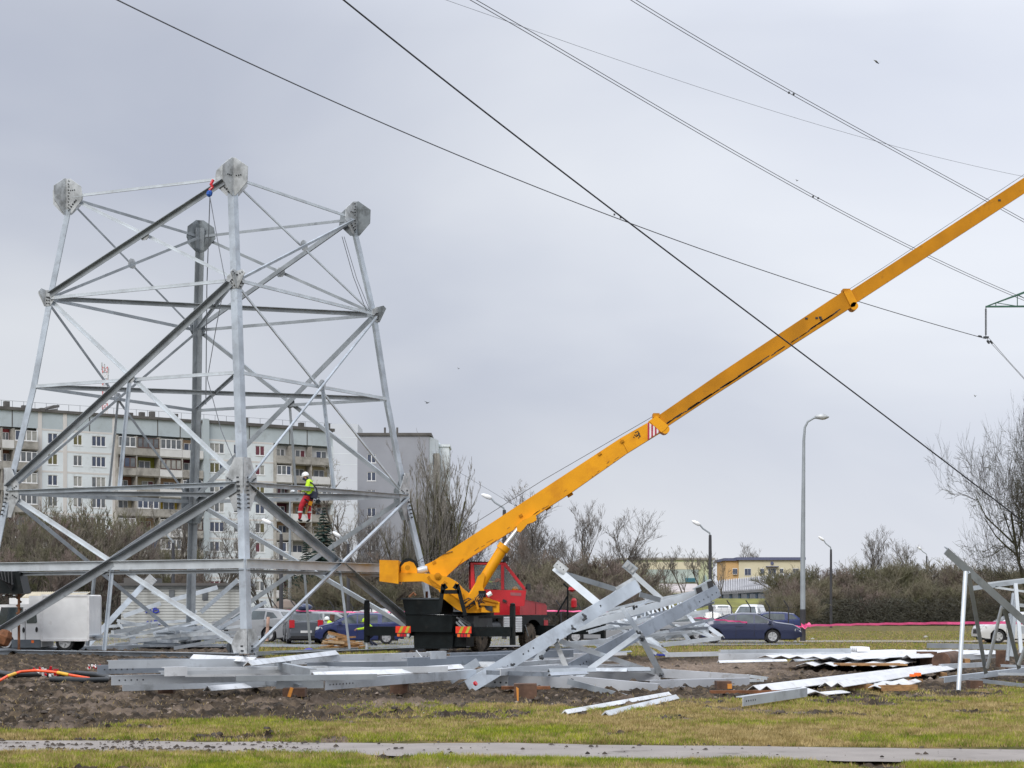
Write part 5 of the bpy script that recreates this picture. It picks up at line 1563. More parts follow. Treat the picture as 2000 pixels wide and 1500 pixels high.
# outriggers
def outrigger(s, ul, ur, jack=True):
    ob = MB(); cbox(ul, ur, s - .16, s + .16, .62, .98, '', None, mb=ob)
    o = ob.build('outrigger_beam', BLK, crane)
    for u, down in ((ul, True), (ur, False)):
        MB().bar(T(u, s, .30 if not down else .35), T(u, s, 1.92 if u == ul else 1.78), .17, .17, FW).build('jack_post', BLK, crane)
        MB().lathe([(.07, 1.90), (.10, 1.93), (.10, 2.0), (.04, 2.03)], T(u, s, 0 if u == ul else -.14), n=10).build('jack_cap', BLK, crane)
        if down:
            MB().tube(T(u, s, .02), T(u, s, .4), .06, n=10).build('jack_piston', STEEL_B, crane)
            MB().tube(T(u, s, 0), T(u, s, .08), .25, n=14).build('jack_foot', BLK, crane)
outrigger(.35, -3.15, 3.15)
outrigger(7.2, -2.6, 4.05)
# marker boards with chevrons and lamp clusters
CHR = pm('chevron_red', (0.80, 0.05, 0.02), 0.4); CHY = pm('chevron_yellow', (0.45, 0.42, 0.04), 0.4)
for u0 in (-1.62, .98):
    s = -.12
    bd = MB().prism([T(u0, s, 1.00), T(u0 + .66, s, 1.00), T(u0 + .66, s, .74), T(u0, s, .74)], FW * .03).build('marker_board', CHR, crane)
    for k in range(2):
        x = u0 + .12 + k * .28
        MB().prism([T(x, s - .004, .745), T(x + .12, s - .004, .745), T(x + .24, s - .004, .995), T(x + .12, s - .004, .995)], FW * .003).build('chevron', CHY, bd)
    lc = MB().prism([T(u0 + .05, s + .01, .73), T(u0 + .63, s + .01, .73), T(u0 + .63, s + .01, .58), T(u0 + .05, s + .01, .58)], FW * .08).build('lamp_cluster', BLKPL, crane)
    for k, m_l in enumerate((ORANGE, TAIL, TAIL, ORANGE if u0 > 0 else HEADL)):
        MB().prism([T(u0 + .07 + k * .14, s, .71), T(u0 + .18 + k * .14, s, .71), T(u0 + .18 + k * .14, s, .60), T(u0 + .07 + k * .14, s, .60)], FW * .02).build('lamp_lens', m_l, lc)
# black A-shaped boom rest behind the turntable
for a_, b_ in (((866, 1141), (858, 1196)), ((893, 1141), (909, 1202)), ((862, 1156), (897, 1156)), ((866, 1141), (872, 1150)), ((893, 1141), (887, 1150))):
    MB().bar(at(*a_, 69.7), at(*b_, 69.7), .15 if a_ != b_ else .1, .15).build('boom_rest_bar', BLK, crane)

# ---- superstructure: profiles lie in the plane of the boom
Y0 = 71.0
def slab(pts, yc, th, nm, mat, parent=None, smooth=False):
    return MB().prism([at(a, b_, yc) - V((0, th / 2, 0)) for a, b_ in pts], (0, th, 0)).build(nm, mat, parent or crane, smooth=smooth)
slab([(745, 1095), (781.5, 1096), (781.5, 1141), (745, 1136)], Y0, 2.2, 'counterweight', YEL)
slab([(745, 1136), (781, 1138), (781, 1141), (760, 1139)], Y0, 2.0, 'counterweight_edge', BLK) if False else None
arm_ = slab([(779, 1119), (840, 1121), (862, 1124), (878, 1128), (893, 1137), (905, 1150), (918, 1160), (948, 1165), (960, 1172), (976, 1176), (976, 1196), (908, 1197), (893, 1190), (868, 1170), (858, 1153), (845, 1145), (826, 1136), (779, 1137)], Y0, 1.5, 'slew_frame', YEL)
for pts in ([(838, 1124), (848, 1141), (860, 1145), (868, 1134), (874, 1138), (862, 1150), (845, 1145), (834, 1128)],):
    slab(pts, Y0 - .76, .03, 'web_plate', YEL_D, arm_)
MB().lathe([(.13, 0), (.13, .05), (.07, .06), (.07, .09)], at(855, 1125, Y0 - .76), (0, -1, 0), 14).build('pivot_pin', YEL_D, arm_)
MB().lathe([(.10, 0), (.10, .05)], at(796, 1109, Y0 - .9), (0, -1, 0), 12).build('winch_pin', YEL_D, crane)
slab([(783, 1120), (783, 1107), (790, 1099), (800, 1096), (808, 1099), (815, 1112), (815, 1120)], Y0 - .55, .08, 'winch_cheek', YEL)
slab([(783, 1120), (783, 1107), (790, 1099), (800, 1096), (808, 1099), (815, 1112), (815, 1120)], Y0 + .55, .08, 'winch_cheek', YEL)
MB().lathe([(.34, -.5), (.34, -.45), (.22, -.44), (.22, .44), (.34, .45), (.34, .5)], at(799, 1108, Y0), (0, 1, 0), 18).build('winch_drum', BLK, crane, smooth=30)
MB().lathe([(.12, -.2), (.16, 0), (.12, .2)], at(825, 1113, Y0 - .4), (1, 0, .2), 12).build('valve_block', STEEL_B, crane, smooth=40)
# boom, three telescoped sections
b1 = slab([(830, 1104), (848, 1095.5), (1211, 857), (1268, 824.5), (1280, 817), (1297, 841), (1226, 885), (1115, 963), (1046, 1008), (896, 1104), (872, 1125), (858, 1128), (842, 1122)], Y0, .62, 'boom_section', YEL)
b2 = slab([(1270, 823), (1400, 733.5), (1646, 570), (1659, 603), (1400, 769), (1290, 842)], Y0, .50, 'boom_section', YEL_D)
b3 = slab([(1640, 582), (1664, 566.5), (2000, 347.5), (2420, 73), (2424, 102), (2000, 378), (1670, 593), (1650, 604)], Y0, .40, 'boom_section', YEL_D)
# base reinforcement plates on the first section
slab([(832, 1105), (850, 1096), (905, 1090), (893, 1106), (872, 1126), (858, 1128), (842, 1122)], Y0 - .33, .03, 'boom_foot_plate', YEL, b1)
for (x, y) in ((848, 1099), (1017, 1007), (1171, 886), (1215, 862)):
    MB().box(at(x, y, Y0 - .33), (.14, .08, .09), Matrix.Rotation(-R(33), 3, 'Y')).build('lug', YEL_D, b1)
slab([(1211.5, 857.5), (1212.5, 857), (1227, 884), (1226, 885)], Y0 - .31, .02, 'boom_joint', YEL_D, b1)
# collar, sheave ear and red and white warning flash
slab([(1266, 824), (1281, 814), (1304, 833), (1297, 842), (1290, 846)], Y0, .72, 'boom_collar', YEL, b1)
MB().lathe([(.17, -.34), (.17, .34)], at(1298, 840, Y0), (0, 1, 0), 16).build('sheave', YEL, b1)
MB().rng(tuple(at(1276, 815, Y0 - .3)), tuple(at(1286, 810, Y0 + .3))).build('guide_block', YEL_D, b1)
wf = slab([(1264.5, 824.5), (1292, 841), (1266, 858.5)], Y0 - .325, .03, 'warning_flash', pm('flash_white', (.72, .70, .70), .5), b1)
for k in range(4):
    x = 1265 + k * 7
    yt = 824.5 + (x - 1264.5) * .6; yb = 858.5 - (x - 1266) * .67
    slab([(x, yt), (x + 3.4, yt + 2), (x + 3.4, yb - 2.2), (x, yb)], Y0 - .343, .006, 'red_stripe', pm('flash_red', (.40, .02, .05), .5) if k == 0 else MATS['flash_red'], wf)
slab([(1645, 572), (1659, 568), (1671, 592), (1667, 601), (1660, 603)], Y0, .60, 'boom_collar', YEL, b2)
MB().lathe([(.15, -.3), (.15, .3)], at(1666, 600, Y0), (0, 1, 0), 16).build('sheave', YEL, b2)
MB().rng(tuple(at(1647, 572, Y0 - .25)), tuple(at(1656, 568, Y0 + .25))).build('guide_block', YEL_D, b2)
# scribbled badge and small marks on the boom side
bg_ = MB()
for pts in ([(1240, 845), (1246, 842), (1249, 847), (1243, 853), (1239, 849)], [(1242, 849), (1250, 850), (1247, 856)], [(1237, 853), (1239, 855)], [(1246, 845), (1251, 853)]):
    bg_.path([at(x, y, Y0 - .315) for x, y in pts], .02, 4)
bg_.build('badge', BLKPL, b1)
for x, y in ((1595, 621), (1604, 624), (1602, 620), (1575, 622), (1952, 391)):
    MB().box(at(x, y, Y0 - .26 if x < 1900 else Y0 - .21), (.10, .02, .07)).build('mark', BLKPL, b2 if x < 1900 else b3)
gm_ = MB()
for i in range(70):
    f = random.random(); x = 1305 + f * 335
    yb = 838 - (x - 1290) * .655 - random.random() * 3.0
    gm_.box(at(x, yb - 1.5, Y0 - .255), (random.uniform(.1, .5), .01, .03), Matrix.Rotation(-R(33.4), 3, 'Y'))
gm_.build('grease_streaks', BLKPL, b2)['kind'] = 'stuff'
for x, y in ((1113, 966), (1070, 992)): MB().box(at(x, y, Y0), (.22, .3, .14), Matrix.Rotation(-R(33), 3, 'Y')).build('rope_guide', YEL_D, b1)
# lift cylinder
lc0, lc1, lc2 = at(936, 1146, Y0 - .55), at(984, 1068, Y0 - .55), at(1014, 1030, Y0 - .35)
cy = MB().tube(at(921, 1170, Y0 - .55), lc1, .20, n=20).build('lift_cylinder', YEL, crane, smooth=40)
MB().tube(at(980, 1074, Y0 - .55), at(986.5, 1065, Y0 - .55), .245, n=20).build('cylinder_gland', YEL, cy, smooth=40)
MB().tube(lc1, lc2, .09, n=14).build('cylinder_rod', RIM, crane, smooth=40)
slab([(1009, 1028), (1017, 1020), (1046, 1004), (1048, 1016), (1040, 1021), (1030, 1024), (1022, 1034), (1016, 1040), (1010, 1038)], Y0 - .3, .5, 'cylinder_bracket', YEL)
slab([(914, 1167), (925, 1150), (933, 1126), (944, 1118), (947, 1124), (943, 1146), (948, 1160), (940, 1170), (920, 1175)], Y0 - .78, .12, 'cylinder_bracket', YEL)
# yellow machinery in front of the cab
slab([(942, 1172), (955, 1168), (975, 1178), (975, 1196), (940, 1196)], Y0 - .9, .5, 'machinery_cover', YEL)
for a_, b_ in (((928, 1166), (934, 1190)), ((938, 1180), (968, 1182)), ((944, 1170), (972, 1176)), ((905, 1186), (925, 1170))):
    MB().bar(at(*a_, Y0 - 1.2), at(*b_, Y0 - 1.2), .08, .08).build('frame_bar', YEL_D, crane)
MB().box(at(942, 1160, Y0 - 1.0), (.28, .25, .24)).build('hydraulic_valve', BLK, crane)
hz_ = MB()
for k in range(4): hz_.path([at(936 + k * 3, 1160, Y0 - 1.15), at(928 + k * 4, 1170 + k, Y0 - 1.25), at(934 + k * 5, 1180, Y0 - 1.2), at(960, 1186 + k * 2, Y0 - 1.2)], .022, 5)
hz_.build('hydraulic_hose', BLACKW, crane)
tag(MB().path([at(960, 1158, Y0 - 1.3), at(952, 1163, Y0 - 1.3)], .09, 8).build('rag', WPAINT), 'pale rag hung on the crane machinery beside the red cab', 'rag')
# operator's cab: red frame round panes, Y 71.2 .. 72.6
cab = MB()
YN, YF_ = 71.25, 72.5
def cabslab(pts, nm, mat, y0, th, parent): return MB().prism([at(a, b_, YN) + V((0, y0 - YN, 0)) for a, b_ in pts], (0, th, 0)).build(nm, mat, parent)
cb_ = cabslab([(926, 1151), (1028, 1153), (1024, 1184), (993, 1184), (988, 1179), (930, 1179)], 'cab', RED, YN, YF_ - YN, crane)
for y0 in (YN, YF_ - .06):
    for pts in ([(916, 1097), (925, 1097), (928, 1151), (917, 1151)], [(925, 1097), (986, 1097), (983, 1102.5), (925, 1102.5)], [(978.5, 1102), (984.5, 1102), (984.5, 1151), (978.5, 1151)], [(984, 1097), (988, 1099), (1029, 1151.5), (1022, 1151.5), (984.5, 1104)]):
        cabslab(pts, 'cab_pillar', RED, y0, .06, cb_)
MB().prism([at(916, 1097, YN), at(986, 1097, YN), at(986, 1099, YN), at(916, 1099, YN)], (0, YF_ - YN, 0)).build('cab_roof', RED, cb_)
MB().prism([at(916, 1097, YN) , at(919, 1097, YN), at(919, 1151, YN), at(916, 1151, YN)], (0, YF_ - YN, 0)).build('cab_back', RED, cb_)
cabslab([(926, 1103), (978, 1103), (978, 1150), (929, 1150)], 'window_pane', GLASS_T, YN + .02, .01, cb_)
cabslab([(985, 1106), (1020, 1150), (985, 1150)], 'window_pane', GLASS_T, YN + .02, .01, cb_)
cabslab([(926, 1103), (978, 1103), (978, 1150), (929, 1150)], 'window_pane', GLASS_T, YF_ - .04, .01, cb_)
cabslab([(985, 1106), (1020, 1150), (985, 1150)], 'window_pane', GLASS_T, YF_ - .04, .01, cb_)
MB().prism([at(988, 1101, YN) + V((0, .06, 0)), at(1026, 1150, YN) + V((0, .06, 0)), at(1026, 1150, YN) + V((0, 1.19, 0)), at(988, 1101, YN) + V((0, 1.19, 0))], (.01, 0, .01)).build('windscreen', GLASS_T, cb_)
lp_ = cabslab([(997, 1157), (1018, 1158), (1018, 1164), (997, 1163)], 'name_plate', pm('faded_lettering', (.30, .10, .11), .6), YN - .012, .012, cb_)
cabslab([(983, 1170), (990, 1173), (988, 1177), (981, 1174)], 'cab_step', BLKPL, YN - .1, .1, cb_)
for x, y in ((990, 1092), (1030, 1146)):
    MB().box(at(x, y, YN), (.13, .12, .2)).build('work_lamp', BLKPL, cb_)
MB().box(at(950, 1146, YN + .7), (.5, .5, .12)).box(at(934, 1132, YN + .7), (.14, .5, .55)).build('seat', BLKPL, cb_)
MB().path([at(968, 1150, YN + .5), at(972, 1138, YN + .5), at(976, 1134, YN + .5)], .02, 5).lathe([(.16, 0), (.18, .02)], at(974, 1136, YN + .5), (-.5, 0, 1), 12).build('steering_column', BLKPL, cb_)
tag(MB().lathe([(.13, 0), (.135, .05), (.10, .13), (.03, .16)], at(972, 1134.5, YN + 1.0) - V((0, 0, .05)), n=12).build('safety_helmet', ORANGE, None, smooth=50), 'orange safety helmet hanging in the red crane cab window', 'helmet')
MB().box(at(972, 1108, YN + .9), (.3, .02, .2)).build('sticker', BLUE, cb_)
# hoist ropes
MB().path([at(812, 1099, Y0), at(895, 1042, Y0 - .1), at(1060, 938, Y0 - .1), at(1274, 814, Y0)], .011, 5).build('hoist_rope', BLACKW, crane)
MB().path([at(822, 1098, Y0 - .3), at(856, 1085, Y0 - .35), at(884, 1077, Y0 - .35)], .014, 5).build('hoist_rope', BLACKW, crane)
MB().path([at(1655, 567, Y0), at(1720, 526, Y0), at(2000, 341, Y0), at(2420, 66, Y0)], .009, 5).build('hoist_rope', BLACKW, crane)
# red winch hook on the front of the truck
fr_ = thing('welding_stand', 'dark tripod stand with red bottle hanging from it right of the red bonnet', 'stand', at(1110, YH, 76) - V((0, 0, CH)))
for a_, b_ in (((1109, 1148), (1108, 1258)), ((1108, 1165), (1086, 1202)), ((1100, 1140), (1112, 1150))):
    MB().bar(at(*a_, 76), at(*b_, 76), .07, .07).build('leg', BLK, fr_)
MB().lathe([(.03, 0), (.12, .05), (.12, .32), (.06, .42)], at(1121, 1188, 75.8), n=10).build('red_bottle', RED, fr_)
MB().lathe([(.05, 0), (.16, .08), (.12, .2)], at(1117, 1156, 75.8), n=10).build('red_head', RED, fr_)

# pipes, rails and fittings that make the machine look used
for k in range(5):
    y_ = 1178 + k * 3
    MB().path([at(898 + k * 4, y_, Y0 - .95), at(915 + k * 3, 1168 + k * 3, Y0 - 1.0), at(930 + k * 2, 1174 + k * 3, Y0 - 1.05), at(962, 1186 + k * 2, Y0 - 1.25)], .02, 5).build('hydraulic_hose', BLACKW, crane)
for s in (.2, .5, .8):
    MB().tube(T(.86, s, 1.34), T(1.2, s + .5, .98), .035, n=6).build('hydraulic_pipe', STEEL_D, crane)
MB().tube(T(-.95, 1.2, 1.9), T(-.95, 1.2, 2.35), .05, n=8).build('exhaust', RUST, crane)
MB().path([at(799, 1166, 69.9), at(808, 1158, 69.9), at(812, 1163, 69.9)], .05, 6).build('shackle', RUST, crane)
for a_, b_ in (((1026, 1150), (1031, 1140)), ((1031, 1140), (1033, 1146))):
    MB().bar(at(*a_, YN - .1), at(*b_, YN - .1), .03, .03).build('mirror_arm', BLKPL, cb_)
MB().box(at(1033, 1146, YN - .15), (.14, .05, .24)).build('mirror', BLKPL, cb_)
for s in (4.2, 4.8): cbox(.6, 1.0, s, s + .45, .72, 1.28, 'battery_box', BLK)
MB().tube(T(.95, 2.65, .95), T(.95, 3.45, .95), .26, n=16).build('fuel_tank', DGREY, crane, smooth=40)
for u, s in ((1.27, 2.0), (1.27, 5.6)): MB().bar(T(u, s, 1.0), T(u, s + .3, .55), .04, .04).build('step', STEEL_D, crane)
for a_, b_ in (((842, 1132), (864, 1148)), ((868, 1152), (905, 1178)), ((905, 1160), (912, 1192))):
    MB().bar(at(*a_, Y0 - .77), at(*b_, Y0 - .77), .04, .03).build('weld_rib', YEL_D, arm_)
MB().box(at(918, 1178, Y0 - .79), (.42, .02, .06)).box(at(912, 1184, Y0 - .79), (.25, .02, .05)).build('data_plate', BLKPL, arm_)['kind'] = 'stuff'
MB().box(at(986, 1093, YN + .1), (.12, .12, .16)).build('work_lamp', BLKPL, cb_)
# wear along the boom: scuffs and drips of grease on the first section
ws_ = MB()
for k in range(26):
    f = random.random(); x = 905 + f * 360
    yb = 1104 - (x - 896) * .663 - random.random() ** 2 * 9
    ws_.box(at(x, yb, Y0 - .3125), (random.uniform(.05, .3), .005, random.uniform(.012, .03)), Matrix.Rotation(-R(33.4) + random.uniform(-.1, .1), 3, 'Y'))
ws_.build('scuff_marks', pm('scuff', (.26, .11, .01), .7), b1)['kind'] = 'stuff'
# ================================================================== PEOPLE
def person(lab, J, edges, loc, mats, pick, group=None, sub=1):
    """J: name -> (point, radius); one continuous skinned body; materials chosen per face by nearest joint"""
    names = list(J)
    me = bpy.data.meshes.new('person')
    root = thing('person', lab, 'person', loc, 0, group)
    me.from_pydata([tuple(J[n][0] - loc) for n in names], [(names.index(a), names.index(b_)) for a, b_ in edges], [])
    o = bpy.data.objects.new('tmp', me); COL.objects.link(o)
    md = o.modifiers.new('skin', 'SKIN')
    md.use_smooth_shade = True
    for i, n in enumerate(names):
        sv = me.skin_vertices[0].data[i]
        r = J[n][1]
        sv.radius = (r, r) if not isinstance(r, tuple) else r
        sv.use_root = (n == 'pelvis')
    ss = o.modifiers.new('sub', 'SUBSURF'); ss.levels = sub; ss.render_levels = sub
    dg = bpy.context.evaluated_depsgraph_get()
    m2 = bpy.data.meshes.new_from_object(o.evaluated_get(dg))
    bpy.data.objects.remove(o)
    m2.name = 'body'
    m2.materials.clear()
    for m in mats: m2.materials.append(m)
    pts = [(J[n][0] - loc, pick.get(n, 0)) for n in names]
    # also sample along edges
    smp = []
    for a, b_ in edges:
        for f in (0, .33, .66, 1):
            q_ = (J[a][0].lerp(J[b_][0], f) - loc)
            smp.append((q_, pick.get(a, 0) if f < .5 else pick.get(b_, 0)))
    for p in m2.polygons:
        c = p.center
        p.material_index = min(smp, key=lambda s_: (s_[0] - c).length_squared)[1]
    m2.shade_smooth()
    b_ = bpy.data.objects.new('body', m2); COL.objects.link(b_); b_.parent = root
    return root
MT = [SKIN, HIVIS, TROUS, BOOT, NAVY, REFL]
def hand(J, E_, w_, nm, fwd, side, curl):
    """five fingers of unequal length grown out of the palm"""
    J[nm] = (w_ + fwd * .09, .036); 
    for k in range(4):
        b_ = w_ + fwd * .12 + side * (k - 1.5) * .022
        L = (.06, .07, .065, .05)[k]
        J[f'{nm}f{k}a'] = (b_, .010); J[f'{nm}f{k}b'] = (b_ + fwd * L * .6 + curl * L * .3, .009); J[f'{nm}f{k}c'] = (b_ + fwd * L * .8 + curl * L, .008)
        E_ += [(nm, f'{nm}f{k}a'), (f'{nm}f{k}a', f'{nm}f{k}b'), (f'{nm}f{k}b', f'{nm}f{k}c')]
    t_ = w_ + fwd * .05 + side * .045
    J[nm + 't'] = (t_, .012); J[nm + 'u'] = (t_ + side * .03 + fwd * .035, .010)
    E_ += [(nm, nm + 't'), (nm + 't', nm + 'u')]
def helmet(root, c, ax, r=.135, mat=HELM, fw=V((-1, 0, 0))):
    ax = V(ax).normalized()
    h = MB().lathe([(r * 1.02, -.02), (r, .0), (r * .97, .05), (r * .80, .10), (r * .45, .135), (.01, .145)], c, ax, 18).build('helmet', mat, root, smooth=60)
    f = (fw - ax * fw.dot(ax)).normalized(); s_ = ax.cross(f)
    MB().prism([V(c) + f * x + s_ * y - ax * .01 for x, y in ((r * .8, -r * .6), (r * 1.3, -r * .35), (r * 1.38, 0), (r * 1.3, r * .35), (r * .8, r * .6))], ax * .012).build('helmet_peak', mat, h)
    return h
# --- climber working on the ring beam, facing left
YCL = 69.3
def cp(px, py, dy=0.0): return at(px, py, YCL) + V((0, dy, 0))
J = {'pelvis': (cp(603, 969), .155), 'waist': (cp(607, 960), .15), 'chest': (cp(606, 948), (.185, .165)), 'neckb': (cp(602, 938.5), .085), 'neck': (cp(599.5, 936), .06), 'head': (cp(597, 931.5), .095), 'crown': (cp(596, 928.5), .085), 'nose': (cp(591.3, 931), .014),
     'shl': (cp(604, 942, -.20), .085), 'ell': (cp(600, 957, -.27), .062), 'wrl': (cp(591, 961, -.20), .045),
     'shr': (cp(607, 942, .20), .085), 'elr': (cp(600, 955, .24), .06), 'wrr': (cp(590, 957, .16), .045),
     'hil': (cp(599, 972, -.11), .115), 'knl': (cp(589, 989, -.16), .085), 'sh1': (cp(587, 1003, -.15), .07), 'anl': (cp(587, 1011, -.14), .055), 'fol': (cp(584, 1016, -.14), .045), 'tol': (cp(592, 1017.5, -.14), .035),
     'hir': (cp(606, 973, .11), .115), 'knr': (cp(602, 990, .16), .085), 'sh2': (cp(603, 1003, .14), .07), 'anr': (cp(603, 1011, .13), .055), 'for': (cp(604, 1016, .13), .045), 'tor': (cp(597, 1018.5, .13), .035)}
E_ = [('pelvis', 'waist'), ('waist', 'chest'), ('chest', 'neckb'), ('neckb', 'neck'), ('neck', 'head'), ('head', 'crown'), ('head', 'nose'), ('chest', 'shl'), ('shl', 'ell'), ('ell', 'wrl'), ('chest', 'shr'), ('shr', 'elr'), ('elr', 'wrr'),
      ('pelvis', 'hil'), ('hil', 'knl'), ('knl', 'sh1'), ('sh1', 'anl'), ('anl', 'fol'), ('fol', 'tol'), ('pelvis', 'hir'), ('hir', 'knr'), ('knr', 'sh2'), ('sh2', 'anr'), ('anr', 'for'), ('for', 'tor')]
for k_ in J:
    rr_j = J[k_][1]; f_ = 1.22 if k_ in ('waist', 'chest', 'shl', 'shr', 'ell', 'elr', 'hil', 'hir', 'knl', 'knr', 'sh1', 'sh2', 'pelvis') else 1.08
    J[k_] = (J[k_][0], rr_j * f_ if not isinstance(rr_j, tuple) else tuple(c_ * f_ for c_ in rr_j))
hand(J, E_, J['wrl'][0], 'hdl', V((-.9, 0, .3)).normalized(), V((0, -1, 0)), V((0, 0, -1)))
hand(J, E_, J['wrr'][0], 'hdr', V((-.9, 0, .3)).normalized(), V((0, 1, 0)), V((0, 0, -1)))
E_ += [('wrl', 'hdl'), ('wrr', 'hdr')]
pick = {n: 1 for n in ('waist', 'chest', 'neckb', 'shl', 'ell', 'shr', 'elr', 'wrl', 'wrr')}
pick.update({n: 2 for n in ('hil', 'knl', 'sh1', 'hir', 'knr', 'sh2', 'anl', 'anr')}); pick['pelvis'] = 4
pick.update({n: 3 for n in ('fol', 'tol', 'for', 'tor')}); pick['neck'] = 4
climber = person('climber in white helmet, yellow jacket and red trousers hanging on the tower beam', J, E_, cp(603, 1018), MT, pick)
helmet(climber, cp(596.5, 929), (-.25, 0, 1), .14)
sc_ = MB()
sc_.path([cp(592, 935, -.02), cp(598, 938, -.09), cp(606, 938, 0), cp(600, 937, .09)], .045, 6).build('scarf', NAVY, climber)
hn = MB()
hn.path([cp(600, 941, -.19), cp(610, 944, -.2), cp(618, 953, -.17), cp(620, 961, -.1)], .028, 5)
hn.path([cp(596, 966, -.17), cp(606, 968, -.2), cp(614, 963, -.15)], .045, 6)
hn.path([cp(596, 975, -.24), cp(606, 981, -.23), cp(609, 990, -.2), cp(600, 985, -.25)], .025, 5)
hn.build('harness', NAVY, climber)
for c0, c1, rr in ((cp(585, 1000, -.15), cp(589, 1000.5, -.15), .085), (cp(601, 1000, .14), cp(605, 1000, .14), .085)):
    MB().lathe([(rr * 1.15, -.03), (rr * 1.15 + .002, .03)], (c0 + c1) / 2, (0, 0, 1), 12).build('reflective_band', REFL, climber)
MB().path([cp(601, 944, -.215), cp(603, 950, -.27), cp(600, 953, -.29)], .022, 5).build('reflective_strip', REFL, climber)
for c_, s_, m_, nm_ in ((cp(615, 967, -.1), (.22, .2, .26), NAVY, 'tool_pouch'), (cp(621, 980, 0), (.16, .14, .14), BLK, 'tool_pouch'), (cp(608, 984, -.28), (.14, .08, .16), YEL_D, 'tool_pouch'), (cp(600, 996, -.05), (.07, .06, .34), WOOD, 'hammer_handle')):
    MB().box(c_, s_, Matrix.Rotation(.3, 3, 'Y')).build(nm_, m_, climber)
tl = MB()
for k in range(9):
    a = random.uniform(-.9, .9)
    c_ = cp(616 + random.uniform(-6, 8), 976 + random.uniform(-6, 6), random.uniform(-.2, .1))
    tl.bar(c_, c_ + V((random.uniform(-.12, .12), 0, random.uniform(-.18, .05))), .03, .03)
tl.build('hanging_tools', BLK, climber)['kind'] = 'stuff'
MB().path([cp(604, 968, -.1), cp(596, 962, -.3), cp(585, 958, -.4)], .016, 5).build('safety_line', GREYW, climber)

def worker(lab, px, py_head, Y, lean=0.0, yaw=0.0, trouser=NAVY, hel=HELM, crouch=0.0, face=-1, group=None):
    """standing or bending worker; py_head is the row of the helmet top"""
    b_ = at(px, YH, Y) - V((0, 0, CH))
    Hh = CH + (YH - py_head) / FPX * Y
    hip = .92 - crouch * .45
    sp_ = Hh - hip - .12
    f = V((face, 0, 0))
    def q_(fx, fy, z): return b_ + V((face * fx, fy, z))
    sx = lean * .55
    J = {'pelvis': (q_(0, 0, hip), .15), 'waist': (q_(sx * .3, 0, hip + sp_ * .28), .145), 'chest': (q_(sx * .7, 0, hip + sp_ * .6), (.19, .16)), 'neckb': (q_(sx, 0, hip + sp_ * .82), .08), 'neck': (q_(sx * 1.1, 0, hip + sp_ * .90), .055), 'head': (q_(sx * 1.2 + .02, 0, hip + sp_), .095), 'crown': (q_(sx * 1.2, 0, hip + sp_ + .05), .09), 'nose': (q_(sx * 1.2 + .115, 0, hip + sp_ - .005), .014),
         'shl': (q_(sx * .8, -.21, hip + sp_ * .72), .08), 'ell': (q_(sx * .8 + .12, -.26, hip + sp_ * .35), .058), 'wrl': (q_(sx + .34, -.2, hip + sp_ * .28), .042),
         'shr': (q_(sx * .8, .21, hip + sp_ * .72), .08), 'elr': (q_(sx * .8 + .10, .26, hip + sp_ * .35), .058), 'wrr': (q_(sx + .32, .2, hip + sp_ * .26), .042),
         'hil': (q_(0, -.11, hip - .08), .11), 'knl': (q_(.05 + crouch * .45, -.14, .48 - crouch * .02), .08), 'anl': (q_(0 - crouch * .05, -.14, .10), .052), 'tol': (q_(.18, -.15, .05), .04),
         'hir': (q_(0, .11, hip - .08), .11), 'knr': (q_(.0 + crouch * .45, .14, .48 - crouch * .3), .08), 'anr': (q_(-.08 - crouch * .2, .14, .10), .052), 'tor': (q_(.10 - crouch * .2, .15, .05), .04)}
    E_ = [('pelvis', 'waist'), ('waist', 'chest'), ('chest', 'neckb'), ('neckb', 'neck'), ('neck', 'head'), ('head', 'crown'), ('head', 'nose'), ('chest', 'shl'), ('shl', 'ell'), ('ell', 'wrl'), ('chest', 'shr'), ('shr', 'elr'), ('elr', 'wrr'),
          ('pelvis', 'hil'), ('hil', 'knl'), ('knl', 'anl'), ('anl', 'tol'), ('pelvis', 'hir'), ('hir', 'knr'), ('knr', 'anr'), ('anr', 'tor'), ('wrl', 'hdl'), ('wrr', 'hdr')]
    hand(J, E_, J['wrl'][0], 'hdl', V((face, 0, -.1)).normalized(), V((0, -1, 0)), V((0, 0, -1)))
    hand(J, E_, J['wrr'][0], 'hdr', V((face, 0, -.1)).normalized(), V((0, 1, 0)), V((0, 0, -1)))
    pick = {n: 1 for n in ('waist', 'chest', 'neckb', 'shl', 'ell', 'shr', 'elr', 'wrl', 'wrr')}
    pick.update({n: 2 for n in ('pelvis', 'hil', 'knl', 'hir', 'knr', 'anl', 'anr')}); pick.update({'tol': 3, 'tor': 3})
    r_ = person(lab, J, E_, b_, [SKIN, HIVIS, trouser, BOOT, NAVY], pick, group)
    helmet(r_, J['crown'][0] - V((0, 0, .02)), (face * .1, 0, 1), .13, hel, V((face, 0, 0)))
    return r_
worker('worker in yellow-green hood and jacket bending behind the black outrigger beam', 728, 1209, 80, lean=.5, crouch=.55, hel=HIVIS)
worker('worker in hi-vis jacket and white helmet bending between the parked cars', 654, 1206, 92, lean=.6, crouch=.5)
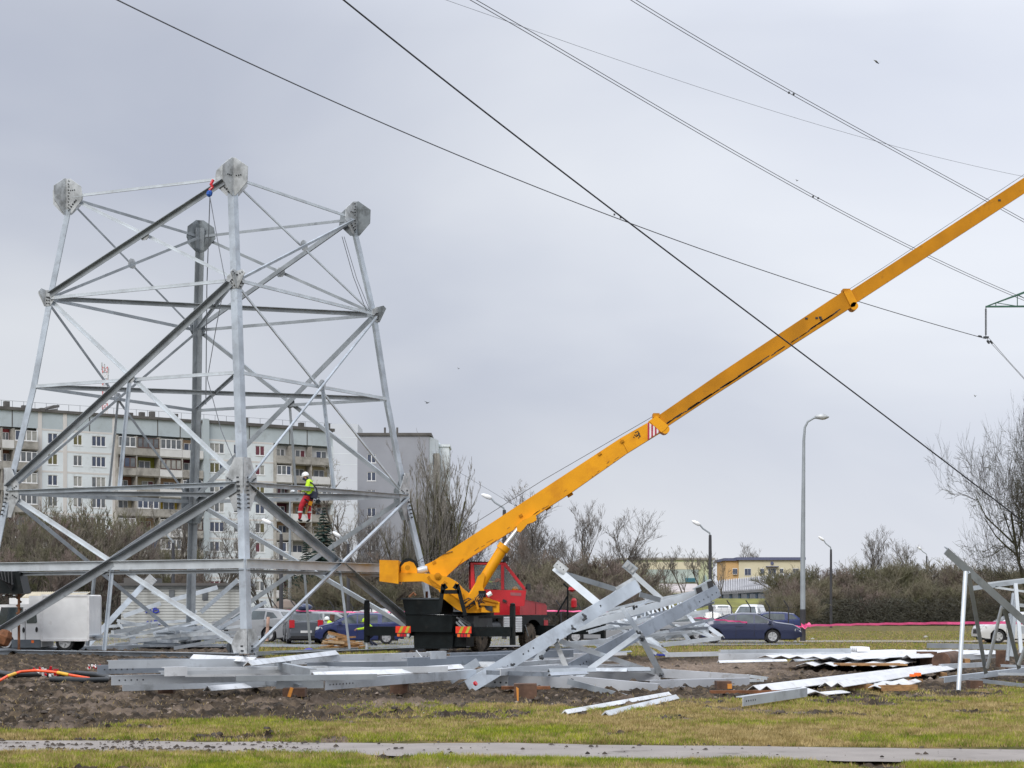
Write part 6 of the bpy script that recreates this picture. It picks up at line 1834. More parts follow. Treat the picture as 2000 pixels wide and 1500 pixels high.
# crane operator seated in the cab
YO = 71.9
def oq(px, py, dy=0.0): return at(px, py, YO) + V((0, dy, 0))
J = {'pelvis': (oq(944, 1143), .14), 'chest': (oq(941, 1129), (.17, .15)), 'neck': (oq(941, 1121.5), .055), 'head': (oq(942, 1117.5), .095), 'crown': (oq(941.5, 1114.5), .09), 'nose': (oq(947.8, 1118), .014),
     'shl': (oq(942, 1125, -.2), .075), 'ell': (oq(949, 1135, -.24), .055), 'wrl': (oq(960, 1137, -.2), .04), 'shr': (oq(942, 1125, .2), .075), 'elr': (oq(949, 1135, .24), .055), 'wrr': (oq(960, 1137, .2), .04),
     'knl': (oq(965, 1144, -.14), .08), 'anl': (oq(968, 1160, -.14), .05), 'tol': (oq(975, 1161, -.14), .035), 'knr': (oq(965, 1144, .14), .08), 'anr': (oq(968, 1160, .14), .05), 'tor': (oq(975, 1161, .14), .035)}
E_ = [('pelvis', 'chest'), ('chest', 'neck'), ('neck', 'head'), ('head', 'crown'), ('head', 'nose'), ('chest', 'shl'), ('shl', 'ell'), ('ell', 'wrl'), ('chest', 'shr'), ('shr', 'elr'), ('elr', 'wrr'), ('pelvis', 'knl'), ('knl', 'anl'), ('anl', 'tol'), ('pelvis', 'knr'), ('knr', 'anr'), ('anr', 'tor'), ('wrl', 'hdl'), ('wrr', 'hdr')]
hand(J, E_, J['wrl'][0], 'hdl', V((1, 0, 0)), V((0, -1, 0)), V((0, 0, -1))); hand(J, E_, J['wrr'][0], 'hdr', V((1, 0, 0)), V((0, 1, 0)), V((0, 0, -1)))
pick = {n: 1 for n in ('chest', 'shl', 'ell', 'shr', 'elr', 'wrl', 'wrr')}; pick.update({n: 4 for n in ('pelvis', 'knl', 'knr', 'anl', 'anr')}); pick.update({'tol': 3, 'tor': 3})
op_ = person('crane operator in hi-vis jacket seated inside the red cab', J, E_, oq(944, 1161), MT, pick)
helmet(op_, oq(941.5, 1115.5), (0, 0, 1), .13, HELM, V((1, 0, 0)))
tag(MB().lathe([(.13, 0), (.135, .05), (.10, .13), (.03, .16)], at(1006, 1152, 71.6) - V((0, 0, .02)), n=12).build('safety_helmet', YEL, None, smooth=50), 'yellow safety helmet lying behind the windscreen of the red cab', 'helmet')
# ================================================================== LOOSE STEEL, COLLAPSED SECTIONS
MUDST = pm('soiled_steel', (0.42, 0.44, 0.47), 0.5, 0.25, 0.15, 1.0, 0.05, 25, dirt=((0.22, 0.20, 0.175), 2.4, (0.58, 0.72)))
TINT = [pm('bar_steel_%d' % i, c, 0.45, 0.25, 0.14, 1.0, 0.05, 25, dirt=((c[0] * .5, c[1] * .49, c[2] * .47), 2.0 + i * .3, (0.52, 0.74))) for i, c in enumerate(((.34, .375, .42), (.47, .505, .54), (.58, .61, .64), (.22, .25, .29), (.68, .70, .72)))]
def holes(p0, d, up, out_, n, step, start, parent, r=.016, rows=1):
    hb_ = MB()
    for k in range(n):
        for j in range(rows):
            c = p0 + d * (start + k * step) + up * (j * .09) + out_ * .001
            hb_.tube(c, c + out_ * .006, r, n=6)
    o = hb_.build('bolt_hole', BOLT, parent); o['kind'] = 'stuff'
def gbar(lab, x0, y0, x1, y1, w_, z0=.3, z1=None, mat=None, style='L', nh=0, hend=0, group='loose galvanised angle bars laid out on the mud', wb=None):
    """one loose bar lying on blocks; rows give its centre line at height z"""
    z1 = z0 if z1 is None else z1
    p0, p1 = gr(x0, y0, z0), gr(x1, y1, z1)
    d = (p1 - p0).normalized()
    out_ = V((d.y, -d.x, 0)).normalized()
    if out_.y > 0: out_ = -out_
    mb = MB()
    hs_k = int(abs(x0 * 7 + y0 * 13 + x1)) % 5
    mat = mat or MUDST
    if mat in (MUDST, STEEL): mat = TINT[(0, 1, 2, 1, 3)[hs_k]]
    elif mat is STEEL_B: mat = TINT[(2, 4, 4, 2, 4)[hs_k]]
    up = V((0, 0, 1))
    if style == 'L': mb.angle(p0 + up * w_ / 2, p1 + up * w_ / 2, w_, wb or w_ * .8, .018, -up, -out_)
    elif style == 'V': w_ *= .85; mb.angle(p0 + up * w_ * .35, p1 + up * w_ * .35, w_, w_, .018, (-up + out_), (-up - out_))        # ridge up
    elif style == 'U': mb.angle(p0 - up * w_ / 2, p1 - up * w_ / 2, w_, wb or w_ * .8, .018, up, -out_)
    o = mb.build('steel_angle', mat)
    tag(o, lab, 'steel bar', group)
    if nh:
        q_ = p0 if hend == 0 else p1
        holes(q_, d if hend == 0 else -d, up, out_ , nh, .12, .15, o)
    return o
B_ = [
 ('second lowest of the long bars left of the crane, bolt holes in its left end', 218, 1329, 640, 1319, .30, .32, MUDST, 'L', 5, 0),
 ('lowest of the long bars lying left, starting just right of the coiled black hose', 240, 1342, 600, 1331, .22, .16, MUDST, 'L', 0, 0),
 ('long bar whose left end lies nearest the red and white tape knot', 190, 1308, 540, 1302, .30, .42, STEEL, 'L', 6, 0),
 ('bright bar lying on top of the one nearest the tape knot', 212, 1298, 565, 1293, .22, .62, STEEL, 'L', 0, 0),
 ('long pale bar resting across the middle of the left stack', 362, 1313, 640, 1310, .18, .46, STEEL_B, 'L', 0, 0),
 ('short white offcut on the middle of the left stack', 322, 1312, 366, 1311, .17, .50, STEEL_B, 'L', 0, 0),
 ('low white angle with its ridge up at the front of the left stack', 405, 1344, 512, 1336, .16, .12, STEEL_B, 'V', 0, 0),
 ('white angle lying ridge up just below the front tower leg', 378, 1282, 500, 1288, .20, .70, STEEL_B, 'V', 0, 0),
 ('long white angle slanting up rightwards below the front tower leg', 484, 1295, 655, 1274, .20, .70, STEEL_B, 'V', 3, 0),
 ('grey channel slanting down to the right below the slanting white angle', 520, 1297, 604, 1315, .16, .55, STEEL_D, 'L', 0, 0),
 ('wide flat bar in front of the black truck tail', 570, 1290, 862, 1281, .30, .55, STEEL, 'L', 8, 1),
 ('wide bar with a row of holes under the flat bar by the truck tail', 600, 1303, 800, 1300, .34, .42, STEEL, 'L', 5, 0),
 ('wide grey bar running right from the upright gusset plate', 796, 1294, 1010, 1286, .34, .55, STEEL, 'L', 4, 1),
 ('ribbed pale bar between the two wide bars left of the gusset plate', 610, 1317, 830, 1309, .14, .50, STEEL_B, 'V', 0, 0),
 ('long front bar running up to the collapsed section, holes in its left end', 636, 1338, 930, 1316, .30, .30, STEEL, 'L', 8, 0),
 ('small dark channel end lying left of the long front bar', 540, 1337, 632, 1336, .16, .20, STEEL_D, 'U', 0, 0),
 ('thin dark flat bar sticking out below the small channel', 515, 1333, 584, 1342, .10, .16, STEEL_D, 'L', 0, 0),
 ('buckled plate lying on the wide bar right behind the truck bumper', 842, 1280, 872, 1279, .22, .72, STEEL, 'L', 0, 0),
 ('bar with crumpled edge between gusset plate and collapsed section', 822, 1306, 900, 1301, .14, .52, STEEL_B, 'V', 3, 0),
 ('wide bar behind the lower end of the collapsed section', 880, 1283, 1120, 1276, .26, .62, STEEL, 'L', 0, 0),
 ('upper of the three white bars behind the collapsed section legs', 1000, 1290, 1142, 1281, .14, .50, STEEL_B, 'L', 0, 0),
 ('middle of the three white bars behind the collapsed section legs', 985, 1301, 1120, 1292, .14, .45, STEEL_B, 'L', 0, 0),
 ('lowest of the three white bars behind the collapsed section legs', 978, 1313, 1098, 1303, .14, .40, STEEL_B, 'L', 0, 0),
 ('grey bar far behind between the lattice legs', 1020, 1280, 1160, 1270, .14, .5, STEEL, 'L', 0, 0),
 ('left bar of the pair lying apart on the front grass, pointing up right', 1103, 1390, 1306, 1354, .10, .05, STEEL_B, 'V', 0, 0),
 ('right bar of the pair lying apart on the front grass, holes along it', 1182, 1393, 1320, 1360, .12, .05, STEEL_B, 'V', 5, 0),
 ('short wide bar lying by itself on the soil edge right of centre', 1452, 1370, 1577, 1352, .24, .13, STEEL, 'L', 5, 0),
 ('topmost bar of the low stack in front of the navy saloon', 1408, 1275, 1662, 1272, .26, .40, STEEL, 'L', 0, 0),
 ('lower wide bar of the low stack in front of the navy saloon', 1404, 1283, 1650, 1280, .28, .30, STEEL, 'L', 0, 0),
 ('thin bar lying at the foot of the low stack', 1403, 1292, 1535, 1289, .12, .10, STEEL_B, 'V', 0, 0),
 ('tapering white angle at the right foot of the low stack', 1548, 1289, 1655, 1276, .16, .16, STEEL_B, 'V', 0, 0),
 ('long thin bar joining the low stack to the tangled section', 1300, 1279, 1460, 1276, .14, .25, STEEL, 'L', 0, 0),
 ('grey bar lying along the far edge of the soil by the white car', 1810, 1261, 1970, 1264, .34, .22, STEEL_D, 'L', 0, 0),
 ('grey-blue bar behind the log at the right', 1880, 1284, 1965, 1278, .18, .2, STEEL, 'L', 0, 0),
 ('narrow bar behind the leaning white post on the right', 1840, 1302, 1930, 1298, .12, .2, STEEL, 'L', 0, 0),
 ('dark long bar on the ground just right of the front tower foot', 500, 1277, 700, 1268, .14, .10, STEEL_D, 'L', 0, 0),
]
for (lab, x0, y0, x1, y1, w_, z, mt, sty, nh, he) in B_:
    if w_ > .19: w_ = .08 + w_ * .34
    gbar(lab, x0, y0, x1, y1, w_, z, None, mt, sty, nh, he)
rq = random.Random(21)
for k in range(30):
    if k < 16: x = rq.uniform(230, 760); y = rq.uniform(1288, 1326); L = rq.uniform(90, 330)
    else: x = rq.uniform(940, 1150); y = rq.uniform(1272, 1318); L = rq.uniform(60, 200)
    gbar('one of the narrow bars stacked in among the wider ones on the mud', x, y, x + L, y + rq.uniform(-9, 3), rq.uniform(.06, .13), rq.uniform(.15, .55), None, rq.choice([MUDST, STEEL, STEEL_B, STEEL_D]), rq.choice('LLUV'), group='narrow bars in the long low stack')
# upright gusset plate standing on the bars
gp = MB().prism([gr(812, 1324, .12), gr(830, 1322, .12), gr(831, 1310, .3) + V((0, 0, .18)), gr(812, 1324, .12) + V((0, 0, .62))], (0.02, .03, 0)).build('gusset_plate', PLATE)
tag(gp, 'loose upright gusset plate standing across the bars left of the collapsed section', 'steel plate')

# ---- big collapsed lattice section in the middle
cs = thing('collapsed_lattice_section', 'large bolted lattice section lying tilted on the mud right of the crane truck', 'tower section', gr(1100, 1333, 0))
def cbar(x0, y0, Ya, x1, y1, Yb, w_, nm='lattice_bar', mat=STEEL, wb=None, up=1, parent=None, t=.018, face=None):
    p0, p1 = at(x0, y0, Ya), at(x1, y1, Yb)
    d = (p1 - p0).normalized()
    n = V((0, -1, 0)); n = (n - d * n.dot(d)).normalized()
    s_ = d.cross(n).normalized()
    if s_.z < 0: s_ = -s_
    mb = MB()
    if up: mb.angle(p0 + s_ * w_ / 2, p1 + s_ * w_ / 2, w_, wb or w_ * .8, t, -s_, -n)
    else: mb.angle(p0 - s_ * w_ / 2, p1 - s_ * w_ / 2, w_, wb or w_ * .8, t, s_, -n)
    o = mb.build(nm, mat, parent or cs)
    return o, p0, p1, d, s_, n
YA = 38.0
o, p0, p1, d, s_, n = cbar(914, 1342, YA, 1247, 1143, 41.5, .29, 'main_chord', STEEL, .28)
holes(p0 - s_ * .05, d, s_, n, 4, .11, .95, o, .02); holes(p0 + s_ * .0, d, s_, n, 3, .16, 1.7, o, .02)
o2, q0, q1, d2, s2, n2 = cbar(1208, 1158, 41.2, 1245, 1136, 41.6, .28, 'splice_plate', PLATE, .03)
holes(q0 - s2 * .02, d2, s2, n2, 3, .14, .08, o2, .018)
o, p0, p1, d, s_, n = cbar(1083, 1108, 42, 1175, 1185, 41, .17, 'lattice_bar', STEEL_B, .16)
o, p0, p1, d, s_, n = cbar(1085, 1100, 41.8, 1106, 1117, 41.8, .19, 'splice_plate', PLATE, .16); holes(p0, d, s_, n, 3, .09, .05, o, .014)
cbar(1107, 1122, 42, 1206, 1152, 43, .12, 'ribbed_bar', STEEL_D)
cbar(1170, 1184, 41, 1238, 1133, 42, .12, 'lattice_bar', STEEL_B)
bx, p0, p1, d, s_, n = cbar(1220, 1100, 44, 1241, 1117, 44, .22, 'bolted_end_box', STEEL_D, .18)
for k in range(3):
    c = p0.lerp(p1, .2 + .3 * k); MB().box(c + n * .02, (.07, .02, .14), Matrix.Rotation(R(40), 3, 'Y')).build('cleat', PLATE, bx)
cbar(1237, 1121, 44, 1293, 1171, 44, .12, 'lattice_bar', STEEL_B)
cbar(1250, 1161, 43, 1290, 1172, 44, .12, 'lattice_bar', STEEL_D)
cbar(1118, 1229, 44, 1362, 1160, 46, .17, 'lattice_bar', STEEL_B, .16)
o, p0, p1, d, s_, n = cbar(1112, 1310, 40.5, 1404, 1153, 46, .30, 'main_chord', TINT[3], .28, up=1); holes(p1 - s_ * .02, -d, s_, n, 5, .22, .15, o, .02)
holes(p0, d, s_, n, 3, .13, .45, o, .02)
bx, p0, p1, d, s_, n = cbar(1360, 1160, 46, 1394, 1141, 46, .30, 'bolted_end_box', STEEL, .28)
for k in range(3):
    c = p0.lerp(p1, .18 + .32 * k); MB().box(c + n * .03, (.14, .03, .24), Matrix.Rotation(-R(15), 3, 'Y')).build('cleat', BLKPL if k != 1 else STEEL_D, bx)
cbar(1122, 1328, 40, 1249, 1237, 42, .11, 'lattice_bar', STEEL_B)
cbar(1094, 1252, 40, 1288, 1317, 42.5, .11, 'lattice_bar', STEEL_B)
cbar(1086, 1256, 39.9, 1116, 1328, 39.9, .11, 'lattice_bar', PLATE)
cbar(1030, 1312, 40.5, 1068, 1262, 41, .12, 'lattice_bar', STEEL_D)
cbar(1215, 1186, 42.5, 1248, 1236, 42, .11, 'lattice_bar', STEEL_D)
cbar(1249, 1238, 42, 1291, 1318, 42.4, .14, 'lattice_bar', STEEL)
cbar(1100, 1259, 41, 1198, 1251, 44, .11, 'lattice_bar', STEEL_B)
o, p0, p1, d, s_, n = cbar(935, 1326, 39, 992, 1328, 38.9, .34, 'splice_plate', PLATE, .03); holes(p0 - s_ * .06, d, s_, n, 3, .12, .35, o, .022)
cbar(990, 1328, 39.3, 1118, 1332, 39.2, .27, 'main_chord', MUDST, .26)
cbar(1112, 1331, 39.1, 1284, 1347, 38.4, .24, 'main_chord', MUDST, .26)
cbar(1108, 1331, 38.6, 1232, 1365, 36.4, .12, 'lattice_bar', STEEL_D)
cbar(1150, 1305, 43, 1462, 1327, 42, .20, 'main_chord', MUDST, .24)
cbar(1030, 1318, 42.5, 1290, 1322, 42.4, .20, 'lattice_bar', MUDST, .2)
cbar(1270, 1337, 39.8, 1464, 1332, 41.2, .18, 'main_chord', MUDST, .2)
cbar(1458, 1320, 43, 1498, 1325, 42.6, .07, 'lattice_bar', STEEL_B); cbar(1452, 1329, 41.5, 1492, 1329, 41.6, .07, 'lattice_bar', STEEL_B)
cbar(880, 1328, 38, 934, 1292, 40, .18, 'lattice_bar', STEEL_D, .16)
cbar(932, 1293, 40.2, 988, 1289, 41, .16, 'lattice_bar', STEEL_B, .16)
cbar(908, 1321, 39, 966, 1303, 40, .12, 'lattice_bar', STEEL_B)
cbar(980, 1317, 40.4, 1028, 1310, 40.6, .12, 'lattice_bar', STEEL_B, .1)
MB().tube(at(927, 1336, YA - .3), at(930, 1334, YA - .32), .05, n=8).build('red_tag', RED, cs)
bl = MB()
for x, y, Y in ((1070, 1269, 39.7), (1058, 1284, 39.4), (1086, 1252, 39.8), (1143, 1211, 40.2), (1185, 1283, 41.2), (1240, 1187, 42), (1246, 1236, 41.9), (1117, 1330, 39), (1140, 1203, 40.3), (1290, 1318, 42), (1120, 1225, 40), (1172, 1186, 40.8), (1000, 1300, 38.6), (1254, 1248, 41.8)):
    for k in range(3): bl.tube(at(x + random.uniform(-5, 5), y + random.uniform(-4, 4), Y - .03), at(x, y, Y - .03) + V((random.uniform(-.04, .04), -.09, random.uniform(-.04, .04))), .025, n=6)
bl.build('bolt', BOLT, cs)['kind'] = 'stuff'
tag(MB().box(gr(1026, 1364, 0) + V((0, 0, .14)), (.42, .5, .27)).build('timber_block', WOOD_D), 'squat brown timber block carrying the front beam of the collapsed section', 'timber block')
tag(MB().box(at(1027, 1343, 37.6), (1.0, .3, .06)).build('rusty_plank', RUST), 'rusty flat plank between the timber block and the front beam', 'plank')
tag(MB().prism([gr(1010, 1369, .02), gr(1013, 1369, .02), gr(1013, 1369, .02) + V((.0, 0, .22)), gr(1008, 1369, .02) + V((0, 0, .25))], (0, .05, 0)).build('split_wood', pm('fresh_wood', (.60, .24, .04), .8)), 'bright orange split of fresh wood leaning on the timber block', 'wood')
for lab, x, y, s_ in (('small brown timber block under the long front bar, left of centre', 780, 1355, (.34, .4, .2)), ('dark timber block under the lowest bars on the left', 326, 1354, (.3, .3, .12)), ('dark timber block beside the orange wood chip under the middle bars', 576, 1360, (.42, .4, .16)), ('low timber block at the right end of the collapsed beams', 1412, 1345, (.30, .5, .16)), ('timber block under the right-hand frame', 1903, 1344, (.26, .4, .16))):
    tag(MB().box(gr(x, y, 0) + V((0, 0, s_[2] / 2)), s_).build('timber_block', WOOD_D), lab, 'timber block')
tag(MB().box(gr(571, 1361, 0) + V((0, -.3, .1)), (.06, .06, .18), Matrix.Rotation(.3, 3, 'Y')).build('wood_chip', MATS['fresh_wood']), 'orange wood chip by the dark timber block under the middle bars', 'wood')
tag(MB().box(gr(1422, 1345, 0) + V((0, -.26, .06)), (.09, .08, .10)).build('wood_chip', MATS['fresh_wood']), 'orange-brown wood end at the right end of the collapsed beams', 'wood')
tag(MB().box(gr(1480, 1351, .03), (1.9, .12, .06), Matrix.Rotation(.05, 3, 'Z')).build('rusty_plank', RUST), 'long rusty plank on the soil right of the collapsed beams', 'plank')

# ---- tangled smaller section behind it
ts = thing('collapsed_lattice_section', 'smaller tangled white lattice frame between the large collapsed section and the navy saloon', 'tower section', gr(1290, 1276, 0))
def tb(*a, **k): return cbar(*a, parent=ts, **k)
for a in ((1264, 1243, 62, 1378, 1219, 65), (1376, 1219, 65, 1409, 1243, 62), (1285, 1261, 61, 1408, 1246, 62), (1268, 1251, 63, 1384, 1231, 65), (1262, 1242, 62, 1290, 1262, 61), (1330, 1230, 64, 1350, 1256, 62), (1372, 1231, 65, 1398, 1250, 62), (1300, 1248, 63, 1320, 1235, 64)):
    tb(*a, .14, 'frame_bar', STEEL_B if a[0] != 1330 else STEEL_D)
for a in ((1190, 1212, 62, 1282, 1277, 60), (1205, 1210, 62, 1300, 1276, 60), (1262, 1242, 61, 1306, 1278, 60), (1232, 1248, 60, 1300, 1270, 60)): tb(*a, .10, 'lattice_bar', STEEL_B)
rt_ = random.Random(4)
top_ = [(1195 + k * 16, 1203 - k * 4.5) for k in range(11)]; bot_ = [(1208 + k * 17, 1217 - k * 2.2) for k in range(10)]
tb(1188, 1206, 64, 1372, 1155, 68, .11, 'lattice_bar', STEEL_B); tb(1205, 1219, 63, 1384, 1193, 66, .11, 'lattice_bar', STEEL_B)
for k in range(10): tb(*top_[k], 64 + k * .3, *bot_[k], 63.5 + k * .3, .07, 'lacing_bar', STEEL_B)
for k in range(9): tb(*bot_[k], 63.5 + k * .3, *top_[k + 1], 64 + k * .3, .07, 'lacing_bar', STEEL if k % 2 else STEEL_B)
for a in ((1240, 1180, 66, 1380, 1152, 69), (1260, 1172, 67, 1330, 1170, 68), (1340, 1196, 66, 1360, 1222, 64), (1180, 1228, 62, 1262, 1212, 64), (1300, 1212, 65, 1378, 1200, 67), (1150, 1235, 61, 1220, 1215, 63)): tb(*a, .12, 'lattice_bar', STEEL_B)
for k in range(26):
    x = rt_.uniform(1150, 1320); y = rt_.uniform(1192, 1262); L = min(rt_.uniform(35, 110), 1395 - x)
    tb(x, y, rt_.uniform(58, 66), x + L, y + rt_.choice([-1, -1, 1]) * rt_.uniform(4, 34), rt_.uniform(58, 66), rt_.uniform(.06, .11), 'loose_lacing', rt_.choice([STEEL_B, STEEL_B, STEEL, TINT[3]]))
for k in range(14):
    x = rt_.uniform(940, 1120); y = rt_.uniform(1268, 1318); L = rt_.uniform(80, 190)
    gbar('one of the thin bars lying under the legs of the large collapsed section', x, y, x + L, y + rt_.uniform(-12, 6), rt_.uniform(.05, .10), rt_.uniform(.2, .5), None, rt_.choice([MUDST, STEEL_B, TINT[3]]), rt_.choice('LUV'), group='thin bars under the large collapsed section')
tag(MB().box(gr(1296, 1279, .02), (1.0, .5, .06)).build('blue_tarp', BLUE), 'scrap of blue sheeting under the tangled white frame', 'sheeting')

# ---- frame at the right edge
rf = thing('leaning_frame', 'leaning bolted frame of grey and white bars at the right edge of the picture', 'tower section', gr(1930, 1330, 0))
def rbq(*a, **k): return cbar(*a, parent=rf, **k)
rbq(1848, 1076, 38, 2080, 1284, 40, .15, 'frame_bar', STEEL_D, .14)
for a, r_, m_ in (((1886, 1117, 38, 1872, 1349, 37.0), .035, PLATE), ((1957, 1184, 39, 1928, 1304, 40), .028, PLATE), ((2012, 1240, 39.5, 1990, 1298, 40), .03, PLATE)):
    MB().tube(at(*a[:3]), at(*a[3:]), r_ * 1.35, n=10).build('post', STEEL_B, rf, smooth=40)
rbq(1892, 1120, 38.2, 1926, 1316, 40.2, .085, 'frame_bar', STEEL_D); rbq(1962, 1188, 39, 1991, 1306, 40.6, .09, 'frame_bar', STEEL_D)
rbq(1900, 1149, 42, 2080, 1124, 42, .10, 'frame_bar', STEEL); rbq(1930, 1140, 42.5, 2080, 1122, 42.5, .06, 'frame_bar', STEEL_B)
rbq(1944, 1147, 42, 2060, 1164, 42, .05, 'frame_bar', STEEL_B); rbq(1984, 1139, 41.5, 1995, 1275, 41, .08, 'frame_bar', STEEL_B); rbq(1980, 1158, 43, 1968, 1290, 42, .07, 'frame_bar', STEEL_D)
rbq(1984, 1170, 42.6, 1976, 1282, 42, .08, 'frame_bar', STEEL_D); rbq(1992, 1182, 43, 2040, 1186, 43, .08, 'frame_bar', STEEL_B); rbq(1990, 1230, 43, 2040, 1232, 43, .18, 'frame_bar', STEEL_B)
rbq(1845, 1328, 41.5, 2060, 1302, 47, .13, 'ground_bar', STEEL, .13); rbq(1892, 1327, 41.4, 2060, 1346, 38, .08, 'ground_bar', STEEL_D); rbq(1925, 1316, 44, 2060, 1318, 44, .06, 'ground_bar', STEEL_B); rbq(1955, 1300, 47, 2060, 1305, 47, .07, 'ground_bar', STEEL)

# ---- corrugated sheets, off-cuts and wood on the right
SHEET = pm('corrugated_sheet', (0.62, 0.63, 0.64), 0.5, 0.15, 0.08, 1.5, dirt=((0.38, 0.35, 0.31), 2.0, (0.55, 0.8)))
def sheet(lab, x0, y0, x1, y1, wd, z=.12, n=5, amp=.05, mat=SHEET, cat='metal sheet'):
    amp *= .7
    p0, p1 = gr(x0, y0, z), gr(x1, y1, z)
    d = (p1 - p0).normalized(); c = V((-d.y, d.x, 0)).normalized()
    if c.y < 0: c = -c
    pts = []
    for k in range(2 * n + 1): pts.append(p0 + c * (wd * k / (2 * n)) + V((0, 0, amp if k % 2 else -amp)))
    mb = MB()
    m_ = len(pts)
    L = (p1 - p0)
    th = V((0, 0, -.012))
    mb.add(pts + [p + L for p in pts] + [p + th for p in pts] + [p + L + th for p in pts],
           [(k, k + 1, m_ + k + 1, m_ + k) for k in range(m_ - 1)] + [(2 * m_ + k, 2 * m_ + k + 1, 3 * m_ + k + 1, 3 * m_ + k) for k in range(m_ - 1)] + [(k, k + 1, 2 * m_ + k + 1, 2 * m_ + k) for k in range(m_ - 1)] + [(m_ + k, m_ + k + 1, 3 * m_ + k + 1, 3 * m_ + k) for k in range(m_ - 1)] + [(0, m_, 3 * m_, 2 * m_), (m_ - 1, 2 * m_ - 1, 4 * m_ - 1, 3 * m_ - 1)])
    return tag(mb.build('corrugated_sheet', mat), lab, cat, 'corrugated sheets and off-cuts dumped on the right')
sheet('long folded sheet strip running up right towards the log', 1510, 1344, 1868, 1299, .55, .10, 2, .07)
sheet('second folded strip lying on the right half of the long one', 1648, 1337, 1866, 1303, .5, .17, 2, .06)
sheet('upper corrugated sheet lying on the wooden pallet', 1670, 1285, 1790, 1279, 3.0, .32, 6, .05)
sheet('lower corrugated sheet in front of the dark square block', 1744, 1299, 1806, 1284, 2.6, .16, 5, .06)
sheet('long corrugated sheet with wavy edge behind the log', 1780, 1282, 1966, 1273, 2.0, .30, 7, .07)
sheet('corrugated sheet under the wavy one right of the pallet', 1690, 1278, 1860, 1272, 2.4, .22, 6, .05)
sheet('crumpled sheet scrap standing beyond the pallet', 1674, 1268, 1700, 1268, 1.4, .35, 4, .1)
sheet('short white off-cut leaning by the orange glove', 1720, 1341, 1758, 1319, .25, .10, 1, .03)
sheet('bent white sheet piece lying on the grass edge', 1594, 1345, 1618, 1354, .5, .06, 1, .06)
sheet('flat right half of the bent white sheet piece', 1618, 1354, 1661, 1350, .35, .04, 1, .03)
sheet('small ribbed scrap right of the orange glove', 1768, 1337, 1800, 1328, .8, .08, 3, .04)
sheet('small scrap sheet in front of the pallet', 1652, 1298, 1668, 1292, 1.0, .08, 2, .04)
pal = thing('pallet', 'wooden pallet under the corrugated sheets', 'pallet', gr(1706, 1300, 0))
for k in range(5):
    MB().box(gr(1672 + k * 17, 1297, .08), (.14, 1.2, .12)).build('bearer', WOOD, pal)
for k in range(3): MB().box(gr(1706, 1298.5, .2) + V((0, k * .45, 0)), (1.75, .14, .04)).build('deck_board', WOOD, pal)
for lab, x0, y0, x1, y1, w_ in (('yellowish squared timber lying left of the orange glove', 1652, 1342, 1704, 1341, .1), ('yellowish squared timber nearest the grass below the orange glove', 1718, 1344, 1790, 1343, .12), ('thin timber behind the white off-cut', 1742, 1331, 1800, 1329, .07), ('broken light timber beside the log', 1866, 1290, 1890, 1292, .16), ('small timber scrap right of the log', 1832, 1316, 1846, 1318, .1), ('timber leaning by the front wheel of the white car', 1920, 1253, 1950, 1250, .1)):
    tag(MB().bar(gr(x0, y0, w_ / 2), gr(x1, y1, w_ / 2), w_, w_).build('timber', WOOD), lab, 'timber', 'squared timbers and scraps on the right')
lg = MB().tube(gr(1838, 1292, .25), gr(1864, 1288, .25), .25, n=16).build('log', WOOD_D, None, smooth=40); tag(lg, 'thick short dark log lying behind the folded strips', 'log')
tag(MB().box(gr(1810, 1299, 0) + V((0, 0, .2)), (.5, .5, .4)).build('timber_block', WOOD_D), 'dark square timber block left of the log', 'timber block')
tag(MB().tube(gr(1958, 1305, .0), gr(1958, 1305, .0) + V((0, 0, .5)), .19, n=12).build('tree_stump', WOOD_D), 'brown stump behind the leaning frame', 'stump')
gl = MB()
gl.box((0, 0, .04), (.12, .09, .05))
for k in range(4): gl.bar((.05, -.035 + k * .023, .05), (.13 + .01 * (k % 2), -.04 + k * .027, .03), .02, .025)
gl.bar((0, .045, .04), (.05, .10, .03), .024, .025)
gl.box((.13, .05, .06), (.12, .2, .06))
for i, p in enumerate(gl.v): gl.v[i] = V((p.x * .95, p.y * .95, p.z * 1.1)) + gr(1782, 1323, .17)
tag(gl.build('work_glove', ORANGE), 'orange work glove dropped on the sheet strips', 'glove')

# ---- white steel heap seen through the left half of the tower
rr_ = random.Random(11)
GH2 = 'white steel bars heaped behind the left half of the tower'
def fbar(lab, x0, y0, x1, y1, Ya, Yb, w_, mat=STEEL_B):
    p0, p1 = at(x0, y0, Ya), at(x1, y1, Yb)
    d = (p1 - p0).normalized(); n = V((0, -1, 0)); s_ = d.cross(n).normalized()
    if s_.z < 0: s_ = -s_
    tag(MB().angle(p0 + s_ * w_ / 2, p1 + s_ * w_ / 2, w_, w_ * .8, .02, -s_, -n).build('steel_angle', mat), lab, 'steel bar', GH2)
fbar('long ribbed bar leaning up to a square end plate left of the rear tower leg', 172, 1259, 286, 1136, 80, 82, .24, STEEL)
tag(MB().box(at(292, 1136, 81.8), (.50, .2, .42), Matrix.Rotation(-R(48), 3, 'Y')).build('end_plate', PLATE), 'square bolted end plate on top of the leaning ribbed bar', 'steel plate')
fbar('white bar sloping up across the graffiti hut', 241, 1203, 314, 1178, 84, 85, .20)
fbar('upper white bar crossing the rear tower leg above the hut roof', 328, 1174, 425, 1147, 84, 86, .20)
fbar('thin nearly level white bar left of the rear tower leg', 177, 1226, 367, 1212, 82, 83, .13)
fbar('white bar sloping down right below the graffiti', 228, 1212, 318, 1230, 82, 82, .13)
fbar('white bar sloping down right from the end plate', 296, 1156, 384, 1196, 84, 84, .12)
fbar('short white strut below the sloping bar left', 230, 1216, 252, 1246, 81, 81, .1)
fbar('pale bar rising right beside the rear tower leg', 392, 1196, 464, 1133, 84, 84, .20, STEEL)
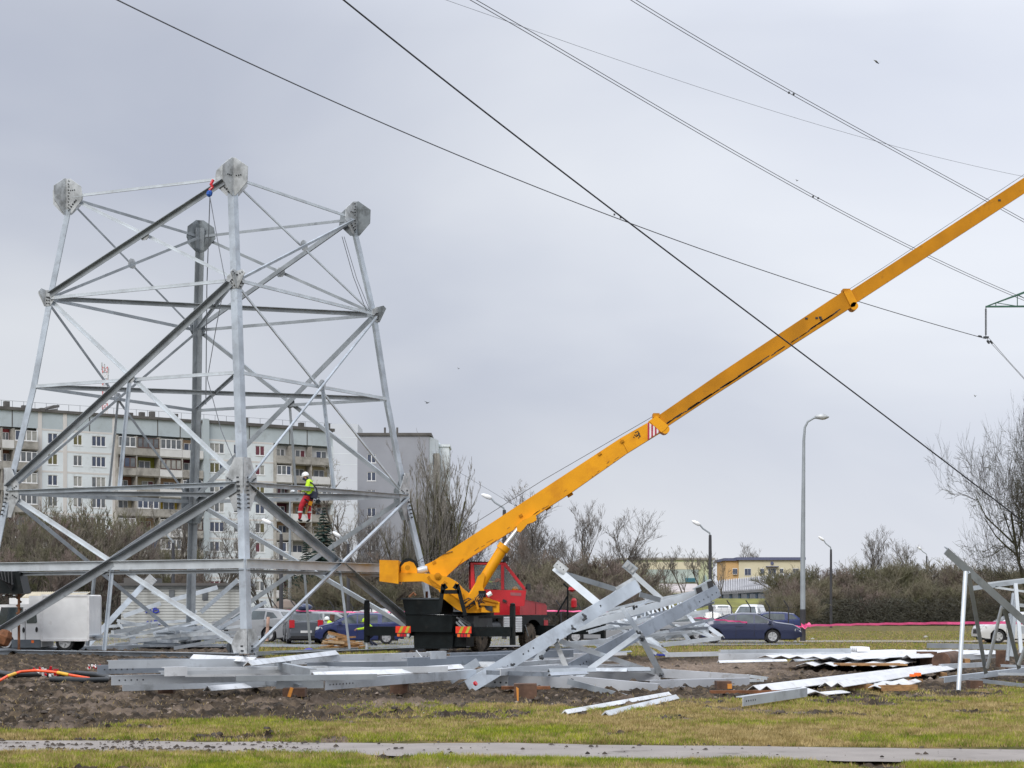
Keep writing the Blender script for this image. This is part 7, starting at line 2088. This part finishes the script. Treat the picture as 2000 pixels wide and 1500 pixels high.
fbar('grey bar rising right behind the front tower leg', 414, 1236, 520, 1175, 83, 84, .16, STEEL)
for k in range(34):
    x = rr_.uniform(205, 400); L = rr_.uniform(40, 120); y = rr_.uniform(1226, 1262)
    fbar('one of the small loose white bars low in the heap behind the tower', x, y, x + L, y - rr_.uniform(-4, 26), rr_.uniform(78, 84), rr_.uniform(78, 84), rr_.uniform(.08, .18), rr_.choice([STEEL_B, STEEL_B, STEEL, STEEL_D]))
fbar('dark bar leaning on the leg foot behind the tower', 340, 1266, 420, 1252, 74, 76, .14, STEEL_D)

# small engine/winch by the front leg
wn = thing('generator', 'small dark petrol engine standing beside the front tower leg foot', 'generator', gr(462, 1278, 0))
MB().box(gr(462, 1278, 0) + V((0, 0, .22)), (.42, .4, .34)).build('engine_block', BLK, wn)
MB().lathe([(.2, -.05), (.22, 0), (.2, .05)], gr(455, 1278, 0) + V((0, -.22, .26)), (0, 1, 0), 16).build('flywheel', DGREY, wn)
MB().path([gr(450, 1279, 0) + V((0, 0, .02)), gr(449, 1279, 0) + V((0, 0, .5)), gr(474, 1279, 0) + V((0, 0, .5)), gr(475, 1279, 0) + V((0, 0, .02))], .02, 6).build('carry_frame', BLK, wn)
tag(MB().path([gr(468, 1280, .3), gr(476, 1280, .8), gr(482, 1281, .5), gr(484, 1282, .05)], .015, 5).build('cable', BLACKW), 'black cable looping from the small engine to the leg foot', 'cable')
tag(MB().lathe([(.28, 0), (.25, .12), (.12, .2), (.02, .22)], gr(603, 1277, 0), n=9).build('blue_bag', pm('blue_bag', (.06, .05, .42), .5)), 'crumpled bright blue bag on the grass strip right of the front leg', 'bag')
# heap of branches and planks in front of the blue hatchback
for k in range(46):
    x = rr_.uniform(634, 700); z = max(.05, .75 * (1 - abs(x - 664) / 38) * rr_.random())
    p = at(x, YH, 77 + rr_.uniform(-.6, .6)); p.z = z
    a = rr_.uniform(-.5, .5); L = rr_.uniform(.3, .9)
    d = V((math.cos(a), rr_.uniform(-.3, .3), math.sin(a) * .5)) * L
    tag(MB().bar(p - d / 2, p + d / 2, rr_.uniform(.05, .12), rr_.uniform(.04, .10)).build('firewood', WOOD if k % 3 else pm('pale_wood', (.50, .36, .22), .8) if 'pale_wood' not in MATS else MATS['pale_wood']), 'split piece of wood in the low heap in front of the blue hatchback', 'firewood', 'split wood heap in front of the blue hatchback')

# ---- hoses and barrier tape at the left
HO = MATS.setdefault('hose_black', pm('hose_black', (.02, .024, .027), .45))
bh = MB()
bh.path([gr(-60, 1306, .06), gr(0, 1314, .06), gr(30, 1319, .06), gr(90, 1316, .08), gr(150, 1315, .08), gr(190, 1318, .07), gr(214, 1323, .06), gr(206, 1328, .06), gr(170, 1329, .06), gr(130, 1328, .06), gr(100, 1327, .06)], .065, 10)
tag(bh.build('black_hose', HO, None, smooth=50), 'thick black hose looped on the mud at the left', 'hose')
oh = MB(); oh.path([at(-60, 1345, 41), at(0, 1329, 41.5), at(14, 1321, 42), at(40, 1312, 42.5), at(70, 1309.5, 42.6), at(110, 1313, 42.6), at(140, 1319, 42.5), at(175, 1325, 42.6)], .032, 8)
ohx = oh.build('orange_hose', pm('hose_orange', (.85, .10, .02), .4), None, smooth=50); tag(ohx, 'bright orange hose arching over the black one', 'hose')
for a, b_ in (((14, 1321, 42), (30, 1315.2, 42.3)), ((112, 1313.4, 42.6), (134, 1317.8, 42.5))):
    MB().tube(at(*a), at(*b_), .038, n=8).build('yellow_marking', pm('hose_yellow', (.75, .42, .03), .4) if 'hose_yellow' not in MATS else MATS['hose_yellow'], ohx)
def knot(x, y, s_, lab, seed, n=14):
    r_ = random.Random(seed)
    t_ = thing('barrier_tape', lab, 'tape', gr(x, y, 0))
    for mt, nm in ((RED, 'red_band'), (HELM, 'white_band')):
        mb = MB()
        for k in range(n):
            a = r_.uniform(0, 3.14); c = gr(x, y, 0) + V((r_.uniform(-s_, s_), r_.uniform(-.1, .1), r_.uniform(.05, s_ * .9)))
            d = V((math.cos(a), .3 * math.sin(a * 3), math.sin(a) * .6)) * r_.uniform(.08, .2) * s_ * 3
            mb.bar(c, c + d, .06, .012, (r_.random(), 1, r_.random()))
        mb.build(nm, mt, t_)['kind'] = 'stuff'
knot(90, 1327, .26, 'knot of red and white barrier tape lying on the hoses', 1)
knot(183, 1309, .14, 'small twist of red and white tape beside the end of the long bar', 2, 8)
# ================================================================== LAMPS, TAPE, FENCE, WIRES
POLE = pm('pole_grey', (0.30, 0.33, 0.35), 0.6, 0.2, 0.15, 1.0)
POLED = pm('pole_dark', (0.045, 0.045, 0.05), 0.7, 0.1, 0.2, 1.0)
# tall lamp post
def tall_lamp(px, py_top, Y, lab, base_dark=True, face=1, rz=0):
    b_ = at(px, YH, Y) - V((0, 0, CH))
    t_ = thing('street_lamp', lab, 'street lamp', b_)
    k = Y / FPX
    zt = CH + (YH - py_top) * k
    x = b_.x
    MB().path([(x, Y, 0), (x, Y, zt * .35), (x + .05, Y, zt - 1.2), (x + .1 * face, Y, zt - .55), (x + .25 * face, Y, zt - .25), (x + .55 * face, Y, zt - .07), (x + .75 * face, Y, zt - .05)], [.135, .125, .075, .06, .055, .05, .045], 12).build('pole', POLE, t_, smooth=50)
    if base_dark: MB().tube((x, Y, 0), (x, Y, 1.65), .145, n=12).build('painted_base', POLED, t_, smooth=50)
    h_ = MB().lathe([(.03, -.38), (.13, -.3), (.19, -.05), (.18, .15), (.08, .33), (.02, .36)], (0, 0, 0), (1, 0, 0), 14)
    for i, p in enumerate(h_.v): h_.v[i] = V((x + (.98 + p.x) * face, Y + p.y, zt + p.z * .8))
    h_.build('lamp_head', PLATE, t_, smooth=60)
    g_ = MB().lathe([(.02, -.1), (.15, -.07), (.19, .0)], (x + 1.0 * face, Y, zt - .06), (0, 0, 1), 12); g_.build('lamp_glass', HEADL, t_, smooth=60)
    t_.rotation_euler = (0, 0, rz)
    return t_
tall_lamp(1568, 814, 94, 'tall grey lamp post with dark painted base beside the navy saloon')
tall_lamp(566, 962, 140, 'tall grey lamp post behind the climbing worker', base_dark=False, rz=R(-70))
def arm_lamp(px, py_top, py_bend, dx, Y, lab):
    b_ = at(px, YH, Y) - V((0, 0, CH))
    t_ = thing('street_lamp', lab, 'street lamp', b_)
    MB().path([(b_.x, Y, 0), at(px, py_bend + 12, Y), at(px, py_bend, Y)], [.13, .10, .09], 8).build('pole', POLED, t_, smooth=50)
    MB().path([at(px, py_bend + 1, Y), at(px - dx * .04, py_bend - 4, Y), at(px - dx * .5, py_bend + (py_top - py_bend) * .55, Y), at(px - dx * .75, py_top + 2, Y)], .055, 6).build('arm', POLE, t_, smooth=50)
    a, c = at(px - dx * .68, py_top + 3.5, Y), at(px - dx, py_top - 1, Y)
    MB().lathe([(.03, 0), (.11, .06), (.13, .25), (.10, .5), (.03, .62)], a, (c - a), 10).build('lamp_head', WPAINT, t_, smooth=50)
arm_lamp(1387, 1022, 1045, 28, 118, 'dark lamp post with bent arm left of the cream office building')
arm_lamp(1623, 1052, 1073, 20, 165, 'dark lamp post with bent arm standing in the right-hand hedge')
arm_lamp(1810, 1070, 1086, 16, 230, 'faint far lamp post with bent arm above the hedge')
arm_lamp(985, 970, 996, 36, 100, 'lamp post with bent arm behind the crane boom')
arm_lamp(549, 1020, 1043, 28, 105, 'dark lamp post with bent arm in front of the panel block')
arm_lamp(338, 1040, 1060, 18, 120, 'thin dark lamp post left of the rear tower leg')
arm_lamp(680, 1045, 1062, 22, 122, 'lamp post with bent arm right of the spruces')

# pink barrier tape
tpr = thing('pink_barrier_tape', 'pink barrier tape strung along the car park and round the tall lamp post', 'tape', at(1567, YH, 93.7))
def tape(pts, w_=.075):
    tp = MB()
    vs = [V(p) for p in pts]
    n_ = len(vs)
    out_ = []
    for i, p in enumerate(vs):
        tw = .5 * math.sin(i * 1.3)
        out_.append((p - V((0, tw * w_ * .5, w_ / 2)), p + V((0, tw * w_ * .5, w_ / 2))))
    for i in range(n_ - 1):
        tp.add([out_[i][0], out_[i + 1][0], out_[i + 1][1], out_[i][1]], [(0, 1, 2, 3)])
    tp.build('tape_span', PINK, tpr)
def lerp_pts(seq, n=10):
    r_ = []
    for (a, b_) in zip(seq[:-1], seq[1:]):
        for k in range(n): r_.append(at(a[0] + (b_[0] - a[0]) * k / n, a[1] + (b_[1] - a[1]) * k / n + .7 * math.sin(k * 2.1), a[2] + (b_[2] - a[2]) * k / n))
    r_.append(at(*seq[-1])); return r_
tape(lerp_pts([(1567, 1222, 93.7), (1700, 1219, 84), (1850, 1217, 74), (2060, 1216, 66)]), .10)
tape(lerp_pts([(1567, 1224, 93.7), (1500, 1219, 90), (1430, 1213, 86), (1355, 1206, 82)]), .075)
tape(lerp_pts([(560, 1192, 100), (640, 1194, 100), (720, 1197, 100), (800, 1195, 100), (930, 1193, 100), (1080, 1193, 100), (1180, 1195, 100), (1260, 1200, 95)]), .075)
tape([at(1565, 1220, 93.6), at(1572, 1226, 93.5), at(1580, 1218, 93.5), at(1584, 1222, 93.5), at(1572, 1221, 93.6)], .16)

# chain-link fence with cranked tops behind the cars
fn = thing('wire_fence', 'dark wire fence with cranked post tops behind the parked cars', 'fence', at(1000, YH, 103) - V((0, 0, CH)))
FY = 103
for px in list(range(430, 1560, 37)):
    p = at(px, YH, FY) - V((0, 0, CH))
    MB().path([p, p + V((0, 0, 1.75)), p + V((-.28, -.1, 2.15))], .035, 5).build('fence_post', POLED, fn)
fw_ = MB()
a, c = at(430, YH, FY) - V((0, 0, CH)), at(1558, YH, FY) - V((0, 0, CH))
for z in (.3, .7, 1.1, 1.5, 1.75): fw_.tube(a + V((0, 0, z)), c + V((0, 0, z)), .008, n=3)
for q_ in range(int((c.x - a.x) / .35)): fw_.tube(a + V((q_ * .35, 0, .1)), a + V((q_ * .35 + .35, 0, 1.75)), .004, n=3).tube(a + V((q_ * .35 + .35, 0, .1)), a + V((q_ * .35, 0, 1.75)), .004, n=3)
o = fw_.build('fence_mesh', POLED, fn); o['kind'] = 'stuff'
tag(MB().tube(at(521, 1252, 86), at(524, 1205, 86), .075, n=8).build('marker_post', pm('marker_post_paint', (.62, .40, .30), .6, var=.4, scale=2)), 'thin red and white marker post in front of the silver off-roader', 'post')
tag(MB().tube(at(648, 1240, 93), at(649, 1200, 93), .12, n=8).build('tree_post', WOOD_D), 'dark round post by the worker between the cars', 'post')
tag(MB().lathe([(.1, 0), (.65, .3), (.8, .9), (.5, 1.3), (.05, 1.45)], at(558, 1198, 108) - V((0, 0, .6)), n=14).build('dry_shrub', TWIG_R), 'small rounded brown shrub behind the parked cars', 'shrub')

# overhead conductors
def catenary(lab, pts, r, Ya, Yb, mat=GREYW, twin=0.0, sp=None, nm='power_line'):
    P = []
    r = r * .85
    x = [p[0] for p in pts]; y_ = [p[1] for p in pts]
    # smooth the row over the columns with a quadratic fit through the points
    cf = np.polyfit(x, y_, 3 if len(pts) > 4 else 2)
    x0, x1 = x[0] - 220, x[-1] + (0 if sp == 'end' else 220)
    n_ = 48
    for k in range(n_ + 1):
        xx = x0 + (x1 - x0) * k / n_
        P.append(at(xx, float(np.polyval(cf, xx)), Ya + (Yb - Ya) * (xx - x0) / (x1 - x0)))
    out_ = []
    for s_ in ((0,) if not twin else (-1, 1)):
        o = MB().path([p + V((0, 0, s_ * twin)) for p in P], r, 5).build(nm, mat)
        out_.append(tag(o, lab if not twin else ('lower conductor of ' if s_ < 0 else 'upper conductor of ') + lab, 'cable', 'overhead power lines'))
    return out_
catenary('thick black cable crossing the sky from top left down to the right-hand tree', [(670, 0), (850, 140), (1000, 262), (1220, 430), (1400, 563), (1550, 676), (1700, 793), (1977, 1002)], .022, 34, 52, BLACKW)
catenary('dark line from the top left corner area down to the hanging insulator', [(233, 0), (400, 84), (600, 178), (800, 262), (1000, 345), (1200, 421), (1400, 499), (1640, 580), (1780, 620), (1925, 660)], .028, 50, 120, pm('dark_conductor', (.05, .052, .06), .5, .3), sp='end')
catenary('the twin line running through the middle of the sky', [(925, 0), (1100, 103), (1300, 217), (1487, 330), (1595, 387), (1781, 484), (1979, 576)], .020, 70, 125, MATS['dark_conductor'], twin=.075)
catenary('the twin line crossing the upper right corner', [(1237, 0), (1400, 97), (1545, 183), (1740, 286), (1928, 394), (2000, 430)], .019, 75, 110, MATS['dark_conductor'], twin=.075)
catenary('faint single wire across the upper right sky', [(870, 0), (1000, 44), (1200, 115), (1400, 182), (1600, 244), (1800, 299), (2000, 345)], .014, 100, 150, GREYW)
sp_ = MB()
for x, y, Y in ((1588, 384, 101), (1598, 387, 101.3), (1541, 181, 89), (1550, 184, 89.4), (1200, 419, 98), (1212, 425, 98.6), (1748, 482, 110)):
    if x != 1748: tag(MB().box(at(x, y, Y), (.09, .08, .09)).build('line_spacer', BOLT), {1588: 'left spacer on the middle twin line', 1598: 'right spacer on the middle twin line', 1541: 'left spacer on the upper right twin line', 1550: 'right spacer on the upper right twin line', 1200: 'left spacer on the long dark line', 1212: 'right spacer on the long dark line'}[x], 'spacer', 'spacers on the power lines')
# pylon arm and its insulator string
GRN = pm('pylon_green', (0.045, 0.12, 0.085), 0.6, 0.1, 0.2, 1)
YP = 120
pa = thing('pylon', 'green lattice cross-arm of an existing pylon reaching in at the right edge', 'pylon', at(2260, YH, YP) - V((0, 0, CH)))
def pbar(x0, y0, x1, y1, r_, dy=0, nm='arm_bar'):
    MB().tube(at(x0, y0, YP + dy), at(x1, y1, YP + dy), r_, n=4).build(nm, GRN, pa)
for dy in (0, 1.2):
    pbar(1925, 599, 2240, 596 + dy, .075, dy * .9); pbar(1925, 599, 2240, 478 + dy * 8, .05, dy * .9)
    for k in range(7):
        xa, xb = 1945 + k * 42, 1945 + (k + 1) * 42
        ya = 599 - (xa - 1925) * .385; yb = 599 - (xb - 1925) * .385
        pbar(xa, ya, xa, 598, .035, dy * .9); pbar(xa, ya, xb, 598, .03, dy * .9)
for k in range(8):
    x = 1935 + k * 38
    MB().tube(at(x, 598, YP), at(x + 20, 598, YP + 1.1), .03, n=4).build('arm_bar', GRN, pa)
for px in (2240, 2300):
    for dy in (0, 2): MB().tube(at(px, 380, YP + dy), at(px + (10 if px > 2250 else -10), 1240, YP + dy), .12, n=4).build('mast_leg', GRN, pa)
for k in range(20):
    pbar(2238, 400 + k * 42, 2302, 442 + k * 42, .04)
    pbar(2302, 400 + k * 42, 2238, 442 + k * 42, .04)
ins = thing('insulator', 'long dark insulator string hanging from the tip of the green cross-arm', 'insulator', at(1925, 659, YP))
dk_ = MB()
for k in range(24):
    dk_.lathe([(.035, -.02), (.085, 0), (.035, .03)], at(1925.5, 604 + k * 2.15, YP), (0, 0, 1), 8)
dk_.tube(at(1925.5, 599, YP), at(1925.5, 658, YP), .03, n=6)
dk_.build('disc_stack', pm('insulator_glass', (.06, .065, .07), .4), ins)
MB().box(at(1926, 659, YP), (.34, .1, .14)).build('clamp', BOLT, ins)
for k, (x, y) in enumerate(((1914, 657), (1930, 668), (1936, 668))):
    tag(MB().lathe([(.03, -.14), (.07, -.08), (.07, .08), (.03, .14)], at(x, y, YP), (.6, 0, -.8) if k else (1, 0, -.2), 8).build('vibration_damper', BOLT), ('damper just left of the insulator clamp', 'left damper below the insulator clamp', 'right damper below the insulator clamp')[k], 'damper', 'vibration dampers by the insulator')
for k in (0, 1):
    tag(MB().path([at(1927 + k * 5, 661, YP), at(1965 + k * 3, 702 + k * 1, YP + 8), at(2006 + k * 0, 747 - k * 2.5, YP + 18), at(2120, 862, YP + 50)], .017, 5).build('power_line', GREYW), ('left', 'right')[k] + ' of the two thin conductors falling right from the insulator', 'cable', 'overhead power lines')
tag(MB().path([at(868, 905, 210), at(940, 948, 200), at(1010, 990, 190)], .02, 4).build('power_line', GREYW), 'faint wire behind the boom right of the lilac block', 'cable')
# birds
def bird(px, py, Y, lab, s_=1.0, a=.3):
    c = at(px, py, Y)
    t_ = thing('bird', lab, 'bird', c, 0, 'birds in the sky')
    bd = MB().lathe([(.01 * s_, -.22 * s_), (.05 * s_, -.1 * s_), (.06 * s_, .02 * s_), (.035 * s_, .12 * s_), (.03 * s_, .17 * s_), (.005 * s_, .21 * s_)], c, (1, .3, a), 8); bd.build('body', DGREY, t_, smooth=60)
    for sg in (-1, 1):
        MB().prism([c + V((.08, 0, .02)) * s_, c + V((.10 * sg, sg * .2, .10)) * s_, c + V((.36 * sg, sg * .3, .16 + .1 * a)) * s_, c + V((.12 * sg - .06, sg * .12, .05)) * s_, c + V((-.06, 0, .02)) * s_], (0, 0, .008)).build('wing', PLATE, t_)
bird(1713, 122, 90, 'gull high in the upper right sky', .6, -.5)
bird(835, 787, 150, 'small bird right of the tower', .7)
bird(896, 720, 160, 'tiny bird right of the tower, above the boom', .4, .5)
bird(1557, 353, 150, 'tiny bird just above the middle twin line', .45)
bird(1905, 774, 150, 'tiny bird at the right above the old tree', .5, .8)
# low stones on the grass in front of the lamp
for px, py, s_, lab in ((1587, 1250, .12, 'small grey stone just right of the tall lamp base'), (1808, 1246, .14, 'pale stone on the far grass'), (1553, 1256, .12, 'grey stone at the foot of the tall lamp post')):
    tag(MB().lathe([(.6 * s_, 0), (s_, .3 * s_), (.7 * s_, .8 * s_), (.1 * s_, s_)], gr(px, py, 0), n=7).build('stone', CONC), lab, 'stone')
# thin smoke drifting behind the counterweight
smv = MB().lathe([(.05, 0), (1.0, .5), (1.6, 1.8), (1.3, 3.2), (.05, 4.0)], at(742, 1136, 79), (-.25, 0, 1), 14).build('smoke', None) if False else None
